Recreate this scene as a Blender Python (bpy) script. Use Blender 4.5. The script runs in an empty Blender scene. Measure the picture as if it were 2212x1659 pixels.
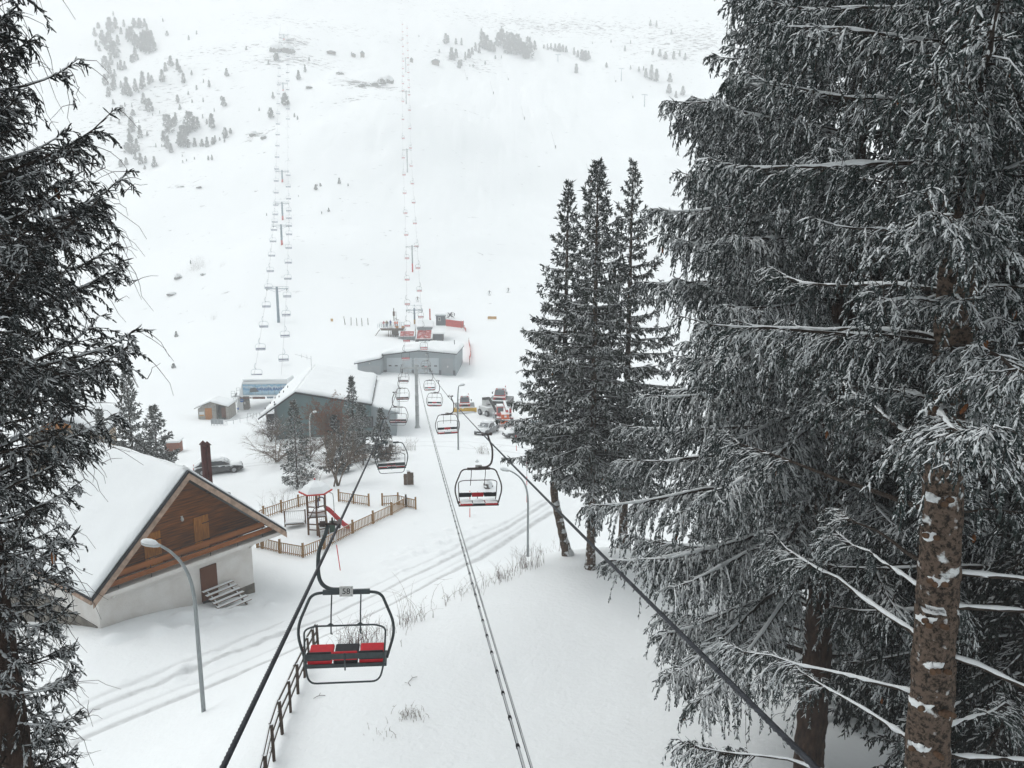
import bpy, bmesh, math, random
import numpy as np
from mathutils import Vector, Matrix
R = math.radians
PI = math.pi
scene = bpy.context.scene
COL = scene.collection
rnd = random.Random(7)

# ---------------------------------------------------------------- view geometry
FPX, CU, CV = 1600.0, 1106.0, 829.5
PITCH = R(10.0)
CP, SP = math.cos(PITCH), math.sin(PITCH)
CAMZ = 26.0
def U(u, v, d):
    x = (u - CU) / FPX * d
    y = -(v - CV) / FPX * d
    return Vector((x, y * SP + d * CP, CAMZ + y * CP - d * SP))

# ---------------------------------------------------------------- tagging
def tag(o, label=None, cat=None, group=None, kind=None):
    if label: o['label'] = label
    if cat: o['category'] = cat
    if group: o['group'] = group
    if kind: o['kind'] = kind
    return o
def thing(name, label, cat, loc=(0, 0, 0), rotz=0.0, group=None, scale=1.0):
    o = bpy.data.objects.new(name, None)
    COL.objects.link(o)
    o.empty_display_size = 0.3
    o.location = loc
    o.rotation_euler = (0, 0, rotz)
    o.scale = (scale,) * 3
    return tag(o, label, cat, group)
def copy_tree(o, parent=None):
    c = o.copy(); COL.objects.link(c)
    if parent is not None: c.parent = parent
    for ch in o.children: copy_tree(ch, c)
    return c
def children_first(o): return list(o.children)

# ---------------------------------------------------------------- mesh builder
class MB:
    def __init__(s): s.v = []; s.f = []; s.smooth = []
    def add(s, vs, fs, smooth=False):
        b = len(s.v)
        s.v.extend([tuple(v) for v in vs])
        s.f.extend([tuple(i + b for i in f) for f in fs])
        s.smooth.extend([smooth] * len(fs))
        return s
    def box(s, c, size, rz=0.0, rx=0.0, ry=0.0):
        hx, hy, hz = size[0] / 2, size[1] / 2, size[2] / 2
        m = Matrix.Rotation(rz, 3, 'Z') @ Matrix.Rotation(ry, 3, 'Y') @ Matrix.Rotation(rx, 3, 'X')
        vs = [Vector(c) + m @ Vector((x * hx, y * hy, z * hz)) for z in (-1, 1) for y in (-1, 1) for x in (-1, 1)]
        return s.add(vs, [(0, 2, 3, 1), (4, 5, 7, 6), (0, 1, 5, 4), (2, 6, 7, 3), (0, 4, 6, 2), (1, 3, 7, 5)])
    def bar(s, p0, p1, w, h, up=(0, 0, 1)):
        p0 = Vector(p0); p1 = Vector(p1)
        d = (p1 - p0).normalized(); up = Vector(up)
        x = d.cross(up)
        if x.length < 1e-4: x = d.cross(Vector((0, 1, 0)))
        x.normalize(); y = x.cross(d)
        vs = []
        for p in (p0, p1):
            for (a, b) in ((-1, -1), (1, -1), (1, 1), (-1, 1)):
                vs.append(p + x * (a * w / 2) + y * (b * h / 2))
        return s.add(vs, [(0, 3, 2, 1), (4, 5, 6, 7), (0, 1, 5, 4), (1, 2, 6, 5), (2, 3, 7, 6), (3, 0, 4, 7)])
    def tube(s, pts, r, n=8, closed=False, cap=True, smooth=True):
        pts = [Vector(p) for p in pts]
        K = len(pts)
        rs = r if hasattr(r, '__len__') else [r] * K
        t0 = None; vs = []
        for i, p in enumerate(pts):
            a = pts[(i - 1) % K] if (closed or i > 0) else p
            b = pts[(i + 1) % K] if (closed or i < K - 1) else p
            t = (b - a)
            t = t.normalized() if t.length > 1e-9 else Vector((0, 0, 1))
            if t0 is None:
                q = Vector((0, 0, 1)) if abs(t.z) < .9 else Vector((1, 0, 0))
                x = t.cross(q).normalized()
            else:
                x = (x - t * x.dot(t))
                x = x.normalized() if x.length > 1e-6 else t.orthogonal().normalized()
            t0 = t; y = t.cross(x)
            for k in range(n):
                a_ = 2 * PI * k / n
                vs.append(p + (x * math.cos(a_) + y * math.sin(a_)) * rs[i])
        fs = []
        M = K if closed else K - 1
        for i in range(M):
            j = (i + 1) % K
            for k in range(n):
                l = (k + 1) % n
                fs.append((i * n + k, i * n + l, j * n + l, j * n + k))
        s.add(vs, fs, smooth)
        if cap and not closed:
            b = len(s.v) - len(vs)
            s.f.append(tuple(b + k for k in reversed(range(n)))); s.smooth.append(False)
            s.f.append(tuple(b + (K - 1) * n + k for k in range(n))); s.smooth.append(False)
        return s
    def cyl(s, p0, p1, r0, r1=None, n=10): return s.tube([p0, p1], [r0, r0 if r1 is None else r1], n)
    def prism(s, poly, vec, smooth=False):
        """polygon (list of 3-D points) extruded along vec"""
        poly = [Vector(p) for p in poly]; vec = Vector(vec); n = len(poly)
        vs = poly + [p + vec for p in poly]
        fs = [tuple(reversed(range(n))), tuple(range(n, 2 * n))]
        for i in range(n):
            j = (i + 1) % n
            fs.append((i, j, n + j, n + i))
        return s.add(vs, fs, smooth)
    def ball(s, c, r, n=10, m=7, jitter=0.0, seed=0):
        rr = random.Random(seed)
        rx, ry, rz = r if hasattr(r, '__len__') else (r, r, r)
        c = Vector(c); vs = []
        for i in range(m + 1):
            th = PI * i / m
            for k in range(n):
                ph = 2 * PI * k / n
                q = 1 + rr.uniform(-jitter, jitter)
                vs.append(c + Vector((rx * math.sin(th) * math.cos(ph), ry * math.sin(th) * math.sin(ph), rz * math.cos(th))) * q)
        fs = []
        for i in range(m):
            for k in range(n):
                l = (k + 1) % n
                fs.append((i * n + k, (i + 1) * n + k, (i + 1) * n + l, i * n + l))
        return s.add(vs, fs, True)
    def build(s, name, mat, parent=None, bev=0.0, sub=0):
        me = bpy.data.meshes.new(name)
        me.from_pydata(s.v, [], s.f)
        me.polygons.foreach_set('use_smooth', s.smooth)
        me.validate(); me.update()
        bm = bmesh.new(); bm.from_mesh(me)
        bmesh.ops.recalc_face_normals(bm, faces=bm.faces[:])
        bm.to_mesh(me); bm.free()
        me.materials.append(mat)
        o = bpy.data.objects.new(name, me)
        COL.objects.link(o)
        if parent is not None: o.parent = parent
        if bev > 0:
            b = o.modifiers.new('bevel', 'BEVEL'); b.width = bev; b.segments = 2; b.limit_method = 'ANGLE'; b.angle_limit = R(40)
        if sub:
            b = o.modifiers.new('sub', 'SUBSURF'); b.levels = sub; b.render_levels = sub
        return o

def np_mesh(name, V, quads, tris, mat, parent=None, smooth=True):
    """fast mesh from numpy arrays"""
    me = bpy.data.meshes.new(name)
    nq, nt = len(quads), len(tris)
    me.vertices.add(len(V)); me.vertices.foreach_set('co', np.asarray(V, np.float32).ravel())
    loops = np.concatenate([np.asarray(quads, np.int32).ravel(), np.asarray(tris, np.int32).ravel()]) if nt else np.asarray(quads, np.int32).ravel()
    me.loops.add(len(loops)); me.loops.foreach_set('vertex_index', loops.astype(np.int32))
    me.polygons.add(nq + nt)
    st = np.concatenate([np.arange(nq) * 4, nq * 4 + np.arange(nt) * 3]).astype(np.int32)
    me.polygons.foreach_set('loop_start', st)
    me.polygons.foreach_set('use_smooth', np.full(nq + nt, smooth))
    me.update(calc_edges=True)
    me.materials.append(mat)
    o = bpy.data.objects.new(name, me)
    COL.objects.link(o)
    if parent is not None: o.parent = parent
    return o

def smooth_path(pts, n=6):
    """Catmull-Rom through points"""
    P = [Vector(p) for p in pts]; out = []
    for i in range(len(P) - 1):
        a = P[max(i - 1, 0)]; b = P[i]; c = P[i + 1]; d = P[min(i + 2, len(P) - 1)]
        for k in range(n):
            t = k / n
            out.append(0.5 * ((2 * b) + (c - a) * t + (2 * a - 5 * b + 4 * c - d) * t * t + (3 * b - a - 3 * c + d) * t ** 3))
    out.append(P[-1])
    return out

# ---------------------------------------------------------------- materials
def _nodes(m):
    m.use_nodes = True
    nt = m.node_tree
    return nt, nt.nodes, nt.links
SNOWC = (0.80, 0.83, 0.84, 1)
def mat(name, col, rough=0.7, metal=0.0, var=0.25, scale=4.0, col2=None, snow=0.0, snow_thr=0.55, snow_scale=3.0, bump=0.0, bump_scale=20.0, stretch=None, spec=0.12, coat=0.0, alpha=None):
    """procedural surface: two tones mixed by noise, optional bump and optional snow lying on faces that look up"""
    m = bpy.data.materials.new(name)
    nt, N, L = _nodes(m)
    b = N['Principled BSDF']
    tc = N.new('ShaderNodeTexCoord')
    mp = N.new('ShaderNodeMapping')
    if stretch: mp.inputs['Scale'].default_value = stretch
    L.new(tc.outputs['Object'], mp.inputs['Vector'])
    nz = N.new('ShaderNodeTexNoise'); nz.inputs['Scale'].default_value = scale; nz.inputs['Detail'].default_value = 5
    L.new(mp.outputs['Vector'], nz.inputs['Vector'])
    cr = N.new('ShaderNodeMapRange'); cr.inputs['From Min'].default_value = .32; cr.inputs['From Max'].default_value = .68
    L.new(nz.outputs['Fac'], cr.inputs['Value'])
    mx = N.new('ShaderNodeMix'); mx.data_type = 'RGBA'
    c = tuple(col[:3])
    c2 = tuple(col2[:3]) if col2 else tuple(x * (1 - var) for x in c)
    mx.inputs['A'].default_value = c2 + (1,); mx.inputs['B'].default_value = c + (1,)
    L.new(cr.outputs['Result'], mx.inputs['Factor'])
    out = mx.outputs['Result']
    b.inputs['Roughness'].default_value = rough
    b.inputs['Metallic'].default_value = metal
    b.inputs['Specular IOR Level'].default_value = spec
    b.inputs['Coat Weight'].default_value = coat
    if snow > 0:
        g = N.new('ShaderNodeNewGeometry')
        sx = N.new('ShaderNodeSeparateXYZ'); L.new(g.outputs['Normal'], sx.inputs[0])
        n2 = N.new('ShaderNodeTexNoise'); n2.inputs['Scale'].default_value = snow_scale; n2.inputs['Detail'].default_value = 4
        L.new(tc.outputs['Object'], n2.inputs['Vector'])
        ad = N.new('ShaderNodeMath'); ad.operation = 'MULTIPLY_ADD'; ad.inputs[1].default_value = 1.2; 
        L.new(n2.outputs['Fac'], ad.inputs[0]); L.new(sx.outputs['Z'], ad.inputs[2])
        mr = N.new('ShaderNodeMapRange')
        lo = snow_thr + 0.6
        mr.inputs['From Min'].default_value = lo - .06; mr.inputs['From Max'].default_value = lo + .06
        mr.inputs['To Max'].default_value = snow
        L.new(ad.outputs[0], mr.inputs['Value'])
        m2 = N.new('ShaderNodeMix'); m2.data_type = 'RGBA'
        L.new(mr.outputs['Result'], m2.inputs['Factor']); L.new(out, m2.inputs['A']); m2.inputs['B'].default_value = SNOWC
        out = m2.outputs['Result']
        mm = N.new('ShaderNodeMath'); mm.operation = 'MULTIPLY_ADD'
        L.new(mr.outputs['Result'], mm.inputs[0]); mm.inputs[1].default_value = 0.8 - rough; mm.inputs[2].default_value = rough
        L.new(mm.outputs[0], b.inputs['Roughness'])
        if metal > 0:
            m3 = N.new('ShaderNodeMath'); m3.operation = 'MULTIPLY_ADD'
            L.new(mr.outputs['Result'], m3.inputs[0]); m3.inputs[1].default_value = -metal; m3.inputs[2].default_value = metal
            L.new(m3.outputs[0], b.inputs['Metallic'])
    L.new(out, b.inputs['Base Color'])
    if bump > 0:
        n3 = N.new('ShaderNodeTexNoise'); n3.inputs['Scale'].default_value = bump_scale; n3.inputs['Detail'].default_value = 4
        L.new(mp.outputs['Vector'], n3.inputs['Vector'])
        bp = N.new('ShaderNodeBump'); bp.inputs['Strength'].default_value = min(1, bump); bp.inputs['Distance'].default_value = 0.05
        L.new(n3.outputs['Fac'], bp.inputs['Height']); L.new(bp.outputs['Normal'], b.inputs['Normal'])
    return m
HAZE=0.0012
EXPOSURE=0.42
# ================================================================ TERRAIN
CTRL = [  # display pixel u, v, camera depth of ground seen or inferred there
 (565,1659,20.5),(300,1659,24.5),(1106,1659,20.5),(1450,1659,20),(1700,1659,19.5),(640,1500,25),(900,1480,25.5),(1300,1450,26.5),(1500,1400,27),
 (690,1390,30),(850,1372,31),(1000,1300,32.5),(1150,1236,34.5),(1230,1197,37),(1280,1232,35),(1300,1175,39.5),(1420,1200,38),
 (440,1538,30.3),(200,1590,29),(60,1640,28),(222,1362,37.2),(380,1330,39.5),(547,1284,45),(700,1330,41),(560,1430,35.5),(900,1240,46.5),(650,1210,50.3),
 (1140,1215,53),(1040,1170,54),(1190,1100,61),(900,1090,62),(680,1150,55),(800,1060,63),(860,985,72),(700,1085,60),(640,1058,68),(785,1010,75),
 (990,970,83),(1160,978,80),(1300,1000,74),(850,962,85),(597,950,97),(845,940,100),(470,1022,76),(560,1000,80),(395,990,85),
 (903,927,110),(1050,937,105),(1110,942,103),(1005,884,124),(1090,880,125),(880,808,160),(785,820,153),(1000,800,165),
 (575,892,145),(460,908,138),(650,860,150),(400,800,175),(830,740,185),(760,705,205),(900,722,200),(1005,712,205),(1020,790,170),
 (601,701,213),(608,528,274),(612,471,320),(611,404,357),(612,206,464),(613,99,540),
 (888,593,264),(880,370,370),(878,231,430),(878,157,528),
 (1106,640,245),(1106,560,300),(1106,400,400),(1106,170,590),(1106,60,680),(1106,-60,790),(1106,-250,1000),
 (300,560,320),(300,360,425),(150,40,620),(300,700,245),(300,850,165),(100,900,125),(300,-150,850),(100,300,470),
 (-600,-150,850),(-600,400,480),(-500,800,220),(-300,1100,80),(-300,1500,40),
 (1450,170,610),(1450,400,420),(1450,640,250),(1450,800,160),(1800,300,520),(2100,0,760),(1800,700,220),(2800,0,760),(2800,600,260),(2100,-250,1000),
 (1700,950,85),(2100,1000,70),(2800,1000,60),(2000,1300,36),(2300,1500,26),(2900,1400,30),
]
CW = [U(*c) for c in CTRL]
CW += [Vector(p) for p in [(0,0,13.5),(8,4,14),(-8,0,12),(-14,12,10),(20,0,15),(0,-25,18),(25,-25,19),(-25,-25,15),(60,0,20),(-60,0,4),(-40,20,6)]]
CX = np.array([(p.x, p.y) for p in CW]); CZc = np.array([p.z for p in CW])
Y0 = 55.0
def warp(x, y):
    yy = np.maximum(np.asarray(y, float) + Y0, 12.0)
    return np.asarray(x, float) / yy * 1.0, np.log(yy / Y0)
def _phi(r2): return np.sqrt(r2 + 0.05 ** 2)
_ws, _wt = warp(CX[:, 0], CX[:, 1])
_n = len(CW)
_A = np.zeros((_n + 3, _n + 3))
_r2 = (_ws[:, None] - _ws[None]) ** 2 + (_wt[:, None] - _wt[None]) ** 2
_A[:_n, :_n] = _phi(_r2) - np.eye(_n) * 0.004
_A[:_n, _n] = 1; _A[:_n, _n + 1] = _ws; _A[:_n, _n + 2] = _wt
_A[_n:, :_n] = _A[:_n, _n:].T
_coef = np.linalg.solve(_A, np.concatenate([CZc, np.zeros(3)]))

_rng = np.random.default_rng(3)
_grad = _rng.random((128, 128)) * 2 - 1
def vnoise(x, y):
    xi = np.floor(x).astype(int); yi = np.floor(y).astype(int)
    fx = x - xi; fy = y - yi
    fx = fx * fx * (3 - 2 * fx); fy = fy * fy * (3 - 2 * fy)
    g = lambda a, b: _grad[a % 128, b % 128]
    return (g(xi, yi) * (1 - fx) + g(xi + 1, yi) * fx) * (1 - fy) + (g(xi, yi + 1) * (1 - fx) + g(xi + 1, yi + 1) * fx) * fy
def fbm(x, y, o=4):
    s = 0; a = 1.0
    for i in range(o):
        s = s + a * vnoise(x * 2 ** i + 17 * i, y * 2 ** i + 31 * i); a *= .5
    return s

# roads: wheel tracks as polylines on the ground (display pixels of the centre of the lane)
def base_h(x, y):
    x = np.asarray(x, float); y = np.asarray(y, float)
    sh = x.shape; x = x.ravel(); y = y.ravel()
    s, t = warp(x, y)
    out = np.zeros(len(x))
    for i0 in range(0, len(x), 40000):
        sl = slice(i0, i0 + 40000)
        r2 = (s[sl, None] - _ws[None]) ** 2 + (t[sl, None] - _wt[None]) ** 2
        out[sl] = _phi(r2) @ _coef[:_n] + _coef[_n] + _coef[_n + 1] * s[sl] + _coef[_n + 2] * t[sl]
    return out.reshape(sh)
def H0(x, y): return float(base_h(np.array([x]), np.array([y]))[0])
def ray_ground(u, v, h=base_h):
    ds = np.concatenate([np.arange(10, 120, .25), np.arange(120, 1100, 1.0)])
    x = (u - CU) / FPX * ds; yy = -(v - CV) / FPX * ds
    Y = yy * SP + ds * CP; Z = CAMZ + yy * CP - ds * SP
    g = h(x, Y)
    k = np.argmax(Z < g)
    if Z[k] >= g[k]: k = len(ds) - 1
    if k > 0:
        a = Z[k - 1] - g[k - 1]; b = Z[k] - g[k]
        d = ds[k - 1] + (ds[k] - ds[k - 1]) * a / (a - b + 1e-9)
    else: d = ds[0]
    return U(u, v, d), d
TRK = []   # (polyline xy, half width, depth, dirt)
def _track(pix, w, dep, dirt):
    pts = []
    for (u, v) in pix:
        p, _ = ray_ground(u, v); pts.append((p.x, p.y))
    pts = [(q.x, q.y) for q in smooth_path([(a, b, 0) for a, b in pts], 10)]
    TRK.append((np.array(pts), w, dep, dirt))
# near road: four wheel ruts of two lanes, read off the photograph
_track([(60,1600),(200,1535),(400,1455),(600,1375),(760,1310),(900,1240),(1010,1182),(1100,1135),(1180,1085)], .22, .05, .55)
_track([(60,1575),(200,1512),(400,1432),(600,1352),(760,1287),(900,1222),(1010,1166),(1100,1122),(1170,1080)], .16, .035, .30)
_track([(60,1660),(200,1590),(400,1507),(600,1422),(760,1350),(900,1275),(1010,1215),(1100,1163),(1190,1105)], .26, .06, .60)
_track([(60,1632),(200,1565),(400,1484),(600,1402),(760,1330),(900,1258),(1010,1200),(1100,1150),(1190,1092)], .15, .03, .22)
# upper road that swings across in front of the car park
_track([(850,958),(930,955),(1010,957),(1090,963),(1160,972),(1230,985),(1290,1010)], .35, .05, .35)
_track([(850,966),(930,963),(1010,966),(1090,973),(1160,984),(1220,1002)], .35, .05, .30)
_track([(480,1018),(560,1006),(640,998)], .3, .05, .28)
_track([(400,1012),(480,1010),(560,1000)], .3, .05, .2)
def track_mask(x, y):
    sh = x.shape; x = x.ravel(); y = y.ravel()
    dz = np.zeros(len(x)); dirt = np.zeros(len(x))
    for (P, w, dep, di) in TRK:
        m = (x > P[:, 0].min() - 2) & (x < P[:, 0].max() + 2) & (y > P[:, 1].min() - 2) & (y < P[:, 1].max() + 2)
        if not m.any(): continue
        xs, ys = x[m], y[m]
        best = np.full(len(xs), 1e9)
        for a, b in zip(P[:-1], P[1:]):
            dx, dy = b - a
            t = np.clip(((xs - a[0]) * dx + (ys - a[1]) * dy) / (dx * dx + dy * dy + 1e-9), 0, 1)
            best = np.minimum(best, np.hypot(xs - a[0] - t * dx, ys - a[1] - t * dy))
        k = np.clip(1.35 - best / w, 0, 1); k = k * k * (3 - 2 * k)
        rim = np.exp(-((best - w * 1.7) / (w * .5)) ** 2)
        dz[m] += -.45 * dep * k + dep * .15 * rim
        dirt[m] = np.maximum(dirt[m], di * k)
    return dz.reshape(sh), dirt.reshape(sh)
MOUNDS = []  # (x, y, radius, height) snow humps: ploughed edges, drifts
def detail_h(x, y):
    d = np.hypot(x, y)
    h = fbm(x * .09, y * .09, 3) * .15 + fbm(x * .5 + 9, y * .5, 4) * .04
    far = np.clip((y - 150) / 250, 0, 1)
    h = h + far * (fbm(x * .018, y * .018, 5) * 3.2 + np.abs(fbm(x * .05 + 3, y * .05, 4)) * 1.3 * far)
    h = h * (0.4 + .6 * np.clip(d / 40, 0, 1))
    return h
def lumps_h(x, y):
    """churned snow along the road edges and footprints round the chalet"""
    out = np.zeros_like(x)
    for (mx, my, r, hh) in MOUNDS:
        q = ((x - mx) ** 2 + (y - my) ** 2) / (r * r)
        m = q < 6
        out[m] += hh * np.exp(-q[m])
    return out
def ground_h(x, y):
    return base_h(x, y) + detail_h(x, y)
def G(u, v):
    return ray_ground(u, v, ground_h)[0]
def GZ(x, y): return float(ground_h(np.array([float(x)]), np.array([float(y)]))[0])

_rm = random.Random(5)
def _scatter(pix, n, spread, r, h):
    for i in range(n):
        k = _rm.random() * (len(pix) - 1); a = pix[int(k)]; b = pix[min(int(k) + 1, len(pix) - 1)]; f = k - int(k)
        u = a[0] + (b[0] - a[0]) * f; v = a[1] + (b[1] - a[1]) * f
        p, _ = ray_ground(u, v)
        MOUNDS.append((p.x + _rm.gauss(0, spread), p.y + _rm.gauss(0, spread), r * _rm.uniform(.5, 1.4), 1.7 * h * _rm.uniform(-.7, 1.0)))
_scatter([(330,1490),(500,1400),(640,1330),(780,1260),(900,1195),(1000,1140)], 230, 1.0, .28, .07)
_scatter([(330,1360),(430,1345),(520,1340),(570,1300)], 70, .8, .3, .09)
_scatter([(850,1240),(960,1180),(1060,1125)], 90, .9, .3, .07)
_scatter([(230,1380),(330,1345),(400,1338)], 14, .5, .7, .22)
_scatter([(700,1215),(800,1160),(880,1110)], 40, .6, .25, .05)
_scatter([(640,1150),(700,1155),(760,1130)], 40, 1.2, .22, -.05)
_scatter([(960,900),(1040,900),(1090,930)], 40, 3, .5, .08)
def axis(lo, hi, fine_lo, fine_hi, step, grow, maxstep):
    a = list(np.arange(fine_lo, fine_hi, step))
    s = step; x = a[0]
    left = []
    while x > lo:
        s = min(s * grow, maxstep); x -= s; left.append(x)
    s = step; x = a[-1]; right = []
    while x < hi:
        s = min(s * grow, maxstep); x += s; right.append(x)
    return np.array(left[::-1] + a + right)
XS = axis(-900, 1000, -27, 10, .16, 1.035, 14)
YS = axis(-60, 1500, 19, 66, .16, 1.02, 9)
print('terrain grid', len(XS), len(YS))
_X, _Y = np.meshgrid(XS, YS)
_dz, _dirt = track_mask(_X, _Y)
_Z = ground_h(_X, _Y) + _dz + lumps_h(_X, _Y)
_ny, _nx = _X.shape
_idx = np.arange(_ny * _nx).reshape(_ny, _nx)
_q = np.stack([_idx[:-1, :-1], _idx[:-1, 1:], _idx[1:, 1:], _idx[1:, :-1]], -1).reshape(-1, 4)

def snow_ground_mat():
    m = bpy.data.materials.new('snow_cover')
    nt, N, L = _nodes(m)
    b = N['Principled BSDF']
    tc = N.new('ShaderNodeTexCoord')
    at = N.new('ShaderNodeAttribute'); at.attribute_name = 'dirt'
    n1 = N.new('ShaderNodeTexNoise'); n1.inputs['Scale'].default_value = 2.2; n1.inputs['Detail'].default_value = 6
    L.new(tc.outputs['Object'], n1.inputs['Vector'])
    ml = N.new('ShaderNodeMath'); ml.operation = 'MULTIPLY'
    mr = N.new('ShaderNodeMapRange'); mr.inputs['From Min'].default_value = .25; mr.inputs['From Max'].default_value = .75; mr.inputs['To Min'].default_value = .55; mr.inputs['To Max'].default_value = 1.25
    L.new(n1.outputs['Fac'], mr.inputs['Value']); L.new(mr.outputs['Result'], ml.inputs[0]); L.new(at.outputs['Fac'], ml.inputs[1])
    mx = N.new('ShaderNodeMix'); mx.data_type = 'RGBA'
    mx.inputs['A'].default_value = (.83, .86, .87, 1); mx.inputs['B'].default_value = (.33, .335, .34, 1)
    L.new(ml.outputs[0], mx.inputs['Factor'])
    # rock and scrub showing through on the mountain
    at2 = N.new('ShaderNodeAttribute'); at2.attribute_name = 'rock'
    n2 = N.new('ShaderNodeTexNoise'); n2.inputs['Scale'].default_value = .33; n2.inputs['Detail'].default_value = 7; n2.inputs['Roughness'].default_value = .68
    mp = N.new('ShaderNodeMapping'); mp.inputs['Scale'].default_value = (.55, 1, 1.6)
    L.new(tc.outputs['Object'], mp.inputs['Vector']); L.new(mp.outputs['Vector'], n2.inputs['Vector'])
    ad = N.new('ShaderNodeMath'); ad.operation = 'ADD'; L.new(n2.outputs['Fac'], ad.inputs[0]); L.new(at2.outputs['Fac'], ad.inputs[1])
    r2 = N.new('ShaderNodeMapRange'); r2.inputs['From Min'].default_value = .74; r2.inputs['From Max'].default_value = .84
    L.new(ad.outputs[0], r2.inputs['Value'])
    m2 = N.new('ShaderNodeMix'); m2.data_type = 'RGBA'; m2.inputs['B'].default_value = (.10, .10, .105, 1)
    L.new(r2.outputs['Result'], m2.inputs['Factor']); L.new(mx.outputs['Result'], m2.inputs['A'])
    L.new(m2.outputs['Result'], b.inputs['Base Color'])
    b.inputs['Roughness'].default_value = .75; b.inputs['Specular IOR Level'].default_value = .25
    n3 = N.new('ShaderNodeTexNoise'); n3.inputs['Scale'].default_value = 5; n3.inputs['Detail'].default_value = 7
    L.new(tc.outputs['Object'], n3.inputs['Vector'])
    bp = N.new('ShaderNodeBump'); bp.inputs['Strength'].default_value = .5; bp.inputs['Distance'].default_value = .07
    L.new(n3.outputs['Fac'], bp.inputs['Height']); L.new(bp.outputs['Normal'], b.inputs['Normal'])
    return m
M_GROUND = snow_ground_mat()
ground = np_mesh('ground', np.stack([_X, _Y, _Z], -1).reshape(-1, 3), _q, np.zeros((0, 3), np.int32), M_GROUND)
ground['kind'] = 'structure'
def add_attr(me, name, arr):
    a = me.attributes.new(name, 'FLOAT', 'POINT'); a.data.foreach_set('value', np.asarray(arr, np.float32).ravel())
add_attr(ground.data, 'dirt', _dirt)
# where bare rock shows: ledges read off the photograph
ROCKY = [(790,185,70,16,.32),(640,135,120,25,.18),(660,55,200,30,.10),(560,290,40,14,.20),(1000,135,90,25,.14),(1200,60,260,25,.16),(400,410,60,8,.14),(860,215,50,10,.14),(1000,230,60,14,.10),(300,250,180,100,.10),(480,115,140,18,.12),(630,100,45,18,.24),(1500,95,200,50,.16),(780,215,60,8,.2)]
_d = _Y * CP - (_Z - CAMZ) * SP
_u = CU + FPX * _X / np.maximum(_d, 5); _v = CV - FPX * (_Y * SP + (_Z - CAMZ) * CP) / np.maximum(_d, 5)
_rk = np.zeros_like(_X)
for (a, b, wu, wv, s) in ROCKY:
    # world place of the ledge, sized in metres by its distance
    p, d = ray_ground(a, b)
    wx = wu / FPX * d; sl = wv / FPX * d * 2.2
    _rk = np.maximum(_rk, s * np.exp(-((_X - p.x) / wx) ** 2 - ((_Y - p.y) / sl) ** 2))
_rk = np.where(_Y > 230, _rk + .10, 0)
add_attr(ground.data, 'rock', _rk)
# ================================================================ CONIFERS
def _unit(a): return a / np.maximum(np.linalg.norm(a, axis=-1, keepdims=True), 1e-9)
def batch_tubes(P, Rr, n=5, phase=None, squash=1.0):
    """P (M,K,3) centre lines, Rr (M,K) radii -> verts, quads, tris (pointed end)"""
    M, K, _ = P.shape
    T = np.empty_like(P); T[:, 1:-1] = P[:, 2:] - P[:, :-2]; T[:, 0] = P[:, 1] - P[:, 0]; T[:, -1] = P[:, -1] - P[:, -2]
    T = _unit(T)
    ref = np.where(np.abs(T[:, :1, 2:3]) < .85, np.array([0, 0, 1.0]), np.array([1.0, 0, 0]))
    X = _unit(np.cross(T, np.broadcast_to(ref, T.shape))); Yv = np.cross(X, T)
    a = 2 * PI * np.arange(n) / n
    if phase is not None: a = a[None] + phase[:, None]
    else: a = np.broadcast_to(a, (M, n))
    V = P[:, :, None] + Rr[:, :, None, None] * (np.cos(a)[:, None, :, None] * X[:, :, None] + squash * np.sin(a)[:, None, :, None] * Yv[:, :, None])
    V = V.reshape(-1, 3)
    base = np.arange(M)[:, None, None] * (K * n); k = np.arange(K - 1)[None, :, None] * n; j = np.arange(n)[None, None]
    j2 = (j + 1) % n
    A = base + k + j; B = base + k + j2
    q = np.stack([A, B, B + n, A + n], -1).reshape(-1, 4)
    return V, q
def batch_shoots(P, D, Ln, Rd, rng, n=3, K=4):
    """needle-covered shoots: little spindles with a ragged waist"""
    M = len(P)
    ph = rng.random(M) * 6.28
    D = _unit(D)
    bend = rng.normal(0, .16, (M, 3)); bend[:, 2] -= .08
    if K == 6: ts = np.array([0.0, .18, .38, .58, .8, 1.0]); rs = np.array([.6, 1.15, .72, 1.1, .7, .3])
    else: ts = np.array([0.0, .3, .72, 1.0]); rs = np.array([.7, 1.0, .9, .3])
    C = P[:, None] + (D[:, None] * ts[None, :, None] + bend[:, None] * (ts ** 2)[None, :, None]) * Ln[:, None, None]
    Rr = Rd[:, None] * rs[None] * rng.uniform(.72, 1.28, (M, len(ts)))
    return batch_tubes(C, Rr, n, ph)
class Bag:
    def __init__(s): s.V = []; s.Q = []; s.n = 0
    def add(s, V, Q):
        s.V.append(V); s.Q.append(Q + s.n); s.n += len(V)
    def build(s, name, m, parent=None):
        if not s.V: return None
        return np_mesh(name, np.concatenate(s.V), np.concatenate(s.Q), np.zeros((0, 3), np.int32), m, parent)

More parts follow.
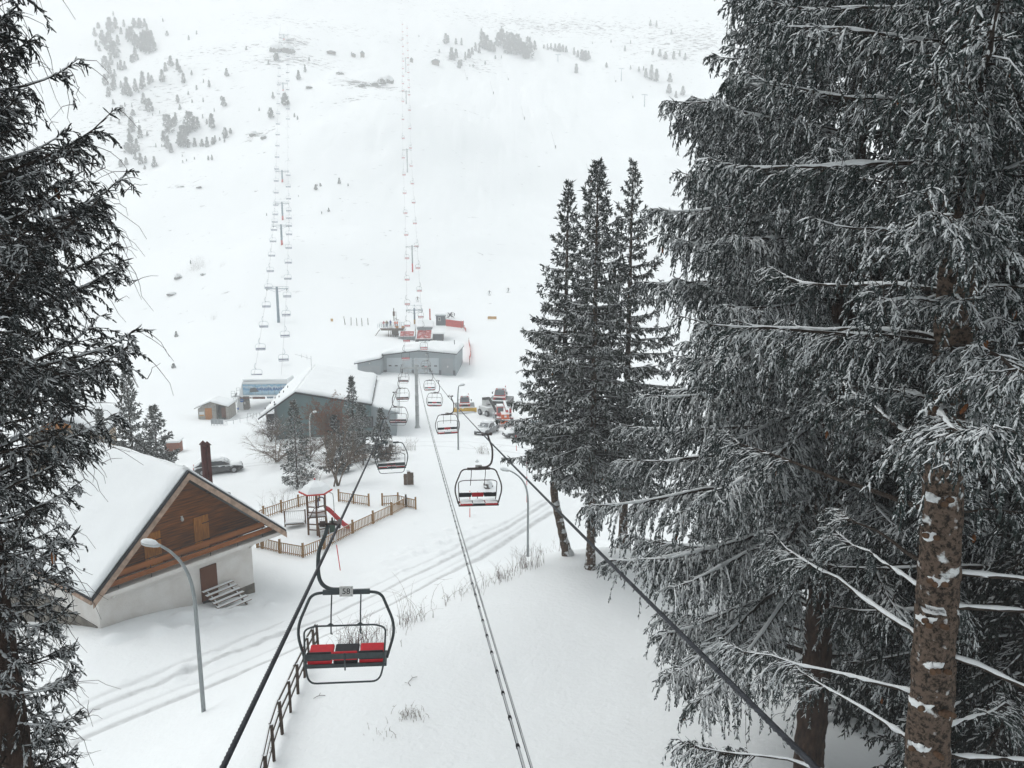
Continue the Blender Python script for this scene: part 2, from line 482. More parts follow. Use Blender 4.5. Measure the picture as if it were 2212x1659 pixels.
def needle_mat(name, dark, pale, frost=.35, snow_thr=.25, snow=.9, scale=1.4):
    m = bpy.data.materials.new(name)
    nt, N, L = _nodes(m); b = N['Principled BSDF']
    tc = N.new('ShaderNodeTexCoord')
    n1 = N.new('ShaderNodeTexNoise'); n1.inputs['Scale'].default_value = scale; n1.inputs['Detail'].default_value = 3
    L.new(tc.outputs['Object'], n1.inputs['Vector'])
    n2 = N.new('ShaderNodeTexNoise'); n2.inputs['Scale'].default_value = 26; n2.inputs['Detail'].default_value = 2
    L.new(tc.outputs['Object'], n2.inputs['Vector'])
    r1 = N.new('ShaderNodeMapRange'); r1.inputs['From Min'].default_value = .35; r1.inputs['From Max'].default_value = .65
    L.new(n1.outputs['Fac'], r1.inputs['Value'])
    mx = N.new('ShaderNodeMix'); mx.data_type = 'RGBA'; mx.inputs['A'].default_value = dark + (1,); mx.inputs['B'].default_value = pale + (1,)
    L.new(r1.outputs['Result'], mx.inputs['Factor'])
    # rime on single shoots
    r2 = N.new('ShaderNodeMapRange'); r2.inputs['From Min'].default_value = .48; r2.inputs['From Max'].default_value = .72; r2.inputs['To Max'].default_value = frost
    L.new(n2.outputs['Fac'], r2.inputs['Value'])
    m1 = N.new('ShaderNodeMix'); m1.data_type = 'RGBA'; m1.inputs['B'].default_value = (.62, .66, .68, 1)
    L.new(r2.outputs['Result'], m1.inputs['Factor']); L.new(mx.outputs['Result'], m1.inputs['A'])
    # snow on what faces up
    g = N.new('ShaderNodeNewGeometry'); sx = N.new('ShaderNodeSeparateXYZ'); L.new(g.outputs['True Normal'], sx.inputs[0])
    n3 = N.new('ShaderNodeTexNoise'); n3.inputs['Scale'].default_value = 3.2; n3.inputs['Detail'].default_value = 5
    L.new(tc.outputs['Object'], n3.inputs['Vector'])
    ma = N.new('ShaderNodeMath'); ma.operation = 'MULTIPLY_ADD'; ma.inputs[1].default_value = 1.6
    L.new(n3.outputs['Fac'], ma.inputs[0]); L.new(sx.outputs['Z'], ma.inputs[2])
    r3 = N.new('ShaderNodeMapRange'); r3.inputs['From Min'].default_value = snow_thr + .8 - .1; r3.inputs['From Max'].default_value = snow_thr + .8 + .1; r3.inputs['To Max'].default_value = snow
    L.new(ma.outputs[0], r3.inputs['Value'])
    m2 = N.new('ShaderNodeMix'); m2.data_type = 'RGBA'; m2.inputs['B'].default_value = SNOWC
    L.new(r3.outputs['Result'], m2.inputs['Factor']); L.new(m1.outputs['Result'], m2.inputs['A'])
    L.new(m2.outputs['Result'], b.inputs['Base Color'])
    b.inputs['Roughness'].default_value = .7; b.inputs['Specular IOR Level'].default_value = .08
    return m
M_NEEDLE = needle_mat('rimed_spruce_needles', (.008, .018, .017), (.034, .049, .044), .30, .32, .9)
M_NEEDLE_LEFT = needle_mat('sparse_conifer_needles', (.006, .010, .010), (.022, .027, .024), .15, .46, .8)
M_NEEDLE_DARK = needle_mat('dark_spruce_needles', (.005, .009, .008), (.016, .021, .018), .07, .72, .6)  # near-black needles, little snow: shade behind the big spruces put into the colour
M_NEEDLE_MID = needle_mat('green_spruce_needles', (.006, .015, .012), (.026, .038, .024), .14, .48, .8)
M_NEEDLE_YOUNG = needle_mat('young_spruce_needles', (.012, .022, .018), (.040, .046, .030), .10, .62, .7)
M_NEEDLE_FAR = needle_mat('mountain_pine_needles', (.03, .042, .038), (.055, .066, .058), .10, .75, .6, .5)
M_BARK = mat('spruce_bark', (.135, .098, .075), .9, col2=(.020, .016, .012), scale=15, bump=.9, bump_scale=30, snow=.85, snow_thr=.20, snow_scale=7)
def _bark_spots(m):
    nt = m.node_tree; N = nt.nodes; L = nt.links
    mx = [n for n in N if n.type == 'MIX'][0]; nz = [n for n in N if n.type == 'TEX_NOISE'][0]; mr = [n for n in N if n.type == 'MAP_RANGE'][0]; nz.inputs['Detail'].default_value = 7
    mr.inputs['From Min'].default_value = .43; mr.inputs['From Max'].default_value = .53
    nz.inputs['Roughness'].default_value = .75
_bark_spots(M_BARK)
M_BARK_D = mat('dark_bark', (.075, .048, .036), .9, col2=(.022, .015, .012), scale=10, stretch=(1, 1, .35), bump=.9, bump_scale=24)
M_LIMB = mat('limb_bark', (.055, .042, .034), .9, col2=(.02, .016, .013), scale=12, bump=.5)
M_TWIG = mat('bare_twigs', (.075, .055, .042), .9, var=.5, scale=8)
M_SNOWLUMP = mat('lying_snow', (.80, .83, .84), .75, var=.06, scale=9, bump=.5, bump_scale=30)
M_CONE = mat('spruce_cone', (.26, .10, .035), .8, var=.5, scale=30)

def conifer(name, label, cat, base, Ht, Rc, z0, seed, group=None, trunk_r=None, whorl=.5, per=5, lat=.2, lat_len=.55, sh_sp=.1, sh_len=.17, sh_r=.022,
            comb=.6, up=.10, sag=.42, prof=.8, needle=None, bark=None, zvis=None, snow=.5, limb_snow=1.0, bare=0.0, inner=.15, cones=0, trunk_path=None, keep=None, twig=0.0, tips=.18, dens=1.0, rag=.3, inner_top=None, inner_z=(0, 1), lenfn=None, fill=0, bristle=False, limb_r=.0115, crook=1.0, extra=None):
    """trunk, limbs with drooping side branches, needle shoots, snow on the limbs, cones. lengths in metres"""
    rng = np.random.default_rng(seed)
    base = Vector(base)
    t = thing(name, label, cat, base, 0, group)
    tr = trunk_r or Ht * .011
    tp = trunk_path or [(0, 0, -.4), (0, 0, 0), (0, 0, Ht * .5), (0, 0, Ht)]
    TP = np.array([tuple(p) for p in smooth_path(tp, 10)])
    def axis_at(z): return np.stack([np.interp(z, TP[:, 2], TP[:, 0]), np.interp(z, TP[:, 2], TP[:, 1])], -1)
    zz = np.unique(np.concatenate([TP[:, 2], np.arange(0, Ht, max(.25, Ht / 60))])); ax = axis_at(zz)
    tw = tr * (np.clip(1 - zz / Ht, .0, 1) ** .8 * .96 + .04) * (1 + .5 * np.exp(-np.maximum(zz, 0) / (tr * 1.6)))
    tw = tw * (1 + .05 * np.sin(zz * 2 * PI / whorl)) + rng.normal(0, .02 * tr, len(zz))
    nt_ = 28 if bristle else 14
    if bristle: zz = np.unique(np.concatenate([TP[:, 2], np.arange(0, Ht, .07)])); ax = axis_at(zz); tw = tr * (np.clip(1 - zz / Ht, .0, 1) ** .8 * .96 + .04) * (1 + .05 * np.maximum(0, np.sin(zz * 2 * PI / whorl)) ** 3)
    V, q = batch_tubes(np.concatenate([ax, zz[:, None]], 1)[None], tw[None], nt_)
    if bristle:
        th = np.tile(np.arange(nt_) / nt_ * 2 * PI, len(zz)); zr = np.repeat(zz, nt_)
        dsp = 1 + .05 * fbm(np.cos(th) * 3 + 40, zr * 2.2 + np.sin(th) * 3, 4) + .025 * fbm(th * 5, zr * 9, 2)
        cx_ = np.repeat(ax, nt_, 0); V[:, :2] = cx_ + (V[:, :2] - cx_) * dsp[:, None]
    np_mesh('trunk', V, q, np.zeros((0, 3), np.int32), bark or M_BARK_D, t)
    # ---- limbs
    zs = []; z = z0
    while z < Ht - .25:
        f = 1 - z / Ht
        for k in range(per): zs.append(z + rng.normal(0, .05))
        z += whorl * rng.uniform(.8, 1.2) * (.45 + .55 * min(1, f * 2.2))
    zs = np.array(zs)
    if zvis: zs = zs[(zs > zvis[0]) & (zs < zvis[1])]
    nb = len(zs)
    az = (np.arange(nb) * 2.399963 + rng.normal(0, .35, nb))
    fr = np.clip((Ht - zs) / (Ht - z0), 0, 1)
    Lb = Rc * (fr ** prof) * rng.uniform(1 - rag, 1.08, nb) + .04
    if extra:   # short limbs that hang in front of the stem
        ea, es, e0, e1, en, l0, l1 = extra
        zs = np.concatenate([zs, rng.uniform(e0, e1, en)]); az = np.concatenate([az, ea + rng.normal(0, es, en)]); Lb = np.concatenate([Lb, rng.uniform(l0, l1, en)]); nb = len(zs); fr = np.clip((Ht - zs) / (Ht - z0), 0, 1)
    if lenfn is not None: Lb = np.interp(zs + base.z, lenfn[0], lenfn[1]) * rng.uniform(.62, 1.15, nb)
    isf = np.zeros(nb, bool)
    if fill:
        isf = (rng.random(nb) < fill) & (zs > inner_z[0]); Lb = np.where(isf, rng.uniform(.7, 1.9, nb), Lb)
    low = np.clip((zs - z0) / (Ht * .12), 0, 1); Lb = Lb * (.7 + .3 * low)
    if keep is not None:
        kk = keep(az % (2 * PI), zs, Lb, rng); zs, az, Lb, fr = zs[kk], az[kk], Lb[kk], fr[kk]; nb = len(zs)
    K = 9
    s = np.linspace(0, 1, K)[None]
    upn = (up + .5 * (1 - fr) ** 2)[:, None] + rng.normal(0, .06, nb)[:, None]
    rad = Lb[:, None] * s * (1 - .06 * s * s)
    dz = Lb[:, None] * (upn * s - sag * fr[:, None] ** .5 * s ** 2 + tips * s ** 4)
    wob = rng.normal(0, .05, (nb, 1)) * Lb[:, None] * s ** 2
    A = az[:, None]
    c0 = axis_at(zs)
    BP = np.stack([c0[:, :1] + np.cos(A) * rad - np.sin(A) * wob, c0[:, 1:] + np.sin(A) * rad + np.cos(A) * wob, zs[:, None] + dz], -1)
    rb = (.010 + limb_r * Lb)[:, None] * (1 - .85 * s)
    if crook > 1: BP = BP + np.cumsum(rng.normal(0, .012 * crook, BP.shape), 1) * np.minimum(1, Lb)[:, None, None]
    limbs = Bag(); V, q = batch_tubes(BP, rb, 5); limbs.add(V, q)
    snowb = Bag()
    if limb_snow > 0:
        # lying in uneven humps, missing where it has slipped off
        KF = 33; sf = np.linspace(0, 1, KF) * (K - 1); i0 = np.minimum(sf.astype(int), K - 2); ff = (sf - i0)[None, :, None]
        SB = BP[:, i0] * (1 - ff) + BP[:, i0 + 1] * ff
        rf = rb[:, i0] * (1 - ff[..., 0]) + rb[:, i0 + 1] * ff[..., 0]
        kn = rng.random((nb, 18)); kk = np.linspace(0, 16.99, KF); j0 = kk.astype(int); jf = kk - j0
        lump = kn[:, j0] * (1 - jf) + kn[:, j0 + 1] * jf + rng.normal(0, .1, (nb, KF))
        rs = np.minimum(rf, .028) * np.where(lump > .16, np.clip(.45 + .75 * lump + rng.normal(0, .12, (nb, KF)), .2, 1.3), .05) * .8 * limb_snow + .002
        rs = rs * (rng.random((nb, 1)) < .8); rs[:, 0] *= .5; rs[:, -3:] *= .4
        off = np.zeros_like(SB); off[..., 2] = rf * .9 - rs * .25
        V, q = batch_tubes(SB + off, rs, 6); snowb.add(V, q)
    # ---- side branches
    nl = np.maximum(2, (Lb / lat * 2 * dens).astype(int))
    bi = np.repeat(np.arange(nb), nl)
    ns = len(bi)
    inn = inner if inner_top is None else inner + (inner_top - inner) * np.clip((zs[bi] - inner_z[0]) / (inner_z[1] - inner_z[0]), 0, 1)
    st = inn + (1.0 - inn) * rng.random(ns) ** .85
    side = np.where(rng.random(ns) < .5, 1.0, -1.0)
    fi = st * (K - 1); i0 = np.minimum(fi.astype(int), K - 2); ff = (fi - i0)[:, None]
    P0 = BP[bi, i0] * (1 - ff) + BP[bi, i0 + 1] * ff
    Td = _unit(BP[bi, i0 + 1] - BP[bi, i0])
    hz_ = np.stack([-np.sin(az[bi]), np.cos(az[bi]), np.zeros(ns)], -1) * side[:, None]
    ang = rng.uniform(.45, 1.15, ns)[:, None]
    D0 = _unit(Td * np.cos(ang) + hz_ * np.sin(ang))
    ll = lat_len * (Rc ** .25) * (.35 + .65 * np.minimum(1, (1 - st) * 2.5 + .15)) * rng.uniform(.55, 1.25, ns) * np.clip(Lb[bi] / (Rc * .55), .16, 1)
    KL = 5; tt = np.linspace(0, 1, KL)[None, :, None]
    cb = (comb * rng.uniform(.5, 1.3, ns))[:, None, None]
    down = np.array([0, 0, -1.0])[None, None]
    LP = P0[:, None] + ll[:, None, None] * (D0[:, None] * (tt - cb * .45 * tt ** 2) + down * cb * (.15 * tt + .75 * tt ** 2) + rng.normal(0, .06, (ns, 1, 3)) * tt)
    rl = (.004 + .006 * ll)[:, None] * np.linspace(1, .4, KL)[None]
    isbare = rng.random(ns) < bare
    V, q = batch_tubes(LP, rl, 3); limbs.add(V, q)
    # ---- shoots
    lv = ~isbare
    nsht = np.maximum(3, (ll / sh_sp * 2).astype(int)); nsht = np.where(lv, nsht, 0)
    li = np.repeat(np.arange(ns), nsht); m = len(li)
    sst = rng.uniform(.08, 1.0, m)
    fi = sst * (KL - 1); i0 = np.minimum(fi.astype(int), KL - 2); ff = (fi - i0)[:, None]
    SP0 = LP[li, i0] * (1 - ff) + LP[li, i0 + 1] * ff
    ST = _unit(LP[li, i0 + 1] - LP[li, i0])
    hb = np.cross(ST, np.cross(np.broadcast_to(np.array([0, 0, 1.0]), ST.shape) + .3 * rng.normal(0, 1, (m, 3)), ST) + 1e-6)
    rv = _unit(_unit(hb) * np.where(rng.random(m) < .5, 1, -1)[:, None] + rng.normal(0, .45, (m, 3)))
    rv[:, 2] -= .35 * comb
    sa = rng.uniform(.25, .95, m)[:, None]
    SD = ST * np.cos(sa) + rv * np.sin(sa); SD[:, 2] -= .25 * comb
    sl = sh_len * rng.uniform(.55, 1.35, m) * (1 - .3 * sst)
    # limb tips carry shoots as well
    sr = sh_r * rng.uniform(.7, 1.3, m)
    V, q = batch_shoots(SP0, SD, sl, sr, rng, 3, 6 if bristle else 4); cr = Bag(); cr.add(V, q)
    tipn = 6
    bi2 = np.repeat(np.arange(nb), tipn); f2 = rng.uniform(.8, 1.0, len(bi2)); i0 = np.full(len(bi2), K - 2); ff = ((f2 * (K - 1)) - i0).clip(0, 1)[:, None]
    TPp = BP[bi2, i0] * (1 - ff) + BP[bi2, i0 + 1] * ff
    TD = _unit(BP[bi2, -1] - BP[bi2, -2]) + rng.normal(0, .45, (len(bi2), 3))
    V, q = batch_shoots(TPp, TD, sh_len * rng.uniform(.8, 1.5, len(bi2)), np.full(len(bi2), sh_r), rng); cr.add(V, q)
    if twig > 0:   # bare hanging twigs
        k = rng.random(ns) < twig
        Q0 = LP[k, -1]; n2 = len(Q0); tl = rng.uniform(.15, .5, n2)[:, None, None]
        d2 = _unit(LP[k, -1] - LP[k, -2] + rng.normal(0, .45, (n2, 3)))[:, None]
        t5 = np.linspace(0, 1, 5)[None, :, None]
        TW = Q0[:, None] + tl * (d2 * t5 + down * (.5 * t5 ** 2) + rng.normal(0, .05, (n2, 5, 3)) * t5)
        V, q = batch_tubes(TW, np.broadcast_to(np.linspace(.005, .0022, 5), (n2, 5)), 3); limbs.add(V, q)
    cr.build('crown', needle or M_NEEDLE, t)
    limbs.build('limb_wood', M_LIMB, t)
    # ---- snow lying along the side branches
    if snow > 0:
        k = (rng.random(ns) < snow) & lv
        Q = LP[k][:, :4] + np.array([0, 0, .008]); n2 = len(Q)
        rr = (sh_r * 1.0) * rng.uniform(.0, 1.5, (n2, 4)) * np.array([.9, 1, .7, .1])
        V, q = batch_tubes(Q, rr, 4); snowb.add(V, q)
    snowb.build('branch_snow', M_SNOWLUMP, t)
    if cones:
        cm = MB(); cm.tube([(0, 0, 0), (0, 0, -.02), (.003, 0, -.07), (0, 0, -.11), (0, 0, -.13)], [.008, .02, .024, .017, .004], 7)
        first = None
        ks = rng.choice(np.where(lv & (st > .35))[0], min(cones, ns), replace=False)
        for i in ks:
            p = LP[i, 3]
            if first is None: first = o = cm.build('cone', M_CONE, t)
            else: o = first.copy(); COL.objects.link(o)
            o.location = p - np.array([0, 0, .02]); o.scale = (1.15,) * 3; o.rotation_euler = (rng.normal(0, .25), rng.normal(0, .25), 0)
    print(name, 'limbs', nb, 'laterals', ns, 'shoots', m)
    return t
def plant_at(u, v, d=None):
    p = U(u, v, d) if d else G(u, v)
    return Vector((p.x, p.y, GZ(p.x, p.y)))
def spot(u, v, d):
    """ground below/above the point that pixel (u,v) shows at depth d"""
    p = U(u, v, d); return Vector((p.x, p.y, GZ(p.x, p.y)))
M_CUT = mat('sawn_wood', (.12, .07, .042), .85, var=.5, scale=18)
# ---------------------------------------------------------------- the big spruces beside the lift
def vis_range(p, lo_px=1900, hi_px=-500):
    d = p.y
    zl = CAMZ - d * math.tan(math.atan((lo_px - CV) / FPX) + PITCH); zh = CAMZ + d * math.tan(math.atan((CV - hi_px) / FPX) - PITCH)
    return zl, zh
G_SPR = 'tall snowy spruces beside the lift line'
def near_tree(label, u, v, d, top_z, Rc, seed, **k):
    p = spot(u, v, d); Ht = top_z - p.z
    lo, hi = vis_range(p)
    k.setdefault('zvis', (lo - p.z - 1.5, hi - p.z + 2.5))
    if 'inner_z' in k: k['inner_z'] = (k['inner_z'][0] - p.z, k['inner_z'][1] - p.z)
    return conifer('spruce_tree', label, 'tree', p, Ht, Rc, k.pop('z0', 2.0), seed, group=G_SPR, **k)
BIG = dict(sh_sp=.047, sh_len=.10, sh_r=.0098, comb=.95, lat=.14, bristle=True)
# bare lower trunk at the right edge of the view
T1Z = spot(2062, 1250, 9.4).z
T1 = near_tree('tall spruce whose brown trunk, ringed with snow, stands nearest the camera', 2062, 1250, 9.4, 44, 4.3, 11, trunk_path=[(0, 0, -.4), (0, 0, 0), (-.1, 0, 6), (-.34, 0, 12), (-.5, 0, 18), (-.6, 0, 44 - T1Z)], trunk_r=.31, whorl=.62, per=6, lat_len=.62,
          **BIG, up=.16, sag=.34, inner=.62, inner_top=.02, inner_z=(22.6, 24.6), snow=.42, limb_snow=1.5, limb_r=.0075, crook=2.2, bark=M_BARK, cones=30, z0=4, prof=.55, twig=.12, dens=1.1, fill=.42, extra=(4.2, .5, 23.9 - T1Z, 31.5 - T1Z, 44, .7, 1.7),
          keep=lambda az, zs, Lb, rng: (zs > 23.6 - T1Z) | (np.abs((az - 4.17 + PI) % (2 * PI) - PI) > 1.25) & (rng.random(len(zs)) < .62))
near_tree('broad snow-laden spruce with curtains of hanging branches and a dark reddish trunk foot', 1750, 1600, 18.5, 42, 6.7, 12, trunk_r=.36, whorl=.60, per=7, lat_len=.72,
          **{**BIG, 'sh_sp': .058, 'sh_len': .125, 'sh_r': .0135}, up=.10, sag=.40, inner=.2, snow=.5, limb_snow=1.8, crook=2.0, cones=60, z0=3.6, prof=.74, dens=1.35,
          keep=lambda az, zs, Lb, rng: (zs > 5.4) | (np.abs((az - 4.31 + PI) % (2 * PI) - PI) > .95))
near_tree('dark spruce filling the corner beyond the nearest trunk', 2330, 1100, 13.0, 45, 4.8, 13, trunk_r=.34, whorl=.6, per=6, lat_len=.8,
          sh_sp=.07, sh_len=.14, sh_r=.0135, comb=.9, lat=.17, up=.1, sag=.4, inner=.05, snow=.03, needle=M_NEEDLE_DARK, z0=3, limb_snow=1.2, prof=.6)
near_tree('shaded spruce standing between the two big snowy trunks', 2020, 1000, 25.0, 46, 5.0, 14, trunk_r=.34, whorl=.6, per=6, lat_len=.85,
          sh_sp=.11, sh_len=.22, sh_r=.026, comb=.9, lat=.24, up=.1, sag=.4, inner=.1, snow=.25, needle=M_NEEDLE_DARK, z0=2, limb_snow=1.2, prof=.6)
near_tree('black-looking spruce in the deep shade at the edge of the stand', 2420, 1000, 25.0, 46, 5.2, 18, trunk_r=.34, whorl=.7, per=6, lat_len=.9,
          sh_sp=.13, sh_len=.26, sh_r=.03, comb=.8, lat=.3, up=.1, sag=.4, inner=.1, snow=.2, needle=M_NEEDLE_DARK, z0=2, limb_snow=1.0, prof=.6)
near_tree('darker spruce crown rising behind the broad snow-laden one', 1640, 1150, 29.0, 47, 4.6, 19, trunk_r=.3, whorl=.6, per=6, lat_len=.8,
          sh_sp=.11, sh_len=.2, sh_r=.026, comb=.85, lat=.24, up=.1, sag=.38, inner=.1, snow=.35, needle=M_NEEDLE, z0=3, limb_snow=1.2, prof=.7, cones=20)
# snow rings and sawn branch stubs up its bare trunk
rr = random.Random(8)
def t1_r(z):  # trunk radius at local height
    f = z / (44 - T1.location.z); return .31 * ((1 - f) ** .8 * .96 + .04)
zz_ = 19.2
while zz_ < 24.3:
    z = zz_ - T1.location.z; r_ = t1_r(z)
    tx_ = float(np.interp(z, [0, 6, 12, 18], [0, -.1, -.34, -.5]))
    b = MB(); a0 = rr.uniform(3.6, 4.4); hw = rr.uniform(.35, .75); n = 15; P_ = []; R_ = []
    tilt = rr.uniform(-.05, .05)
    for k in range(n):
        f = k / (n - 1); a = a0 + (f * 2 - 1) * hw
        P_.append((tx_ + math.cos(a) * (r_ + .005), math.sin(a) * (r_ + .005), z + tilt * (f * 2 - 1) + rr.uniform(-.012, .012) - .05 * math.sin(f * PI) * rr.uniform(.2, 1)))
        R_.append(max(.006, rr.uniform(.035, .072) * math.sin(max(.08, f * PI * .98))))
    b.tube(P_, R_, 9)
    b.build('snow_collar', M_SNOWLUMP, T1)
    for k in range(rr.randint(2, 3)):
        a = rr.uniform(3.6, 4.9); zb = z - rr.uniform(.03, .10)
        d_ = Vector((math.cos(a), math.sin(a), .35)); c_ = Vector((tx_ + math.cos(a) * r_ * .9, math.sin(a) * r_ * .9, zb))
        b = MB(); b.tube([c_, c_ + d_ * rr.uniform(.09, .2)], [.042, .034], 8); b.build('branch_stub', M_CUT, T1)
    zz_ += rr.uniform(.46, .6)
# sparse conifer at the other edge
near_tree('sparse dark conifer with bare hanging twigs close beside the camera', -25, 1250, 8.6, 33.5, 2.9, 15, trunk_r=.30, whorl=.30, per=8, lat_len=.55,
          sh_sp=.05, sh_len=.085, sh_r=.0092, comb=.62, lat=.12, bristle=True, up=.30, sag=.36, inner=.12, snow=.18, limb_snow=1.3, bare=.25, twig=.45, needle=M_NEEDLE_LEFT, z0=4, prof=.62, rag=.45, tips=.22, cones=6, dens=1.1,
          lenfn=([19.5, 21, 22.3, 23.1, 23.6, 24.4, 25.2, 26.1, 27.15, 28.9, 31, 33.5], [.75, .8, .9, 1.05, 1.55, 1.75, 1.8, 1.9, 1.45, .85, .4, .05]))
# ---------------------------------------------------------------- the group beside the road
MID = dict(sh_sp=.095, sh_len=.17, sh_r=.024, lat=.22, comb=.6, lat_len=.42, sag=.30, up=.06, needle=M_NEEDLE_MID, limb_snow=1.1, snow=.34, inner=.1, whorl=.52, per=7, bark=M_BARK, dens=1.3)
p = spot(1222, 1197, 37); Ht = 26 + (CV - 400) / FPX * 37 * CP - 37 * SP - p.z
k = Ht / 20
conifer('spruce_tree', 'slim spruce with a bent bare trunk, outermost of the trio by the road', 'tree', p, Ht, 4.5, 5.4 * k, 21, group='spruces by the road', trunk_r=.22, prof=1.15, rag=.6,
        trunk_path=[(.5, 0, -.5), (.12, 0, 0), (-.32, 0, 1.8), (-.62, 0, 3.4), (-.5, 0, 5.5), (-.2, 0, 9), (-.1, 0, Ht)], cones=8, **MID)
p = spot(1275, 1232, 35); Ht = 26 + (CV - 362) / FPX * 35 * CP - 35 * SP - p.z
conifer('spruce_tree', 'straight spruce with cones in the middle of the trio by the road', 'tree', p, Ht, 4.3, 4.3, 22, group='spruces by the road', trunk_r=.21, prof=.9, rag=.6, cones=25, **{**MID, 'whorl': .46})
p = spot(1345, 1185, 39.5); Ht = 26 + (CV - 362) / FPX * 39.5 * CP - 39.5 * SP - p.z
conifer('spruce_tree', 'dark spruce of the roadside trio, next to the big snow-laden tree', 'tree', p, Ht, 4.6, 3.4, 23, group='spruces by the road', trunk_r=.24, prof=.95, rag=.5, cones=15, **{**MID, 'whorl': .66})

p = spot(1850, 1560, 22.5)
conifer('young_spruce', 'dark low spruce growing between the two big trunks in the shade', 'tree', p, 6.5, 2.2, .4, 25, trunk_r=.09, prof=.8, sh_sp=.1, sh_len=.17, sh_r=.02, lat=.2, comb=.6, lat_len=.5, sag=.3, up=.08, needle=M_NEEDLE_DARK, limb_snow=1.0, snow=.2, inner=.1, whorl=.45, per=6)
# ================================================================ CHAIRLIFTS
M_STEEL_G = mat('green_grey_painted_steel', (.045, .062, .066), .45, .3, var=.4, scale=9, bump=.15, spec=.5)
M_STEEL_B = mat('brown_painted_steel', (.060, .042, .038), .5, .2, var=.4, scale=9, spec=.5)
M_STEEL = mat('galvanised_steel', (.36, .38, .39), .5, .6, var=.25, scale=6)
M_PALE = mat('pale_painted_steel', (.48, .50, .50), .55, .1, var=.12, scale=3)
M_ROPE = mat('steel_rope', (.052, .056, .066), .5, .55, var=.55, scale=14)
M_CABLE = mat('black_cable', (.045, .05, .058), .55, .1, var=.4, scale=8, snow=.5, snow_thr=.75, snow_scale=2)
M_PADR = mat('red_pad', (.52, .018, .028), .5, var=.18, scale=12, snow=.9, snow_thr=.62, snow_scale=9)
M_PADK = mat('black_pad', (.022, .022, .026), .55, var=.3, scale=12, snow=.9, snow_thr=.62, snow_scale=9)
M_PADR0 = mat('bare_red_pad', (.52, .018, .028), .45, var=.18, scale=12)
M_PADK0 = mat('bare_black_pad', (.022, .022, .026), .5, var=.3, scale=12)
M_PLATE = mat('white_plate', (.62, .62, .60), .5, var=.2, scale=14)
M_INK = mat('black_print', (.012, .012, .012), .6, var=.2)
M_BLUEST = mat('blue_grey_steel', (.20, .27, .32), .5, .2, var=.2, scale=3)
M_BLUEPAD = mat('navy_seat', (.02, .035, .14), .5, var=.2)
M_YEL = mat('ochre_paint', (.50, .27, .05), .6, var=.25, scale=3)
M_REDP = mat('red_paint', (.55, .04, .03), .55, var=.25, scale=5)
M_RUBBER = mat('black_rubber', (.018, .018, .02), .8, var=.3)

def text_part(name, txt, size, m, parent, loc, rot, extrude=.004, align='CENTER', bold=0.0):
    c = bpy.data.curves.new(name, 'FONT'); c.body = txt; c.size = size; c.extrude = extrude; c.align_x = align; c.align_y = 'CENTER'; c.offset = bold
    tmp = bpy.data.objects.new(name + '_curve', c)
    COL.objects.link(tmp)
    dg = bpy.context.evaluated_depsgraph_get()
    me = bpy.data.meshes.new_from_object(tmp.evaluated_get(dg))
    bpy.data.objects.remove(tmp)
    me.materials.clear(); me.materials.append(m)
    o = bpy.data.objects.new(name, me); COL.objects.link(o)
    o.parent = parent; o.location = loc; o.rotation_euler = rot
    return o

def rounded(pts, r=.2, n=5, closed=False):
    """polyline with rounded corners"""
    P = [Vector(p) for p in pts]; out = []
    N = len(P)
    for i, p in enumerate(P):
        if not closed and (i == 0 or i == N - 1): out.append(p); continue
        a = (P[i - 1] - p); b = (P[(i + 1) % N] - p)
        q = min(r, a.length * .48, b.length * .48)
        A = p + a.normalized() * q; B = p + b.normalized() * q
        for k in range(n + 1):
            t = k / n
            out.append(A * (1 - t) ** 2 + p * 2 * t * (1 - t) + B * t * t)
    return out

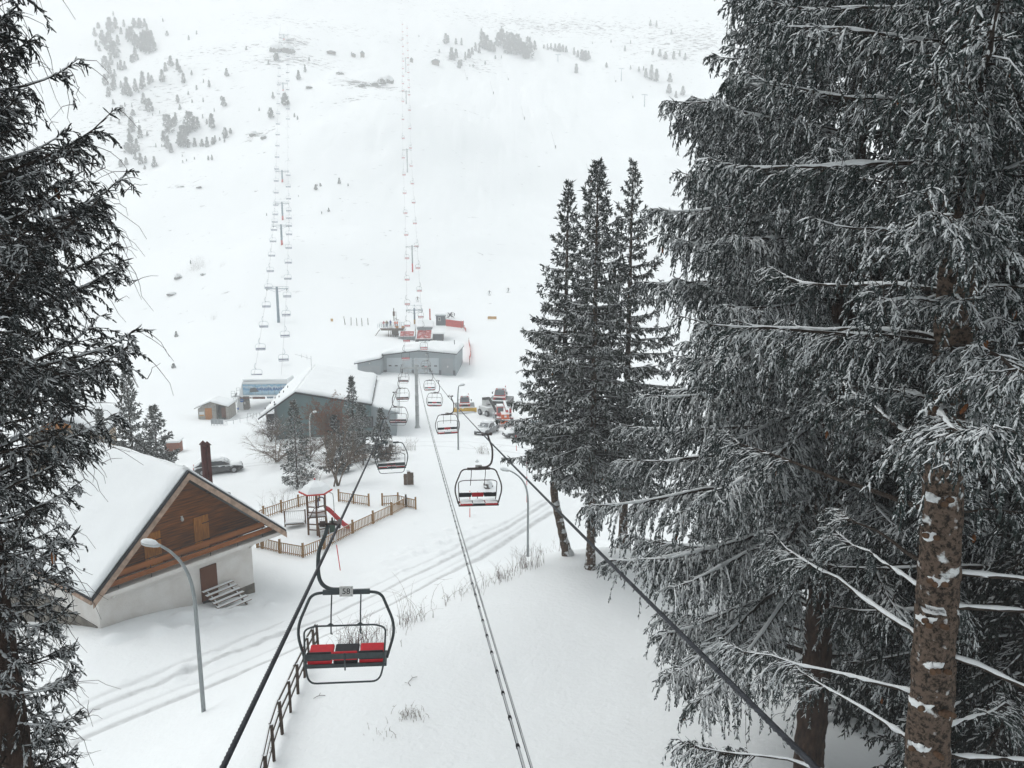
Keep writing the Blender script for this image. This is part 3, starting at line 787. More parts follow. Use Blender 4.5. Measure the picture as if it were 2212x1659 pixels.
def chair(label, loc, rz, snowy=True, number=None, bar_down=False, brown=False, roll=0.0, group='red and black three-seat chairs'):
    t = thing('lift_chair', label, 'chairlift chair', loc, rz, group)
    t.rotation_euler = (0, roll, rz)
    ms = M_STEEL_B if brown else M_STEEL_G
    pr, pk = (M_PADR, M_PADK) if snowy else (M_PADR0, M_PADK0)
    b = MB(); b.tube(smooth_path([(-.19, 0, -.02), (-.24, 0, -.2), (-.345, 0, -.48), (-.37, 0, -.75), (-.355, 0, -1.0), (-.29, 0, -1.15), (-.16, 0, -1.235), (.0, 0, -1.25), (.14, 0, -1.25)], 5), .036, 10)
    h = b.build('hanger', M_STEEL_B if brown else ms, t)
    b = MB(); b.tube([(-.36, 0, 0), (-.02, 0, 0)], .022, 8); b.tube([(-.34, 0, 0), (-.24, 0, 0)], .055, 10); b.box((.0, 0, 0), (.07, .26, .085)); b.tube([(-.12, 0, .0), (-.12, 0, .12)], .018, 6); b.box((-.06, 0, .01), (.06, .12, .05))
    b.build('grip', M_STEEL_B, h, bev=.008)
    xc = .13
    b = MB(); b.tube(rounded([(xc + .74, .0, -2.62), (xc + .90, .0, -2.02), (xc + .62, 0, -1.33), (xc + .35, 0, -1.30), (xc - .35, 0, -1.30), (xc - .62, 0, -1.33), (xc - .90, 0, -2.02), (xc - .74, 0, -2.62)], .28, 6), .027, 9)
    b.box((xc, 0, -1.30), (.84, .05, .085))
    b.build('outer_frame', ms, t)
    b = MB(); b.box((xc, -.045, -1.27), (.24, .012, .20)); 
    pl = b.build('number_plate', M_PLATE, t, bev=.004)
    if number:
        for (x, z) in ((-.09, .07), (.09, .07), (-.09, -.07), (.09, -.07)):
            b = MB(); b.cyl((xc + x, -.05, -1.27 + z), (xc + x, -.057, -1.27 + z), .012, n=8); b.build('bolt', M_STEEL, pl)
        text_part('number', number, .15, M_INK, pl, (xc, -.052, -1.27), (R(90), 0, 0), .002)
    # back hoop that also carries the low backrest
    b = MB(); b.tube(rounded([(xc - .69, -.34, -2.56), (xc - .72, -.28, -1.88), (xc - .55, -.26, -1.82), (xc + .55, -.26, -1.82), (xc + .72, -.28, -1.88), (xc + .69, -.34, -2.56), (xc + .62, -.45, -2.82), (xc - .62, -.45, -2.82)], .2, 6, True), .017, 8, closed=True)
    b.build('back_hoop', ms, t)
    for x in (-.26, .26):
        b = MB(); b.tube([(xc + x, -.02, -1.34), (xc + x, -.14, -1.65), (xc + x + .01, -.26, -1.83), (xc + x + .01, -.25, -1.98), (xc + x + .03, -.22, -2.0)], .013, 7)
        b.prism([(xc + x - .09, -.265, -1.83), (xc + x + .09, -.265, -1.83), (xc + x, -.225, -1.78)], (0, .012, 0))
        b.build('hoop_rod', ms, t)
    # seat and back pads
    for i, x in enumerate((-.46, 0, .46)):
        b = MB(); b.box((xc + x, .08, -2.56), (.44, .56, .075), rx=R(4)); b.build('seat', pr if i != 1 else pk, t, bev=.025)
        b = MB(); b.box((xc + x, -.30, -2.385), (.44, .06, .17), rx=R(8)); b.build('backrest', pk if i != 1 else pr, t, bev=.022)
    b = MB(); b.bar((xc - .70, -.345, -2.37), (xc + .70, -.345, -2.37), .035, .10); b.build('backrest_beam', ms, t, bev=.006)
    b = MB(); b.bar((xc - .74, -.20, -2.63), (xc + .74, -.20, -2.63), .05, .07); b.bar((xc - .74, .20, -2.63), (xc + .74, .20, -2.63), .04, .06); b.bar((xc - .72, -.2, -2.63), (xc - .72, .2, -2.63), .04, .06); b.bar((xc + .72, -.2, -2.63), (xc + .72, .2, -2.63), .04, .06)
    b.build('seat_frame', ms, t, bev=.006)
    b = MB(); b.tube([(xc, -.37, -2.3), (xc, -.36, -2.45), (xc, -.28, -2.68)], .014, 6); b.build('centre_stay', ms, t)
    if snowy:
        b = MB()
        for i, x in enumerate((-.46, 0, .46)): b.ball((xc + x, -.02, -2.522), (.215, .17, .05), 12, 6, .05, i)
        b.build('seat_snow', M_SNOWLUMP, t)
    return t
def far_chair(label, group, loc, rz, kind):
    """chair for the distance: outer frame with hanger, and seat"""
    t = thing('lift_chair', label, 'chairlift chair', loc, rz, group)
    if kind == 'red': ms, mp, wd, xc = M_STEEL_G, M_PADR, .72, .13
    else: ms, mp, wd, xc = M_BLUEST, M_BLUEPAD, 1.05, .0
    b = MB(); b.tube(smooth_path([(0, 0, 0), (-.2, 0, -.1), (-.36, 0, -.6), (-.34, 0, -1.0), (xc, 0, -1.25)], 3), .045, 6)
    b.tube(rounded([(xc + wd, 0, -2.8), (xc + wd * 1.1, 0, -1.7), (xc + wd * .8, 0, -1.3), (xc - wd * .8, 0, -1.3), (xc - wd * 1.1, 0, -1.7), (xc - wd, 0, -2.8)], .25, 4), .036, 6)
    b.tube([(xc - wd, -.25, -2.2), (xc + wd, -.25, -2.2)], .025, 5)
    b.build('frame', ms, t)
    b = MB(); b.box((xc, 0, -2.76), (wd * 2, .46, .12)); b.box((xc, -.28, -2.45), (wd * 2, .07, .22)); b.build('seat', mp, t)
    b = MB(); b.box((xc, .02, -2.68), (wd * 1.9, .4, .05)); b.build('seat_snow', M_SNOWLUMP, t)
    return t

# ---- the red lift: line geometry
LSL = -.139                                   # sideways drift of the line per metre forward
LYAW = math.atan(-LSL)
def line_x(side, y, c=0.6): return c + side * 2.0 + LSL * y
SUP = []                                      # supports of the near lift: (y, z of rope, bend in x)
def sup_from(u, v, d): 
    p = U(u, v, d); return p
TOW = [  # head pixel u, rope pixel v, base pixel v, depth
    (899, 797, 926, 110), (895, 671, 722, 200), (890, 534, 593, 264), (879, 324, 370, 370), (877, 198, 231, 430), (876, 126, 158, 528)]
SUPC = [Vector((.6 + .139 * 14, -14, 25.6))]
for (u, v, vb, d) in TOW: SUPC.append(U(u, v, d))
SUPC.append(U(874, 40, 640))
def span(a, b, n, sag):
    out = []
    for k in range(n):
        t = k / n
        p = a.lerp(b, t); p.z -= 4 * sag * t * (1 - t); out.append(p)
    return out
def rope_line(side, half=2.0, sup=None, sag0=None):
    pts = []; S = sup or SUPC
    for i in range(len(S) - 1):
        a, b = S[i].copy(), S[i + 1].copy()
        d = (b - a); d.z = 0; nrm = Vector((d.y, -d.x, 0)).normalized()
        if i == 0 and sup is None:
            nrm = Vector((1, 0, 0))
        a += nrm * side * half; b += nrm * side * half
        L_ = (b - a).length
        pts += span(a, b, max(8, int(L_ / 2.5)), sag0 if (i == 0 and sag0 is not None) else min(L_ * L_ / 11500, 2.4))
        last = b
    return pts + [last]
def path_len(P):
    s = [0.0]
    for a, b in zip(P[:-1], P[1:]): s.append(s[-1] + (b - a).length)
    return s
def at_len(P, S, q):
    for i in range(len(S) - 1):
        if S[i + 1] >= q:
            f = (q - S[i]) / (S[i + 1] - S[i]); return P[i].lerp(P[i + 1], f)
    return P[-1]
def stranded(name, label, P, r, near=42.0, cat='rope', strands=6, lay=.36, mt=None):
    """twisted steel rope: near part has a lobed, turning cross-section, the rest is round"""
    S = path_len(P)
    b = MB()
    q = 15.0
    step = .010
    V = []; n = 18
    while q < near:
        p = at_len(P, S, q); p2 = at_len(P, S, q + .02); t = (p2 - p).normalized()
        x = t.cross(Vector((0, 0, 1))).normalized(); y = x.cross(t)
        tw = 2 * PI * q / lay / 1.0
        for k in range(n):
            th = 2 * PI * k / n
            rr = r * (1 + .16 * math.cos(strands * (th) ))
            a = th + tw
            V.append(p + (x * math.cos(a) + y * math.sin(a)) * rr)
        q += step * (1 + (q - 15) / 5)
    m = len(V) // n
    F = [(i * n + k, i * n + (k + 1) % n, (i + 1) * n + (k + 1) % n, (i + 1) * n + k) for i in range(m - 1) for k in range(n)]
    b.add(V, F, True)
    rest = [at_len(P, S, near - .3)] + [p for p, s in zip(P, S) if s > near]
    b.tube(rest, r, 6)
    return tag(b.build(name, mt or M_ROPE), label, cat)
ROPE_L = rope_line(-1, sag0=1.15); ROPE_R = rope_line(1, 1.88, sag0=.75)
stranded('haul_rope', 'twisted steel haul rope carrying the chair numbered 58', ROPE_L, .021)
stranded('haul_rope', 'twisted steel haul rope crossing in front of the big spruces', ROPE_R, .021)
# control cable hung in the middle between the two ropes: two lines lashed together
def cable(off, rad, label):
    top = U(899, 780, 110)
    pts = []
    for k in range(90):
        t = k / 89
        a = Vector((.6 + off * 1.0 + .139 * 14, -14, 25.85)); 
        p = a.lerp(top, t); p.z -= 4 * 1.25 * t * (1 - t)
        p.x += 0; pts.append(p)
    return pts
ca = cable(-.02, .011, ''); cb_ = cable(.035, .009, '')
cbt = thing('control_cable', 'thin black control cable tied along its carrier wire between the two haul ropes', 'cable', ca[10])
for nm, P, r_ in (('carrier_wire', ca, .010), ('signal_cable', cb_, .0085)):
    b = MB(); b.tube([p - ca[10] for p in P], r_, 7); b.build(nm, M_CABLE, cbt)
b = MB(); b.tube([(-.018, 0, 0), (.018, 0, 0)], .0135, 7); tie = b.build('cable_tie', M_RUBBER, cbt)
S_ = path_len(ca); q = 17.5; first = True
while q < 58:
    p = at_len(ca, S_, q); t = (at_len(ca, S_, q + .05) - p).normalized()
    o = tie if first else tie.copy()
    if not first: COL.objects.link(o)
    first = False
    o.location = p - ca[10]; o.rotation_mode = 'QUATERNION'; o.rotation_quaternion = t.to_track_quat('X', 'Z'); q += .38 + (q - 17) * .006
# continuing overhead cable beyond the first tower
# ---- chairs on it
SL, SR = path_len(ROPE_L), path_len(ROPE_R)
def yaw_at(P, S, q):
    a = at_len(P, S, q - 1); b = at_len(P, S, q + 1); return math.atan2(-(b.x - a.x), b.y - a.y)
def len_at_y(P, S, y):
    for i in range(len(P) - 1):
        if P[i + 1].y >= y: return S[i] + (S[i + 1] - S[i]) * (y - P[i].y) / (P[i + 1].y - P[i].y)
q0 = len_at_y(ROPE_L, SL, 12.6); q1 = len_at_y(ROPE_R, SR, 26.2)
SPC = 25.6
nearL = ['lift chair numbered 58, the large one with bare pads in front of the road', 'lift chair numbered 57 hanging over the snow bank near the wooden sign',
         'empty lift chair in front of the grey building\'s corner', 'lift chair hanging just below the one level with the tower foot', 'lift chair just under the garage\'s small side door', 'lift chair before the garage wall beside the tower arm']
nearR = ['big snow-seated lift chair with a brown hanger above the street lamp', 'snow-seated lift chair in front of the lamp post by the parked pickup', 'lift chair before the yellow-bladed groomer', 'lift chair at the foot of the garage wall', 'lift chair in front of the garage roof', 'lift chair beside the tower head at the garage doors']
chairs_far_red = None
for side, P, S, q, labs in ((-1, ROPE_L, SL, q0, nearL), (1, ROPE_R, SR, q1, nearR)):
    for k in range(5 if side < 0 else 5):
        p = at_len(P, S, q); yw = yaw_at(P, S, q)
        chair(labs[k], p, yw + (0 if side < 0 else PI), snowy=not (side < 0 and k == 0), number=('58', '57')[k] if side < 0 and k < 2 else None, brown=(side > 0 or k > 1), roll=R((2.2, -1.2, 1.6, -.8, 2.0)[k]) if side < 0 else R((-1.0, 1.4, -2.0, .8, -1.3)[k]))
        q += SPC
    k = 0
    while q < S[-1] - 4:
        p = at_len(P, S, q); yw = yaw_at(P, S, q)
        g = 'small red-lift chairs climbing the slope'
        lab = 'small empty chair of the red lift on its climb above the station' if p.y > 205 else 'small empty chair of the red lift over the station roofs'
        if chairs_far_red is None: o = chairs_far_red = far_chair(lab, g, p, yw, 'red')
        else:
            o = copy_tree(chairs_far_red); o.location = p; o['label'] = lab
        o.rotation_euler = (0, 0, yw + (0 if side < 0 else PI))
        q += SPC
# ---- towers
def tower(label, head, base, yaw, gauge, mp, mlow=None, low=.4, r0=.30, r1=.24, big=True, wheels=4, group=None, deck=False):
    t = thing('lift_tower', label, 'lift tower', base, yaw, group)
    h = head.z - base.z
    b = MB()
    if mlow:
        z1 = h * low
        b.tube([(0, 0, -.6), (0, 0, z1)], [r0, r0 * .9], 14); b.build('lower_pole', mlow, t)
        b = MB(); b.tube([(0, 0, z1), (0, 0, h + .7)], [r0 * .9, r1], 14); b.build('pole', mp, t)
    else:
        zz = [-.6, 0, .3, .35]; rr = [r0 * 1.5, r0 * 1.5, r0 * 1.15, r0]
        n = 6
        for k in range(1, n + 1):
            z = .35 + (h + .3) * k / n; r_ = r0 + (r1 - r0) * k / n
            zz += [z - .05, z - .04, z + .04, z + .05]; rr += [r_, r_ * 1.12, r_ * 1.12, r_]
        b.tube([(0, 0, z) for z in zz], rr, 14); b.build('pole', mp, t)
    g = gauge / 2
    b = MB(); b.bar((-g - .25, 0, h + .15), (g + .25, 0, h + .15), .16, .2); b.bar((-g * .9, 0, h + .05), (0, 0, h - .9), .07, .07); b.bar((g * .9, 0, h + .05), (0, 0, h - .9), .07, .07)
    b.build('crossarm', mp, t)
    if big:
        b = MB()
        zt = h + 1.45
        b.bar((-g - .2, 0, zt), (g + .2, 0, zt), .07, .07); b.bar((0, 0, h + .3), (0, 0, zt + .25), .1, .1)
        for s in (-1, 1): b.bar((s * g, 0, h + .2), (s * (g - .5), 0, zt), .05, .05); b.bar((s * g, 0, h + .2), (s * g, 0, zt), .05, .05); b.bar((0, 0, zt), (s * g * .55, 0, h + .25), .04, .04)
        b.build('lifting_frame', mp, t)
    for s in (-1, 1):
        b = MB(); L_ = .42 * wheels; b.bar((s * g + s * .12, -L_ / 2, -.12 + h), (s * g + s * .12, L_ / 2, h - .12), .08, .16); b.bar((s * g + s * .12, 0, h + .15), (s * g + s * .12, 0, h - .1), .1, .12)
        sa = b.build('sheave_assembly', M_STEEL_G, t)
        for k in range(wheels):
            y = (k - (wheels - 1) / 2) * .42
            b = MB(); b.tube([(s * g - .05, y, h - .19), (s * g + .05, y, h - .19)], .18, 14); b.build('sheave_wheel', M_RUBBER, sa)
        if big:
            b = MB(); x = s * (g - .55)
            b.box((x, 0, h - .55), (.5, 1.6, .05)); 
            for (a, c) in ((-.25, -.8), (.25, -.8), (-.25, .8), (.25, .8)): b.bar((x + a, c, h - .55), (x + a, c, h + .35), .035, .035)
            for c in (-.8, .8): b.bar((x - .25, c, h + .35), (x + .25, c, h + .35), .035, .035)
            for a in (-.25, .25): b.bar((x + a, -.8, h + .35), (x + a, .8, h + .35), .03, .03)
            b.build('work_platform', M_STEEL, t)
    if deck:
        b = MB()
        b.bar((-g - .6, -.35, h + .75), (g + .6, -.35, h + .75), .05, .05); b.bar((-g - .6, .35, h + .75), (g + .6, .35, h + .75), .05, .05)
        for k in range(9): x = (k - 4) / 4 * (g + .6); b.bar((x, -.35, h + .2), (x, -.35, h + .75), .035, .035)
        b.bar((-g - .6, 0, h + .22), (g + .6, 0, h + .22), .7, .05)
        b.build('walkway', mp, t)
    if big:
        b = MB()
        for s in (-.16, .16): b.bar((s, -r0 - .18, .8), (s, -r1 - .16, h + .4), .03, .03)
        z = 1.0
        while z < h: b.bar((-.16, -r0 - .17, z), (.16, -r0 - .17, z), .022, .022); z += .35
        b.build('ladder', M_STEEL, t)
    return t
tl = ['grey riveted lift tower standing alone in front of the garage', 'lift tower with ochre foot and blue head rising through the station roofs', 'lift tower with a reddish foot on the slope above the station',
      'slim misty lift tower halfway up the red line', 'misty lift tower of the red line below the little hut', 'faint lift tower of the red line beside the mid-slope hut']
lowm = [None, M_YEL, M_REDP, None, None, None]
for i, (u, v, vb, d) in enumerate(TOW):
    head = SUPC[i + 1]
    gz = GZ(head.x, head.y)
    a, c = SUPC[i], SUPC[min(i + 2, len(SUPC) - 1)]
    tower(tl[i], head, Vector((head.x, head.y, gz)), LYAW if i == 0 else math.atan2(-(c.x - a.x), c.y - a.y), 4.0, M_PALE if i == 0 else (M_BLUEST if i == 1 else M_STEEL), lowm[i], (.62 if i == 1 else .35), big=(i < 2), wheels=6 if i < 2 else 4, r0=.30 if i == 0 else .28)
# ---- the blue lift
BT = [(574, 847, 893, 146), (598, 625, 701, 213), (607, 489, 528, 274), (609, 440, 471, 320), (609, 371, 404, 357), (611, 181, 206, 464), (613, 76, 99, 540)]
BSUP = [U(u, v, d) for (u, v, vb, d) in BT] + [U(614, 20, 640)]
B_L = rope_line(-1, 2.7, BSUP); B_R = rope_line(1, 2.7, BSUP)
for P, lab in ((B_L, 'thin haul rope of the blue lift, on the side of the stone hut'), (B_R, 'thin haul rope of the blue lift, on the side of the grey building')):
    b = MB(); b.tube(P, .021, 5); tag(b.build('haul_rope', M_ROPE), lab, 'rope')
bl = ['tall blue-grey lift tower nearest above the blue station', 'blue-lift tower with a reddish foot, second above the station', 'blue-lift tower close above two others on the white slope', 'blue-lift tower below the pine-dotted slope', 'misty blue-lift tower among rocks and small pines', 'faint blue-lift tower on the rocky knoll near the mist']
for i in range(1, 7):
    u, v, vb, d = BT[i]; hd = BSUP[i]; a, c = BSUP[i - 1], BSUP[i + 1]
    tower(bl[i - 1], hd, Vector((hd.x, hd.y, GZ(hd.x, hd.y))), math.atan2(-(c.x - a.x), c.y - a.y), 5.4, M_BLUEST, M_BLUEST if i == 1 else M_REDP, .25 if i > 1 else .5, r0=.42, r1=.34, big=False, wheels=6 if i < 4 else 4, deck=True)
cf = None
for P, s0, sd in ((B_L, 17.0, 0), (B_R, 9.0, PI)):
    S = path_len(P); q = s0
    while q < S[-1] - 10:
        p = at_len(P, S, q); yw = yaw_at(P, S, q)
        lab = 'blue-lift chair with a dark blue seat just above its station' if p.y < 200 else 'small distant chair of the blue lift on the white slope'
        if cf is None: o = cf = far_chair(lab, 'blue-lift chairs strung up the mountain', p, yw, 'blue')
        else: o = copy_tree(cf); o.location = p; o['label'] = lab
        o.rotation_euler = (0, 0, yw + sd)
        q += 17.0
# ================================================================ BUILDINGS
M_PLASTER = mat('white_plaster', (.70, .685, .66), .9, col2=(.60, .57, .535), scale=1.2, bump=.5, bump_scale=14)
M_CONC = mat('stained_concrete', (.22, .20, .17), .9, col2=(.10, .092, .08), scale=1.6, bump=.5, bump_scale=12)
M_WOODW = mat('dark_stained_boards', (.27, .088, .014), .8, col2=(.050, .017, .005), scale=2.6, stretch=(.35, 1, 5.0), bump=.6, bump_scale=6)
M_SHUT = mat('golden_shutter_wood', (.50, .20, .034), .65, col2=(.28, .10, .018), scale=4, stretch=(7, 1, .5), bump=.3)
M_ORNG = mat('orange_brown_board', (.26, .085, .020), .6, var=.35, scale=2.5, stretch=(.3, 1, 3))
M_FASC = mat('weathered_fascia', (.46, .33, .25), .8, var=.45, scale=3.5, bump=.3)
M_DARKM = mat('dark_roof_metal', (.022, .026, .032), .55, .2, var=.3)
M_SNOWR = mat('roof_snow', (.82, .85, .86), .8, var=.03, scale=.8, bump=.35, bump_scale=4)
M_DOORB = mat('brown_door', (.115, .040, .018), .55, var=.25, scale=6, stretch=(5, 1, .4))
M_FLUE = mat('oxide_red_flue', (.085, .024, .022), .55, .2, var=.4, scale=5)
M_WSTEP = mat('snowy_step_wood', (.17, .085, .035), .75, var=.5, scale=6, stretch=(.4, 3, 1), snow=1, snow_thr=.62, snow_scale=2.2)
M_GLASS = mat('dark_glass', (.03, .038, .045), .12, spec=.8, var=.3, scale=1)
M_BLUEW = mat('grey_blue_render', (.12, .185, .19), .85, col2=(.09, .145, .15), scale=.7, bump=.25, bump_scale=16)
M_GARW = mat('pale_blue_grey_wall', (.30, .345, .365), .85, var=.12, scale=.8)
M_GARD = mat('pale_garage_door', (.47, .52, .545), .6, var=.06, scale=1)
M_GARD2 = mat('grey_metal_door', (.31, .335, .35), .6, var=.1, scale=1)
M_PLINTH = mat('dark_plinth', (.11, .125, .135), .8, var=.2)
M_STONE = mat('rubble_stone', (.36, .345, .315), .9, col2=(.22, .205, .18), scale=2.6, bump=.7, bump_scale=4)
M_WSHELL = mat('white_station_shell', (.70, .72, .73), .5, var=.05)
M_REDM = mat('red_metal_canopy', (.42, .06, .055), .55, var=.35, scale=1.5, stretch=(6, 1, 1), snow=.5, snow_thr=1.02, snow_scale=1.2)
M_GREYB = mat('slate_grey_boards', (.085, .10, .115), .7, var=.2, scale=1.2)
M_TIMBER = mat('weathered_timber', (.145, .105, .075), .85, var=.5, scale=5, snow=.9, snow_thr=.7)
M_NETR = mat('red_safety_net', (.58, .05, .035), .7, var=.2, scale=2)
M_TAN = mat('tan_render', (.34, .27, .195), .9, var=.25, scale=1)

def roof_slab(b, x0, z0, x1, z1, y0, y1, t0, t1):
    """sloping slab between (x0,z0) and (x1,z1), its underside lifted t0 and top t1 above the line"""
    b.prism([(x0, y0, z0 + t0), (x1, y0, z1 + t0), (x1, y0, z1 + t1), (x0, y0, z0 + t1)], (0, y1 - y0, 0))
def snow_slab(name, parent, x0, z0, x1, z1, y0, y1, th, seed=0, nx=14, ny=16, edge=.5):
    """snow lying on a roof plane: thickness swells and rounds off at the edges"""
    rng = np.random.default_rng(seed)
    s = np.linspace(0, 1, nx); t = np.linspace(0, 1, ny)
    Sx, Ty = np.meshgrid(s, t)
    Lx = math.hypot(x1 - x0, z1 - z0); Ly = abs(y1 - y0)
    ex = np.minimum(Sx, 1 - Sx) * Lx / edge; ey = np.minimum(Ty, 1 - Ty) * Ly / edge
    f = np.sqrt(np.clip(1 - (1 - np.clip(np.minimum(ex, ey), 0, 1)) ** 2, .16, 1))
    x = x0 + (x1 - x0) * Sx; y = y0 + (y1 - y0) * Ty; zb = z0 + (z1 - z0) * Sx
    h = th * f * (1 + .25 * fbm(x * .6 + seed, y * .6, 3))
    edgew = fbm(x * 1.3 + seed * 3, y * 1.3, 3) * .10
    top = np.stack([x + edgew * (f < .5), y + edgew * (f < .5), zb + h], -1).reshape(-1, 3)
    bot = np.stack([x, y, zb + .004], -1).reshape(-1, 3)
    idx = np.arange(nx * ny).reshape(ny, nx)
    q = np.stack([idx[:-1, :-1], idx[:-1, 1:], idx[1:, 1:], idx[1:, :-1]], -1).reshape(-1, 4)
    n = nx * ny
    qb = q[:, ::-1] + n
    ring = np.concatenate([idx[0, :], idx[1:, -1], idx[-1, -2::-1], idx[-2:0:-1, 0]])
    r2 = np.roll(ring, -1)
    qs = np.stack([ring, ring + n, r2 + n, r2], -1)
    V = np.concatenate([top, bot]); Q = np.concatenate([q, qb, qs])
    if (x1 - x0) * (y1 - y0) < 0: Q = Q[:, ::-1]
    return np_mesh(name, V, Q, np.zeros((0, 3), np.int32), M_SNOWR, parent)

# ---------------------------------------------------------------- chalet
E1 = U(193, 1292, 36.8); E2 = U(610, 1143, 46)
gx, gy = E2.x - E1.x, E2.y - E1.y
GL = math.hypot(gx, gy); CH_ROT = math.atan2(gy, gx)
CH_Z = 5.5
ch = thing('chalet', 'white and brown chalet with a steep snow-covered roof and wooden balcony gable', 'house', (E1.x, E1.y, CH_Z), CH_ROT)
SL_Z = E1.z - CH_Z         # balcony slab height
AP_X, AP_Z = 5.5, SL_Z + 5.15
W_ = GL; DEP = 12.5
WX0, WX1 = .55, 9.55
b = MB(); b.box(((WX0 + WX1) / 2, .15 + DEP / 2, (SL_Z - .2) / 2 + .3), (WX1 - WX0, DEP - .5, SL_Z - .5)); b.build('wall', M_PLASTER, ch)
b = MB(); b.box(((WX0 + WX1) / 2, .15 + DEP / 2, .12), (WX1 - WX0 + .05, DEP - .45, 1.2)); b.box((WX0 - .01, .3 + DEP / 2, .35), (.06, DEP - .8, 2.6)); b.build('foundation', M_CONC, ch)
b = MB(); b.box((W_ / 2, .45, SL_Z - .12), (W_ - .25, 1.35, .22)); b.build('balcony_floor', M_PLASTER, ch)
zl = lambda x: SL_Z + (AP_Z - SL_Z) * (x / AP_X if x < AP_X else (W_ - x) / (W_ - AP_X))
b = MB(); b.prism([(.35, 1.15, SL_Z), (W_ - .35, 1.15, SL_Z), (AP_X, 1.15, AP_Z - .3)], (0, .2, 0)); gab = b.build('gable_wall', M_WOODW, ch)
for (x, w_, z0, z1) in ((3.95, .95, SL_Z + .02, SL_Z + 1.9), (6.85, .92, SL_Z + .05, SL_Z + 2.0)):
    b = MB(); n = 5
    for k in range(n): b.box((x - w_ / 2 + w_ * (k + .5) / n, 1.12, (z0 + z1) / 2), (w_ / n - .012, .05, z1 - z0))
    sh = b.build('shutter', M_SHUT, ch)
    b = MB()
    for zz in (z0 + .45, z1 - .45): b.box((x + w_ * .28, 1.085, zz), (w_ * .5, .015, .05))
    b.build('hinge', M_INK, sh)
b = MB(); b.ball((5.72, 1.08, SL_Z + 2.15), (.09, .09, .13), 8, 6); b.box((5.72, 1.12, SL_Z + 2.3), (.1, .08, .06)); b.build('wall_lamp', M_PLATE, ch)
for (z0, z1) in ((SL_Z + .22, SL_Z + .5), (SL_Z + .68, SL_Z + .96)):
    xa = .25 + (z1 - SL_Z) * AP_X / (AP_Z - SL_Z); xb = W_ - .25 - (z1 - SL_Z) * (W_ - AP_X) / (AP_Z - SL_Z)
    b = MB(); b.box(((xa + xb) / 2, -.12, (z0 + z1) / 2), (xb - xa, .035, z1 - z0)); b.build('balcony_board', M_ORNG, ch)
b = MB()
for k in range(6): x = 1.4 + (W_ - 2.9) * k / 5; b.bar((x, -.09, SL_Z - .1), (x, -.09, SL_Z + 1.05), .03, .03)
b.bar((1.2, -.09, SL_Z + 1.05), (W_ - 1.3, -.09, SL_Z + 1.05), .03, .03); b.build('railing', M_INK, ch)
# roof: planes, snow, verge boards
for sx, (xa, xb) in (('l', (-.02, AP_X)), ('r', (W_ + .02, AP_X))):
    b = MB(); roof_slab(b, xa, SL_Z - .12, xb, AP_Z - .02, -.36, DEP + .3, -.05, .17); rf = b.build('roof', M_DARKM, ch)
    b = MB(); roof_slab(b, xa, SL_Z - .12, xb, AP_Z - .02, -.395, -.363, -.34, .03); b.build('verge_board', M_FASC, rf)
    snow_slab('roof_snow', rf, xa + (.02 if sx == 'l' else -.02), SL_Z + .05, xb, AP_Z + .15, -.20, DEP + .25, .30, 3 if sx == 'l' else 4, 24, 30, .7)
b = MB(); b.bar((-.05, -.3, SL_Z - .18), (-.05, DEP + .3, SL_Z - .18), .1, .16); b.build('eave_board', M_FASC, ch)
# door, steps, beam slots, brackets
b = MB(); b.box((6.62, .36, 1.85), (1.0, .12, 2.05)); dr = b.build('door', M_DOORB, ch, bev=.01)
b = MB(); b.box((6.62, .30, .82), (1.0, .06, .14)); b.build('threshold', M_INK, dr)
_sp = Vector((E1.x, E1.y, 0)) + Matrix.Rotation(CH_ROT, 3, 'Z') @ Vector((7.0, -1.5, 0))
_sg = GZ(_sp.x, _sp.y) - CH_Z + .10
for k in range(6):
    b = MB(); y = .12 - .30 * k; z = max(.80, _sg + .75) + (_sg - max(.80, _sg + .75)) * k / 5
    b.box((7.0 + .02 * k, y, z), (1.95, .25, .05)); b.build('step', M_WSTEP, ch, bev=.008)
b = MB()
for s in (-.7, .7): b.bar((7.05 + s, .3, max(.8, _sg + .75) - .1), (7.05 + s, -1.5, _sg - .15), .08, .16)
b.build('step_stringer', M_TIMBER, ch)
for x in (2.3, 3.7, 5.15, 8.55):
    b = MB(); b.box((x, .37, SL_Z - .42), (.85, .06, .07)); b.build('wall_slot', M_DOORB, ch)
for x in (1.2, 9.3):
    b = MB(); b.prism([(x, .3, SL_Z - .24), (x, -.15, SL_Z - .24), (x, .3, SL_Z - .62)], (.1, 0, 0)); b.build('bracket', M_PLASTER, ch)
# twin flues behind the ridge
for k, (x, y, zt) in enumerate(((7.80, 1.9, AP_Z + .72), (8.06, 1.9, AP_Z + .62))):
    zb = zl(x) - .1
    b = MB(); b.box((x, y, (zb + zt) / 2), (.22, .24, zt - zb)); fl = b.build('chimney_flue', M_FLUE, ch, bev=.01)
    b = MB(); b.add([(x - .17, y - .18, zt + .05), (x + .17, y - .18, zt + .05), (x + .17, y + .18, zt + .05), (x - .17, y + .18, zt + .05), (x, y, zt + .30)], [(0, 1, 4), (1, 2, 4), (2, 3, 4), (3, 0, 4), (3, 2, 1, 0)])
    for a in (-.09, .09):
        for c in (-.09, .09): b.bar((x + a, y + c, zt - .02), (x + a, y + c, zt + .06), .03, .03)
    b.build('cap', M_FLUE, fl)
b = MB(); b.box((7.93, 1.9, zl(7.93) + .95), (.52, .28, .04)); b.build('flue_band', M_FLUE, ch)
b = MB(); b.box((8.9, 1.6, zl(8.9) + .25), (.34, .3, .5)); b.build('roof_vent', M_GREYB, ch)
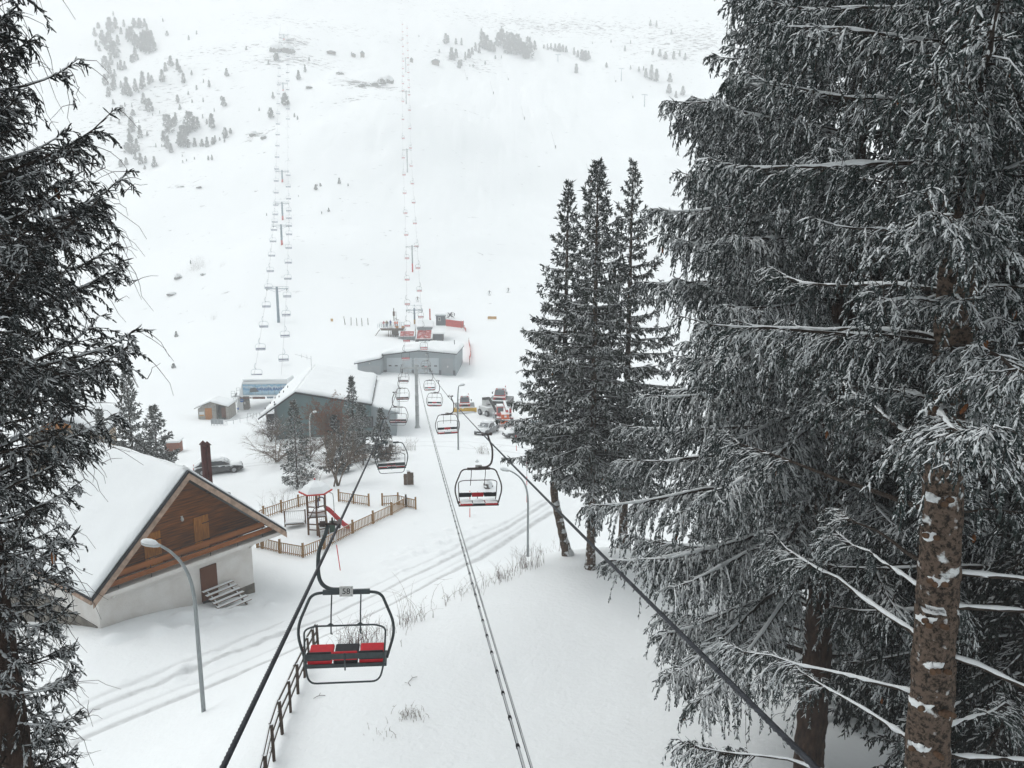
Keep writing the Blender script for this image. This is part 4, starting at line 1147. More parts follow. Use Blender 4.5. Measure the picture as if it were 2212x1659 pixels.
for (x, y) in ((.55, 1.6), (.72, 2.6), (.55, 4.3)):
    b = MB(); z = zl(x) + .42; b.add([(x, y - .08, z), (x, y + .08, z), (x - .02, y, z - .22), (x + .08, y, z)], [(0, 1, 2), (0, 2, 3), (1, 3, 2), (0, 3, 1)]); b.build('snow_guard', M_INK, ch)

# ---------------------------------------------------------------- grey-blue gabled building behind the trees
p0 = U(601, 946, 97)
BBZ = GZ(p0.x, p0.y) - .4
bb = thing('grey_gabled_building', 'low grey-blue building with a lopsided snowy roof behind the little trees', 'building', (p0.x, p0.y, BBZ), .147)
PKX, PKZ = 2.5, 26 - BBZ + (-14.5 / 1600 * 98 * CP - 98 * SP)
LEX, LEZ = -2.3, PKZ - 3.35
RX, RZ = 12.2, PKZ - 1.9; WX, WZ = 15.3, PKZ - 3.2
ylen = 23.0
zat = lambda x: PKZ + (LEZ - PKZ) * (PKX - x) / (PKX - LEX) if x < PKX else PKZ + (RZ - PKZ) * (x - PKX) / (RX - PKX)
b = MB(); b.prism([(0, 0, -1.5), (12.0, 0, -1.5), (12.0, 0, zat(12.0) - .02), (PKX, 0, PKZ - .02), (0, 0, zat(0) - .02)], (0, ylen - 1, 0)); wl = b.build('wall', M_BLUEW, bb)
b = MB(); b.box((-.12, -.1, 2.0), (.3, .3, 6.4)); b.build('corner_post', M_GREYB, bb)
b = MB(); b.prism([(12.03, .6, -1.5), (WX, .6, -1.5), (WX, .6, WZ), (12.03, .6, WZ + .95)], (0, ylen - 3, 0)); b.build('side_wing', M_GARW, bb)
b = MB(); roof_slab(b, LEX, LEZ, PKX, PKZ, -.5, ylen, .02, .22); rf = b.build('roof', M_DARKM, bb)
snow_slab('roof_snow', rf, LEX + .05, LEZ + .22, PKX, PKZ + .22, -.42, ylen, .38, 8, 16, 40, .6)
b = MB(); roof_slab(b, RX, RZ, PKX, PKZ, -.5, ylen, .02, .22); rf = b.build('roof', M_DARKM, bb)
snow_slab('roof_snow', rf, RX - .05, RZ + .22, PKX, PKZ + .22, -.42, ylen, .45, 9, 20, 40, .6)
b = MB(); roof_slab(b, WX + .5, WZ - .1, 12.0, WZ + .95, .2, ylen - 2, .02, .18); rf = b.build('roof', M_GARW, bb)
snow_slab('roof_snow', rf, WX + .45, WZ + .08, 12.05, WZ + 1.13, .3, ylen - 2.2, .3, 10, 10, 24, .5)
b = MB(); b.box((10.0, -.03, 2.35), (4.6, .1, 1.5)); wn = b.build('window', M_INK, bb)
b = MB(); b.box((10.0, -.09, 2.35), (4.3, .04, 1.25)); b.build('pane', M_GLASS, wn)
b = MB(); b.box((5.2, -.04, 3.2), (.45, .1, .7)); b.build('vent', M_INK, bb)
sgp = None
for k in range(9):
    f = (k % 5) / 4.6; x = LEX + .7 + (k // 5) * 1.2; y = 1.0 + f * 18; z = zat(x) + .66
    if sgp is None: b = MB(); b.box((0, 0, 0), (.1, .22, .3)); o = sgp = b.build('snow_guard', M_DARKM, bb)
    else: o = sgp.copy(); COL.objects.link(o)
    o.location = (x, y, z)
b = MB(); b.bar((2.6, 17, PKZ), (2.6, 17, PKZ + 2.6), .05, .05); b.bar((.2, 17, PKZ + 2.9), (2.6, 17, PKZ + 2.1), .03, .03); b.bar((2.0, 17, PKZ + 2.0), (2.0, 17, PKZ + 2.8), .03, .03); b.bar((1.2, 17, PKZ + 2.3), (1.2, 17, PKZ + 2.95), .03, .03); b.build('aerial', M_STEEL, bb)
# pallets leaning on its corner
for k in range(2):
    t = thing('pallet_stack', ('upper' if k else 'lower') + ' dark slatted crate against the grey building\'s corner post', 'crate', p0 + Vector((-.9, .3 + .1 * k, .6 + 1.6 * k)), .147)
    for j in range(6): b = MB(); b.box((0, 0, j * .24 - .4), (1.1, .9, .1)); b.build('slat', M_GREYB, t)
    b = MB(); b.box((-.45, 0, .2), (.08, .8, 1.3)); b.box((.45, 0, .2), (.08, .8, 1.3)); b.build('upright', M_TIMBER, t)

# ---------------------------------------------------------------- garage hall
p0 = U(829, 808, 160); GZ0 = GZ(p0.x, p0.y)
ga = thing('garage_hall', 'pale grey-blue garage hall with big doors and a flat snowy gable roof', 'garage', (p0.x, p0.y, GZ0 - .2), R(-2.5))
GW = 15.6; GHL, GP, GHR = 3.75, 4.75, 4.1
b = MB(); b.prism([(0, 0, -1.5), (GW, 0, -1.5), (GW, 0, GHR), (GW * .5, 0, GP), (0, 0, GHL)], (0, 14, 0)); b.build('wall', M_GARW, ga)
b = MB(); b.prism([(-4.9, -3.0, -1.5), (-.02, -3.0, -1.5), (-.02, -3.0, 3.3), (-4.9, -3.0, 2.35)], (0, 14, 0)); b.build('annex_wall', M_GARW, ga)
for (x0, z0, x1, z1, y0, y1, nm) in ((-.35, GHL - .05, GW * .5, GP, -.5, 14.3, 'roof'), (GW + .35, GHR - .05, GW * .5, GP, -.5, 14.3, 'roof'), (-5.5, 2.25, .05, 3.35, -3.5, 11.2, 'annex_roof')):
    b = MB(); roof_slab(b, x0, z0, x1, z1, y0, y1, .02, .2); rf = b.build(nm, M_DARKM, ga)
    snow_slab('roof_snow', rf, x0, z0 + .2, x1, z1 + .2, y0 + .02, y1, .62, int(x0 * 7) % 50, 18, 24, .7)
b = MB(); b.prism([(-.05, -3.02, 3.3), (-.05, .0, 3.3), (-.05, .0, 4.3), (-.05, -.3, 4.3)], (.1, 0, 0)); b.build('flashing', M_DARKM, ga)
for (x0, x1, z1, m_, win, y) in ((.75, 6.15, 3.25, M_GARD, True, 0), (6.6, 12.0, 3.25, M_GARD, True, 0), (12.5, 15.05, 3.2, M_GARD2, False, 0), (-4.4, -.15, 1.9, M_GARD2, False, -3.0)):
    b = MB(); n = 5
    for k in range(n): b.box(((x0 + x1) / 2, y - .04, -.05 + (z1 + .05) * (k + .5) / n), (x1 - x0, .1, (z1 + .05) / n - .02))
    dr = b.build('garage_door', m_, ga)
    if win:
        for q in (.13, .38, .62, .87)[(0 if x0 < 2 else 0):]:
            if (x0 < 2 and q > .5): continue
            b = MB(); b.box((x0 + (x1 - x0) * q, y - .11, 1.55), (.62, .03, .28)); b.build('pane', M_GLASS, dr, bev=.04)
for x in (.35, 6.35, 12.25, 15.3):
    b = MB(); b.box((x, -.03, .1), (.52 if x > 1 else .65, .14, 1.0)); b.build('plinth', M_PLINTH, ga)
b = MB(); b.box((-4.65, -3.04, .0), (.4, .14, 1.0)); b.build('plinth', M_PLINTH, ga)
for (x, y, z) in ((9.3, -.2, 3.95), (-2.3, -3.1, 2.45)):
    b = MB(); b.ball((x, y, z), (.16, .12, .13), 8, 5); b.build('wall_lamp', M_PLATE, ga)
b = MB(); b.box((13.9, -.11, 1.4), (.3, .03, .4)); b.build('notice', M_PLATE, ga)
b = MB(); b.tube([(14.2, 10, 4.3), (14.2, 10, 6.0)], .09, 8); b.build('flue', M_PLINTH, ga)

# ---------------------------------------------------------------- mid station of the red lift
S0 = U(895, 726, 190)
st = thing('lift_station', 'red-lift boarding station with two snowy roofs over reddish canopies', 'lift station', (S0.x, S0.y, S0.z), LYAW * .4)
k_ = 190 / 1600 / 7.33                                  # metres per pixel of the close-up this was measured from
X = lambda px: (px - 1215) * k_
Zr = lambda py: (560 - py) * k_ / .97
for (xa, xb, yb, yt, zf, ht, nm, cm) in ((945, 1200, 3.2, 11.0, Zr(545), 1.2, 'station_roof', M_REDM), (1235, 1490, 5.0, 11.5, Zr(470), 1.0, 'station_roof', M_GREYB)):
    b = MB(); b.prism([(X(xa), yb, zf), (X(xa), yt, zf + ht), (X(xa), yt, zf + ht + .15), (X(xa), yb, zf + .15)], (X(xb) - X(xa), 0, 0)); rf = b.build(nm, M_DARKM, st)
    b = MB(); b.prism([(X(xa), yb + .05, zf + .16), (X(xa), yt, zf + ht + .16), (X(xa), yt, zf + ht + .6), (X(xa), yb + .05, zf + .55)], (X(xb) - X(xa), 0, 0)); b.build('roof_snow', M_SNOWR, rf)
for (xa, xb, z0, z1, y0, y1) in ((975, 1210, Zr(595), Zr(545), .6, 3.1), (1240, 1482, Zr(632), Zr(540), .2, 4.8)):
    b = MB(); b.prism([(X(xa), y0, z0 + .35), (X(xa), y1, z1 + .6), (X(xa), y1, z1 + .7), (X(xa), y0, z0 + .45)], (X(xb) - X(xa), 0, 0)); cn = b.build('canopy', M_REDM, st)
    b = MB()
    for xx in (xa, xb): b.bar((X(xx), y0, z0 + .5), (X(xx), y1, z1 + .75), .3, .2)
    b.bar((X(xa), y0, z0 + .48), (X(xb), y0, z0 + .48), .16, .12); b.build('canopy_snow', M_SNOWR, cn)
b = MB(); b.box(((X(960) + X(1215)) / 2, 4.0, Zr(640)), (X(1215) - X(960), 5.5, 2.4)); b.box(((X(1235) + X(1470)) / 2, 7, Zr(560)), (X(1470) - X(1235), 4, 3.6)); b.build('wall', M_GARW, st)
b = MB()
for x in np.linspace(955, 1230, 5): b.bar((X(x), .8, Zr(690)), (X(x), .8, Zr(600)), .12, .12)
b.bar((X(955), .75, Zr(655)), (X(1240), .75, Zr(645)), .1, .1); b.bar((X(955), .75, Zr(675)), (X(1240), .75, Zr(668)), .1, .1); b.build('front_railing', M_STEEL, st)
b = MB(); b.box(((X(1235) + X(1500)) / 2, 1.2, Zr(650)), (X(1500) - X(1235), 1.6, .9)); b.build('dark_base', M_GREYB, st)
# open shed at its side and the control hut above
sh = thing('side_shed', 'dark open shed with a lean-to snow roof beside the red-lift station', 'shed', (S0.x + X(1572), S0.y + 3, S0.z + .0), 0)
b = MB(); b.box((0, 1.3, Zr(600)), (X(1650) - X(1490), 2.4, 2.3)); b.build('wall', M_GREYB, sh)
b = MB()
for x in (-1.25, 1.3): b.bar((x, -.3, -2.4), (x, -.3, Zr(545)), .12, .12)
b.build('post', M_TIMBER, sh)
b = MB(); b.prism([(-1.55, -.5, Zr(545)), (-1.55, 4.5, Zr(470)), (-1.55, 4.5, Zr(440)), (-1.55, -.4, Zr(525))], (3.3, 0, 0)); b.build('roof_snow', M_SNOWR, sh)
hu = thing('control_hut', 'small slate-grey control hut with one window above the red-lift station', 'hut', (S0.x + X(1585), S0.y + 9, S0.z + Zr(445)), .03)
b = MB(); b.box((0, 0, 1.25), (X(1660) - X(1512), 2.2, 2.6)); b.build('wall', M_GREYB, hu)
b = MB(); b.box((0, 0, 2.68), (2.75, 2.5, .22)); b.build('roof', M_GARW, hu)
b = MB(); b.box((0, 0, 2.98), (2.7, 2.45, .45)); b.build('roof_snow', M_SNOWR, hu, bev=.12)
b = MB(); b.box((-.3, -1.13, 1.75), (.62, .06, 1.0)); wn = b.build('window', M_PLATE, hu)
b = MB(); b.box((-.3, -1.17, 1.75), (.4, .03, .78)); b.build('pane', M_GLASS, wn)
# boarding deck on timber legs
dk = thing('boarding_deck', 'raised timber boarding deck with pale blue railings beside the station', 'deck', (S0.x + X(800), S0.y + 6, S0.z + Zr(470)), .03)
dw = X(945) - X(585)
b = MB(); b.box((.4, 0, 0), (dw, 4.5, .28)); b.box((.4, -2.2, -.25), (dw, .12, .4)); b.build('deck_floor', M_TIMBER, dk)
for x in np.linspace(-.6, dw / 2, 9):
    b = MB(); b.bar((x, -1.9, -2.7), (x, -1.9, 0), .13, .13); b.build('leg', M_TIMBER, dk)
b = MB(); b.box((dw * .25, 1.5, -1.3), (dw * .55, .2, 2.4)); b.build('back_boards', M_TIMBER, dk)
b = MB(); n = 12; xa, xb = -dw * .58, dw * .5
for k in range(n + 1): x = xa + (xb - xa) * k / n; b.bar((x, -2.1, .1), (x, -2.1, 1.25), .05, .05)
for z in (.5, .9, 1.25): b.bar((xa, -2.1, z), (xb, -2.1, z), .05, .05)
for k in range(n + 1): x = xa + (xb - xa) * k / n; b.bar((x, 2.1, .1), (x, 2.1, 1.25), .05, .05)
b.bar((xa, 2.1, 1.25), (xb, 2.1, 1.25), .05, .05); b.build('railing', M_BLUEST, dk)
for k, x in enumerate((-.6, .9, 2.4)): b = MB(); b.box((x + .8, -2.2, .45), (.75, .06, .6)); b.build('info_board', M_SHUT if k else M_PLATE, dk)
b = MB(); b.bar((-dw * .45, -1.5, .1), (-dw * .75, -2.2, -2.3), .3, .12); b.build('ramp', M_TIMBER, dk)

# ---------------------------------------------------------------- blue-lift terminal
T0 = U(569, 861, 146); TZ = GZ(U(574, 893, 146).x, U(574, 893, 146).y)
m_ = 146 / 1600 / 9.6; CX_ = 1500
XX = lambda px: (px - CX_) * m_
ZZ = lambda py: (760 - py) * m_ / .975
tm = thing('lift_terminal', 'white blue-lift terminal with a long glazed poster side', 'lift station', (U(417 + CX_ / 9.6, 860, 146).x, U(417 + CX_ / 9.6, 860, 146).y, TZ), .04)
b = MB()
prof_ = [(XX(960), ZZ(455)), (XX(1040), ZZ(175)), (XX(1965), ZZ(150)), (XX(1990), ZZ(470)), (XX(970), ZZ(478))]
b.prism([(x, 0, z) for x, z in prof_], (0, 5.2, 0)); b.build('shell', M_WSHELL, tm, bev=.12)
b = MB(); b.box(((XX(1040) + XX(1965)) / 2, 2.6, ZZ(150) + .1), (XX(1965) - XX(1045), 5.0, .35)); b.build('roof_snow', M_SNOWR, tm, bev=.12)
M_POST = bpy.data.materials.new('poster_print')
nt_, N_, L_n = _nodes(M_POST)
tc_ = N_.new('ShaderNodeTexCoord'); sx_ = N_.new('ShaderNodeSeparateXYZ'); L_n.new(tc_.outputs['Object'], sx_.inputs[0])
nz_ = N_.new('ShaderNodeTexNoise'); nz_.inputs['Scale'].default_value = .9; nz_.inputs['Detail'].default_value = 5; L_n.new(tc_.outputs['Object'], nz_.inputs['Vector'])
md_ = N_.new('ShaderNodeMath'); md_.operation = 'MULTIPLY_ADD'; md_.inputs[1].default_value = 1.6; L_n.new(nz_.outputs['Fac'], md_.inputs[0]); L_n.new(sx_.outputs['Z'], md_.inputs[2])
mr_ = N_.new('ShaderNodeMapRange'); mr_.inputs['From Min'].default_value = ZZ(440) + .7; mr_.inputs['From Max'].default_value = ZZ(220) + .9; L_n.new(md_.outputs[0], mr_.inputs['Value'])
cr_ = N_.new('ShaderNodeValToRGB'); e_ = cr_.color_ramp.elements
e_[0].position = 0; e_[0].color = (.10, .26, .38, 1); e_[1].position = 1; e_[1].color = (.52, .60, .64, 1)
for ps, cl in ((.3, (.36, .52, .62, 1)), (.5, (.08, .27, .45, 1)), (.68, (.50, .58, .62, 1)), (.82, (.11, .33, .50, 1))):
    q_ = e_.new(ps); q_.color = cl
L_n.new(mr_.outputs['Result'], cr_.inputs['Fac']); L_n.new(cr_.outputs['Color'], N_['Principled BSDF'].inputs['Base Color']); N_['Principled BSDF'].inputs['Roughness'].default_value = .35
xs_ = [1052, 1178, 1308, 1440, 1570, 1695, 1825, 1950]
for k in range(7):
    b = MB(); b.box(((XX(xs_[k]) + XX(xs_[k + 1])) / 2, -.04, ZZ(333)), (XX(xs_[k + 1]) - XX(xs_[k]) - .07, .06, ZZ(228) - ZZ(440))); b.build('window_panel', M_POST, tm)
b = MB(); b.box(((XX(1052) + XX(1950)) / 2, -.015, ZZ(333)), (XX(1955) - XX(1047), .04, ZZ(222) - ZZ(446))); b.build('window_frame', M_BLUEST, tm)
M_BLUETX = mat('blue_lettering', (.012, .07, .26), .5, var=.1)
text_part('lettering', 'RANGER RAPTOR', (ZZ(298) - ZZ(352)) * 1.45, M_BLUETX, tm, ((XX(1365) + XX(1945)) / 2, -.085, ZZ(327)), (R(90), 0, 0), .006, bold=.02)
b = MB(); b.prism([(XX(1190), -.08, ZZ(392)), (XX(1380), -.08, ZZ(378)), (XX(1330), -.08, ZZ(310)), (XX(1290), -.08, ZZ(292)), (XX(1200), -.08, ZZ(310))], (0, .03, 0)); b.build('printed_car_silhouette', M_GREYB, tm)
for (xa, xb, z0, z1, mm) in ((965, 1210, 525, 498, M_DOORB), (1225, 1487, 535, 488, M_DOORB), (1520, 1660, 525, 485, M_BLUEST)):
    b = MB(); b.box(((XX(xa) + XX(xb)) / 2, .3, (ZZ(z0) + ZZ(z1)) / 2), (XX(xb) - XX(xa), .08, ZZ(z1) - ZZ(z0))); b.build('hanging_banner', mm, tm)
b = MB(); b.prism([(XX(1000), 1.0, 0 - .6), (XX(1118), 1.0, -.6), (XX(1100), 1.0, ZZ(480)), (XX(1005), 1.0, ZZ(480))], (0, 1.1, 0)); b.build('support_column', M_CONC, tm)
b = MB(); b.box((XX(1038), .97, ZZ(632)), (.3, .06, .42)); b.build('control_box', M_PLATE, tm)
b = MB(); b.tube([(XX(1080), .7, ZZ(545)), (XX(1130), .7, ZZ(545))], .35, 12); b.build('bull_wheel_guard', M_INK, tm)
b = MB(); b.prism([(XX(895), .8, -.6), (XX(1008), .8, -.6), (XX(1000), .8, ZZ(520)), (XX(895), .8, ZZ(530))], (0, 2.4, 0)); b.build('white_pylon', M_WSHELL, tm)
b = MB()
for (xa, za, xb, zb) in ((825, 520, 865, 735), (885, 520, 918, 735)): b.bar((XX(xa), .5, ZZ(za)), (XX(xb), .2, ZZ(zb)), .06, .06)
for k in range(8): f = k / 7; b.bar((XX(825 + 40 * f), .45, ZZ(528 + 200 * f)), (XX(885 + 33 * f), .45, ZZ(528 + 200 * f)), .05, .05)
b.build('ladder', M_STEEL, tm)
b = MB(); b.box(((XX(800) + XX(985)) / 2, .8, ZZ(490)), (XX(985) - XX(800), 1.4, .1))
for x in (800, 875, 915, 980): b.bar((XX(x), .2, ZZ(490)), (XX(x), .2, ZZ(370 if x < 900 else 302)), .05, .05)
b.bar((XX(800), .2, ZZ(370)), (XX(875), .2, ZZ(370)), .05, .05); b.bar((XX(800), .2, ZZ(420)), (XX(875), .2, ZZ(420)), .05, .05); b.bar((XX(915), .2, ZZ(302)), (XX(980), .2, ZZ(302)), .05, .05); b.bar((XX(915), .2, ZZ(350)), (XX(980), .2, ZZ(350)), .05, .05)
b.bar((XX(875), .2, ZZ(480)), (XX(915), .2, ZZ(400)), .05, .3); b.build('access_platform', M_STEEL, tm)
M_SIGNB = mat('blue_sign', (.015, .13, .42), .45, var=.1); M_SIGNW = mat('white_sign_print', (.7, .72, .73), .5, var=.05)
rs = thing('round_sign', 'round blue sign with a white bar on the terminal\'s white pylon', 'sign', tm.location + Vector((XX(985), .55, ZZ(572))), .04)
b = MB(); b.cyl((0, 0, 0), (0, -.06, 0), .37, n=20); b.build('disc', M_SIGNB, rs)
b = MB(); b.box((0, -.08, .02), (.5, .02, .1)); b.build('bar_mark', M_SIGNW, rs)
ps = thing('post_sign', 'post with two small blue square signs beside the terminal ladder', 'sign', tm.location + Vector((XX(955), -.9, ZZ(880))), .04)
b = MB(); b.bar((0, 0, -.3), (0, 0, ZZ(690) - ZZ(880)), .08, .08); b.build('post', M_STEEL, ps)
for (za, zb, mm) in ((688, 732, M_SIGNB), (740, 792, M_SIGNW), (796, 838, M_SIGNB), (850, 872, M_REDP)):
    b = MB(); b.box((0, -.07, ZZ((za + zb) / 2) - ZZ(880)), (.36 if mm is not M_REDP else .2, .03, ZZ(za) - ZZ(zb))); b.build('sign_board', mm, ps)
# stone hut
h0 = U(417 + 300 / 9.6, 811.8 + 920 / 9.6, 139); mh = 139 / 1600 / 9.6
hx = lambda px: (px - 300) * mh
hz2 = lambda py: (922 - py) * mh / .975
sth = thing('stone_hut', 'little stone hut with an orange door and an open bay under a snowy roof', 'hut', (h0.x, h0.y, GZ(h0.x, h0.y) - .05), .10)
b = MB(); b.prism([(hx(122), 0, -.6), (hx(484), 0, -.6), (hx(484), 0, hz2(600)), (hx(390), 0, hz2(565)), (hx(122), 0, hz2(690))], (0, 5, 0)); b.build('wall', M_STONE, sth)
b = MB(); b.prism([(hx(484) + .01, 1.6, -.6), (hx(680), 1.6, -.6), (hx(680), 1.6, hz2(660)), (hx(484) + .01, 1.6, hz2(605))], (0, 3.4, 0)); b.build('bay_back', M_INK, sth)
b = MB(); b.prism([(hx(680), 0, -.6), (hx(735), 0, -.6), (hx(735), 0, hz2(665)), (hx(680), 0, hz2(652))], (0, 5, 0)); b.build('side_wall', M_STONE, sth)
b = MB(); b.box(((hx(265) + hx(400)) / 2, -.04, hz2(800) ), (hx(400) - hx(265), .1, hz2(685) - hz2(920))); b.build('door', M_SHUT, sth)
b = MB(); b.box((hx(630), .25, hz2(785)), (hx(678) - hx(585), .08, hz2(680) - hz2(890))); b.build('door', M_DOORB, sth)
b = MB(); b.box((hx(545), .9, .35), (.7, .5, .8)); b.build('bin', mat('dark_green_plastic', (.02, .06, .04), .5), sth, bev=.03)
b = MB(); b.box((hx(197), -.03, hz2(800)), (hx(248) - hx(148), .05, hz2(755) - hz2(845))); nb_ = b.build('notice_board', M_SIGNW, sth)
b = MB(); b.box((hx(197), -.065, hz2(828)), (hx(246) - hx(150), .02, hz2(818) - hz2(842))); b.build('yellow_strip', M_YEL, nb_)
for (xa, za, xb, zb) in ((60, 690, 390, 560), (745, 665, 390, 560)):
    b = MB(); roof_slab(b, hx(xa), hz2(za), hx(xb), hz2(zb), -.4, 5.4, .0, .1); rf = b.build('roof', M_TIMBER, sth)
    snow_slab('roof_snow', rf, hx(xa), hz2(za) + .1, hx(xb), hz2(zb) + .1, -.3, 5.4, .25, int(xa), 10, 12, .4)
# ---------------------------------------------------------------- houses half hidden by the trees
p0 = spot(205, 1000, 78)
ho_ = thing('tan_house', 'tan rendered house with a dark roof edge, half hidden by the sparse conifer', 'house', (p0.x, p0.y, p0.z - .5), .25)
b = MB(); b.prism([(-6, 0, -1), (0, 0, -1), (0, 0, 6.0), (-3.2, 0, 7.6), (-6, 0, 6.0)], (0, 9, 0)); b.build('wall', M_TAN, ho_)
for (xa, za, xb, zb) in ((1.2, 5.6, -3.2, 7.75), (-7.2, 5.6, -3.2, 7.75)):
    b = MB(); roof_slab(b, xa, za, xb, zb, -1.0, 9.5, .0, .3); rf = b.build('roof', M_GREYB, ho_)
    snow_slab('roof_snow', rf, xa, za + .3, xb, zb + .3, -.9, 9.4, .45, 5, 12, 14, .6)
b = MB(); b.prism([(-3.2, -.05, 7.5), (-5.4, -.05, 6.2), (-1.2, -.05, 6.4)], (0, .05, 0)); b.build('gable_boards', M_SHUT, ho_)
for x in (-4.6, -2.0): b = MB(); b.box((x, -.03, 3.4), (1.0, .1, 1.3)); wn = b.build('window', M_DOORB, ho_); b = MB(); b.box((x, -.09, 3.4), (.8, .03, 1.1)); b.build('pane', M_GLASS, wn)
p0 = spot(372, 985, 90)
h2_ = thing('brick_outbuilding', 'small brick-red outbuilding peeping from behind the dark young spruces', 'shed', (p0.x, p0.y, p0.z), .2)
b = MB(); b.box((0, 1, .5), (1.7, 1.8, 1.6)); b.build('wall', mat('brick_red_wall', (.30, .13, .09), .9, var=.3, scale=6), h2_)
b = MB(); b.box((0, 1, 1.4), (2.0, 2.1, .25)); b.build('roof_snow', M_SNOWR, h2_, bev=.08)
# building in the corner shade beyond the trunk: rendered gable with a snow-edged verge
p0 = spot(2130, 1300, 27)
cb2 = thing('shaded_building', 'dark grey building with a pale sloping verge deep in the shade behind the nearest trunk', 'building', (p0.x, p0.y, p0.z), -.25)
zv = lambda v: U(2100, v, 27).z - p0.z
b = MB(); b.prism([(-.9, 0, -1.5), (9, 0, -1.5), (9, 0, zv(1150)), (4, 0, zv(1040)), (-.9, 0, zv(1150))], (0, 6, 0)); b.build('wall', M_GREYB, cb2)
b = MB(); b.prism([(-1.2, -.6, zv(1275)), (5.5, -.6, zv(1275) - 5.2), (5.5, -.6, zv(1275) - 5.6), (-1.2, -.6, zv(1275) - .42)], (0, .5, 0)); b.build('verge_board', M_GARD2, cb2)
b = MB(); b.prism([(.7, -1.9, zv(1275) - 1.9), (6, -1.9, zv(1275) - 2.6), (6, -.62, zv(1275) - 1.9), (.9, -.62, zv(1275) - 1.2)], (0, 0, .2)); b.build('roof_snow', M_SNOWR, cb2)
p0 = spot(1165, 930, 98)
kio = thing('grey_kiosk', 'small grey cabin peeping out between the roadside spruces', 'cabin', (p0.x + .7, p0.y, p0.z), -.1)
b = MB(); b.box((0, 0, 1.4), (4.2, 3, 3.0)); b.build('wall', M_GARW, kio)
b = MB(); b.box((0, 0, 3.05), (4.6, 3.4, .3)); b.build('roof_snow', M_SNOWR, kio, bev=.1)
# ================================================================ VEHICLES
M_VRED = mat('red_vehicle_paint', (.52, .022, .016), .35, var=.15, coat=.4, spec=.5, snow=.95, snow_thr=.55, snow_scale=2)
M_VWHT = mat('white_vehicle_paint', (.58, .59, .58), .4, var=.1, coat=.3, snow=.9, snow_thr=.5)
M_VORG = mat('orange_vehicle_paint', (.68, .12, .02), .4, var=.15, coat=.3, snow=.9, snow_thr=.62)
M_VBLK = mat('black_car_paint', (.020, .022, .026), .25, var=.2, coat=.6, spec=.6, snow=.98, snow_thr=.42, snow_scale=1.2)
M_VGRY = mat('dark_grey_car_paint', (.040, .047, .052), .3, var=.2, coat=.5, spec=.6, snow=.98, snow_thr=.38, snow_scale=1.2)
M_YBLADE = mat('yellow_blade', (.72, .42, .012), .45, var=.2, scale=1.5, snow=.9, snow_thr=.6)
M_TRACK = mat('track_rubber', (.13, .125, .12), .8, var=.6, scale=6, stretch=(1, 5, 1), snow=.8, snow_thr=.65)
M_CARGL = mat('snowy_windscreen', (.10, .13, .145), .15, spec=.8, var=.4, scale=1.2, snow=.9, snow_thr=.8)
M_RIM = mat('wheel_rim', (.35, .36, .37), .35, .7, var=.2)
M_LAMP = mat('headlamp', (.55, .57, .6), .2, var=.1, spec=.7)
M_BUMP = mat('dark_trim', (.025, .025, .027), .6, var=.2)
def wheel(parent, c, r, w, axis='X', rim=True):
    b = MB(); c = Vector(c); ax = Vector((1, 0, 0)) if axis == 'X' else Vector((0, 1, 0))
    b.tube([c - ax * w / 2, c - ax * w * .42, c + ax * w * .42, c + ax * w / 2], [r * .88, r, r, r * .88], 18)
    ty = b.build('wheel', M_RUBBER, parent)
    if rim:
        b = MB(); b.tube([c - ax * (w / 2 + .015), c + ax * (w / 2 + .015)], r * .6, 14); b.build('rim', M_RIM, ty)
    return ty
def loft(sections):
    """closed body through cross-sections: each a list of (x, y, z) with the same count"""
    b = MB(); n = len(sections[0]); vs = [p for s in sections for p in s]
    fs = []
    for i in range(len(sections) - 1):
        for k in range(n):
            l = (k + 1) % n
            fs.append((i * n + k, i * n + l, (i + 1) * n + l, (i + 1) * n + k))
    fs.append(tuple(reversed(range(n)))); m = (len(sections) - 1) * n; fs.append(tuple(m + k for k in range(n)))
    b.add(vs, fs, True); return b
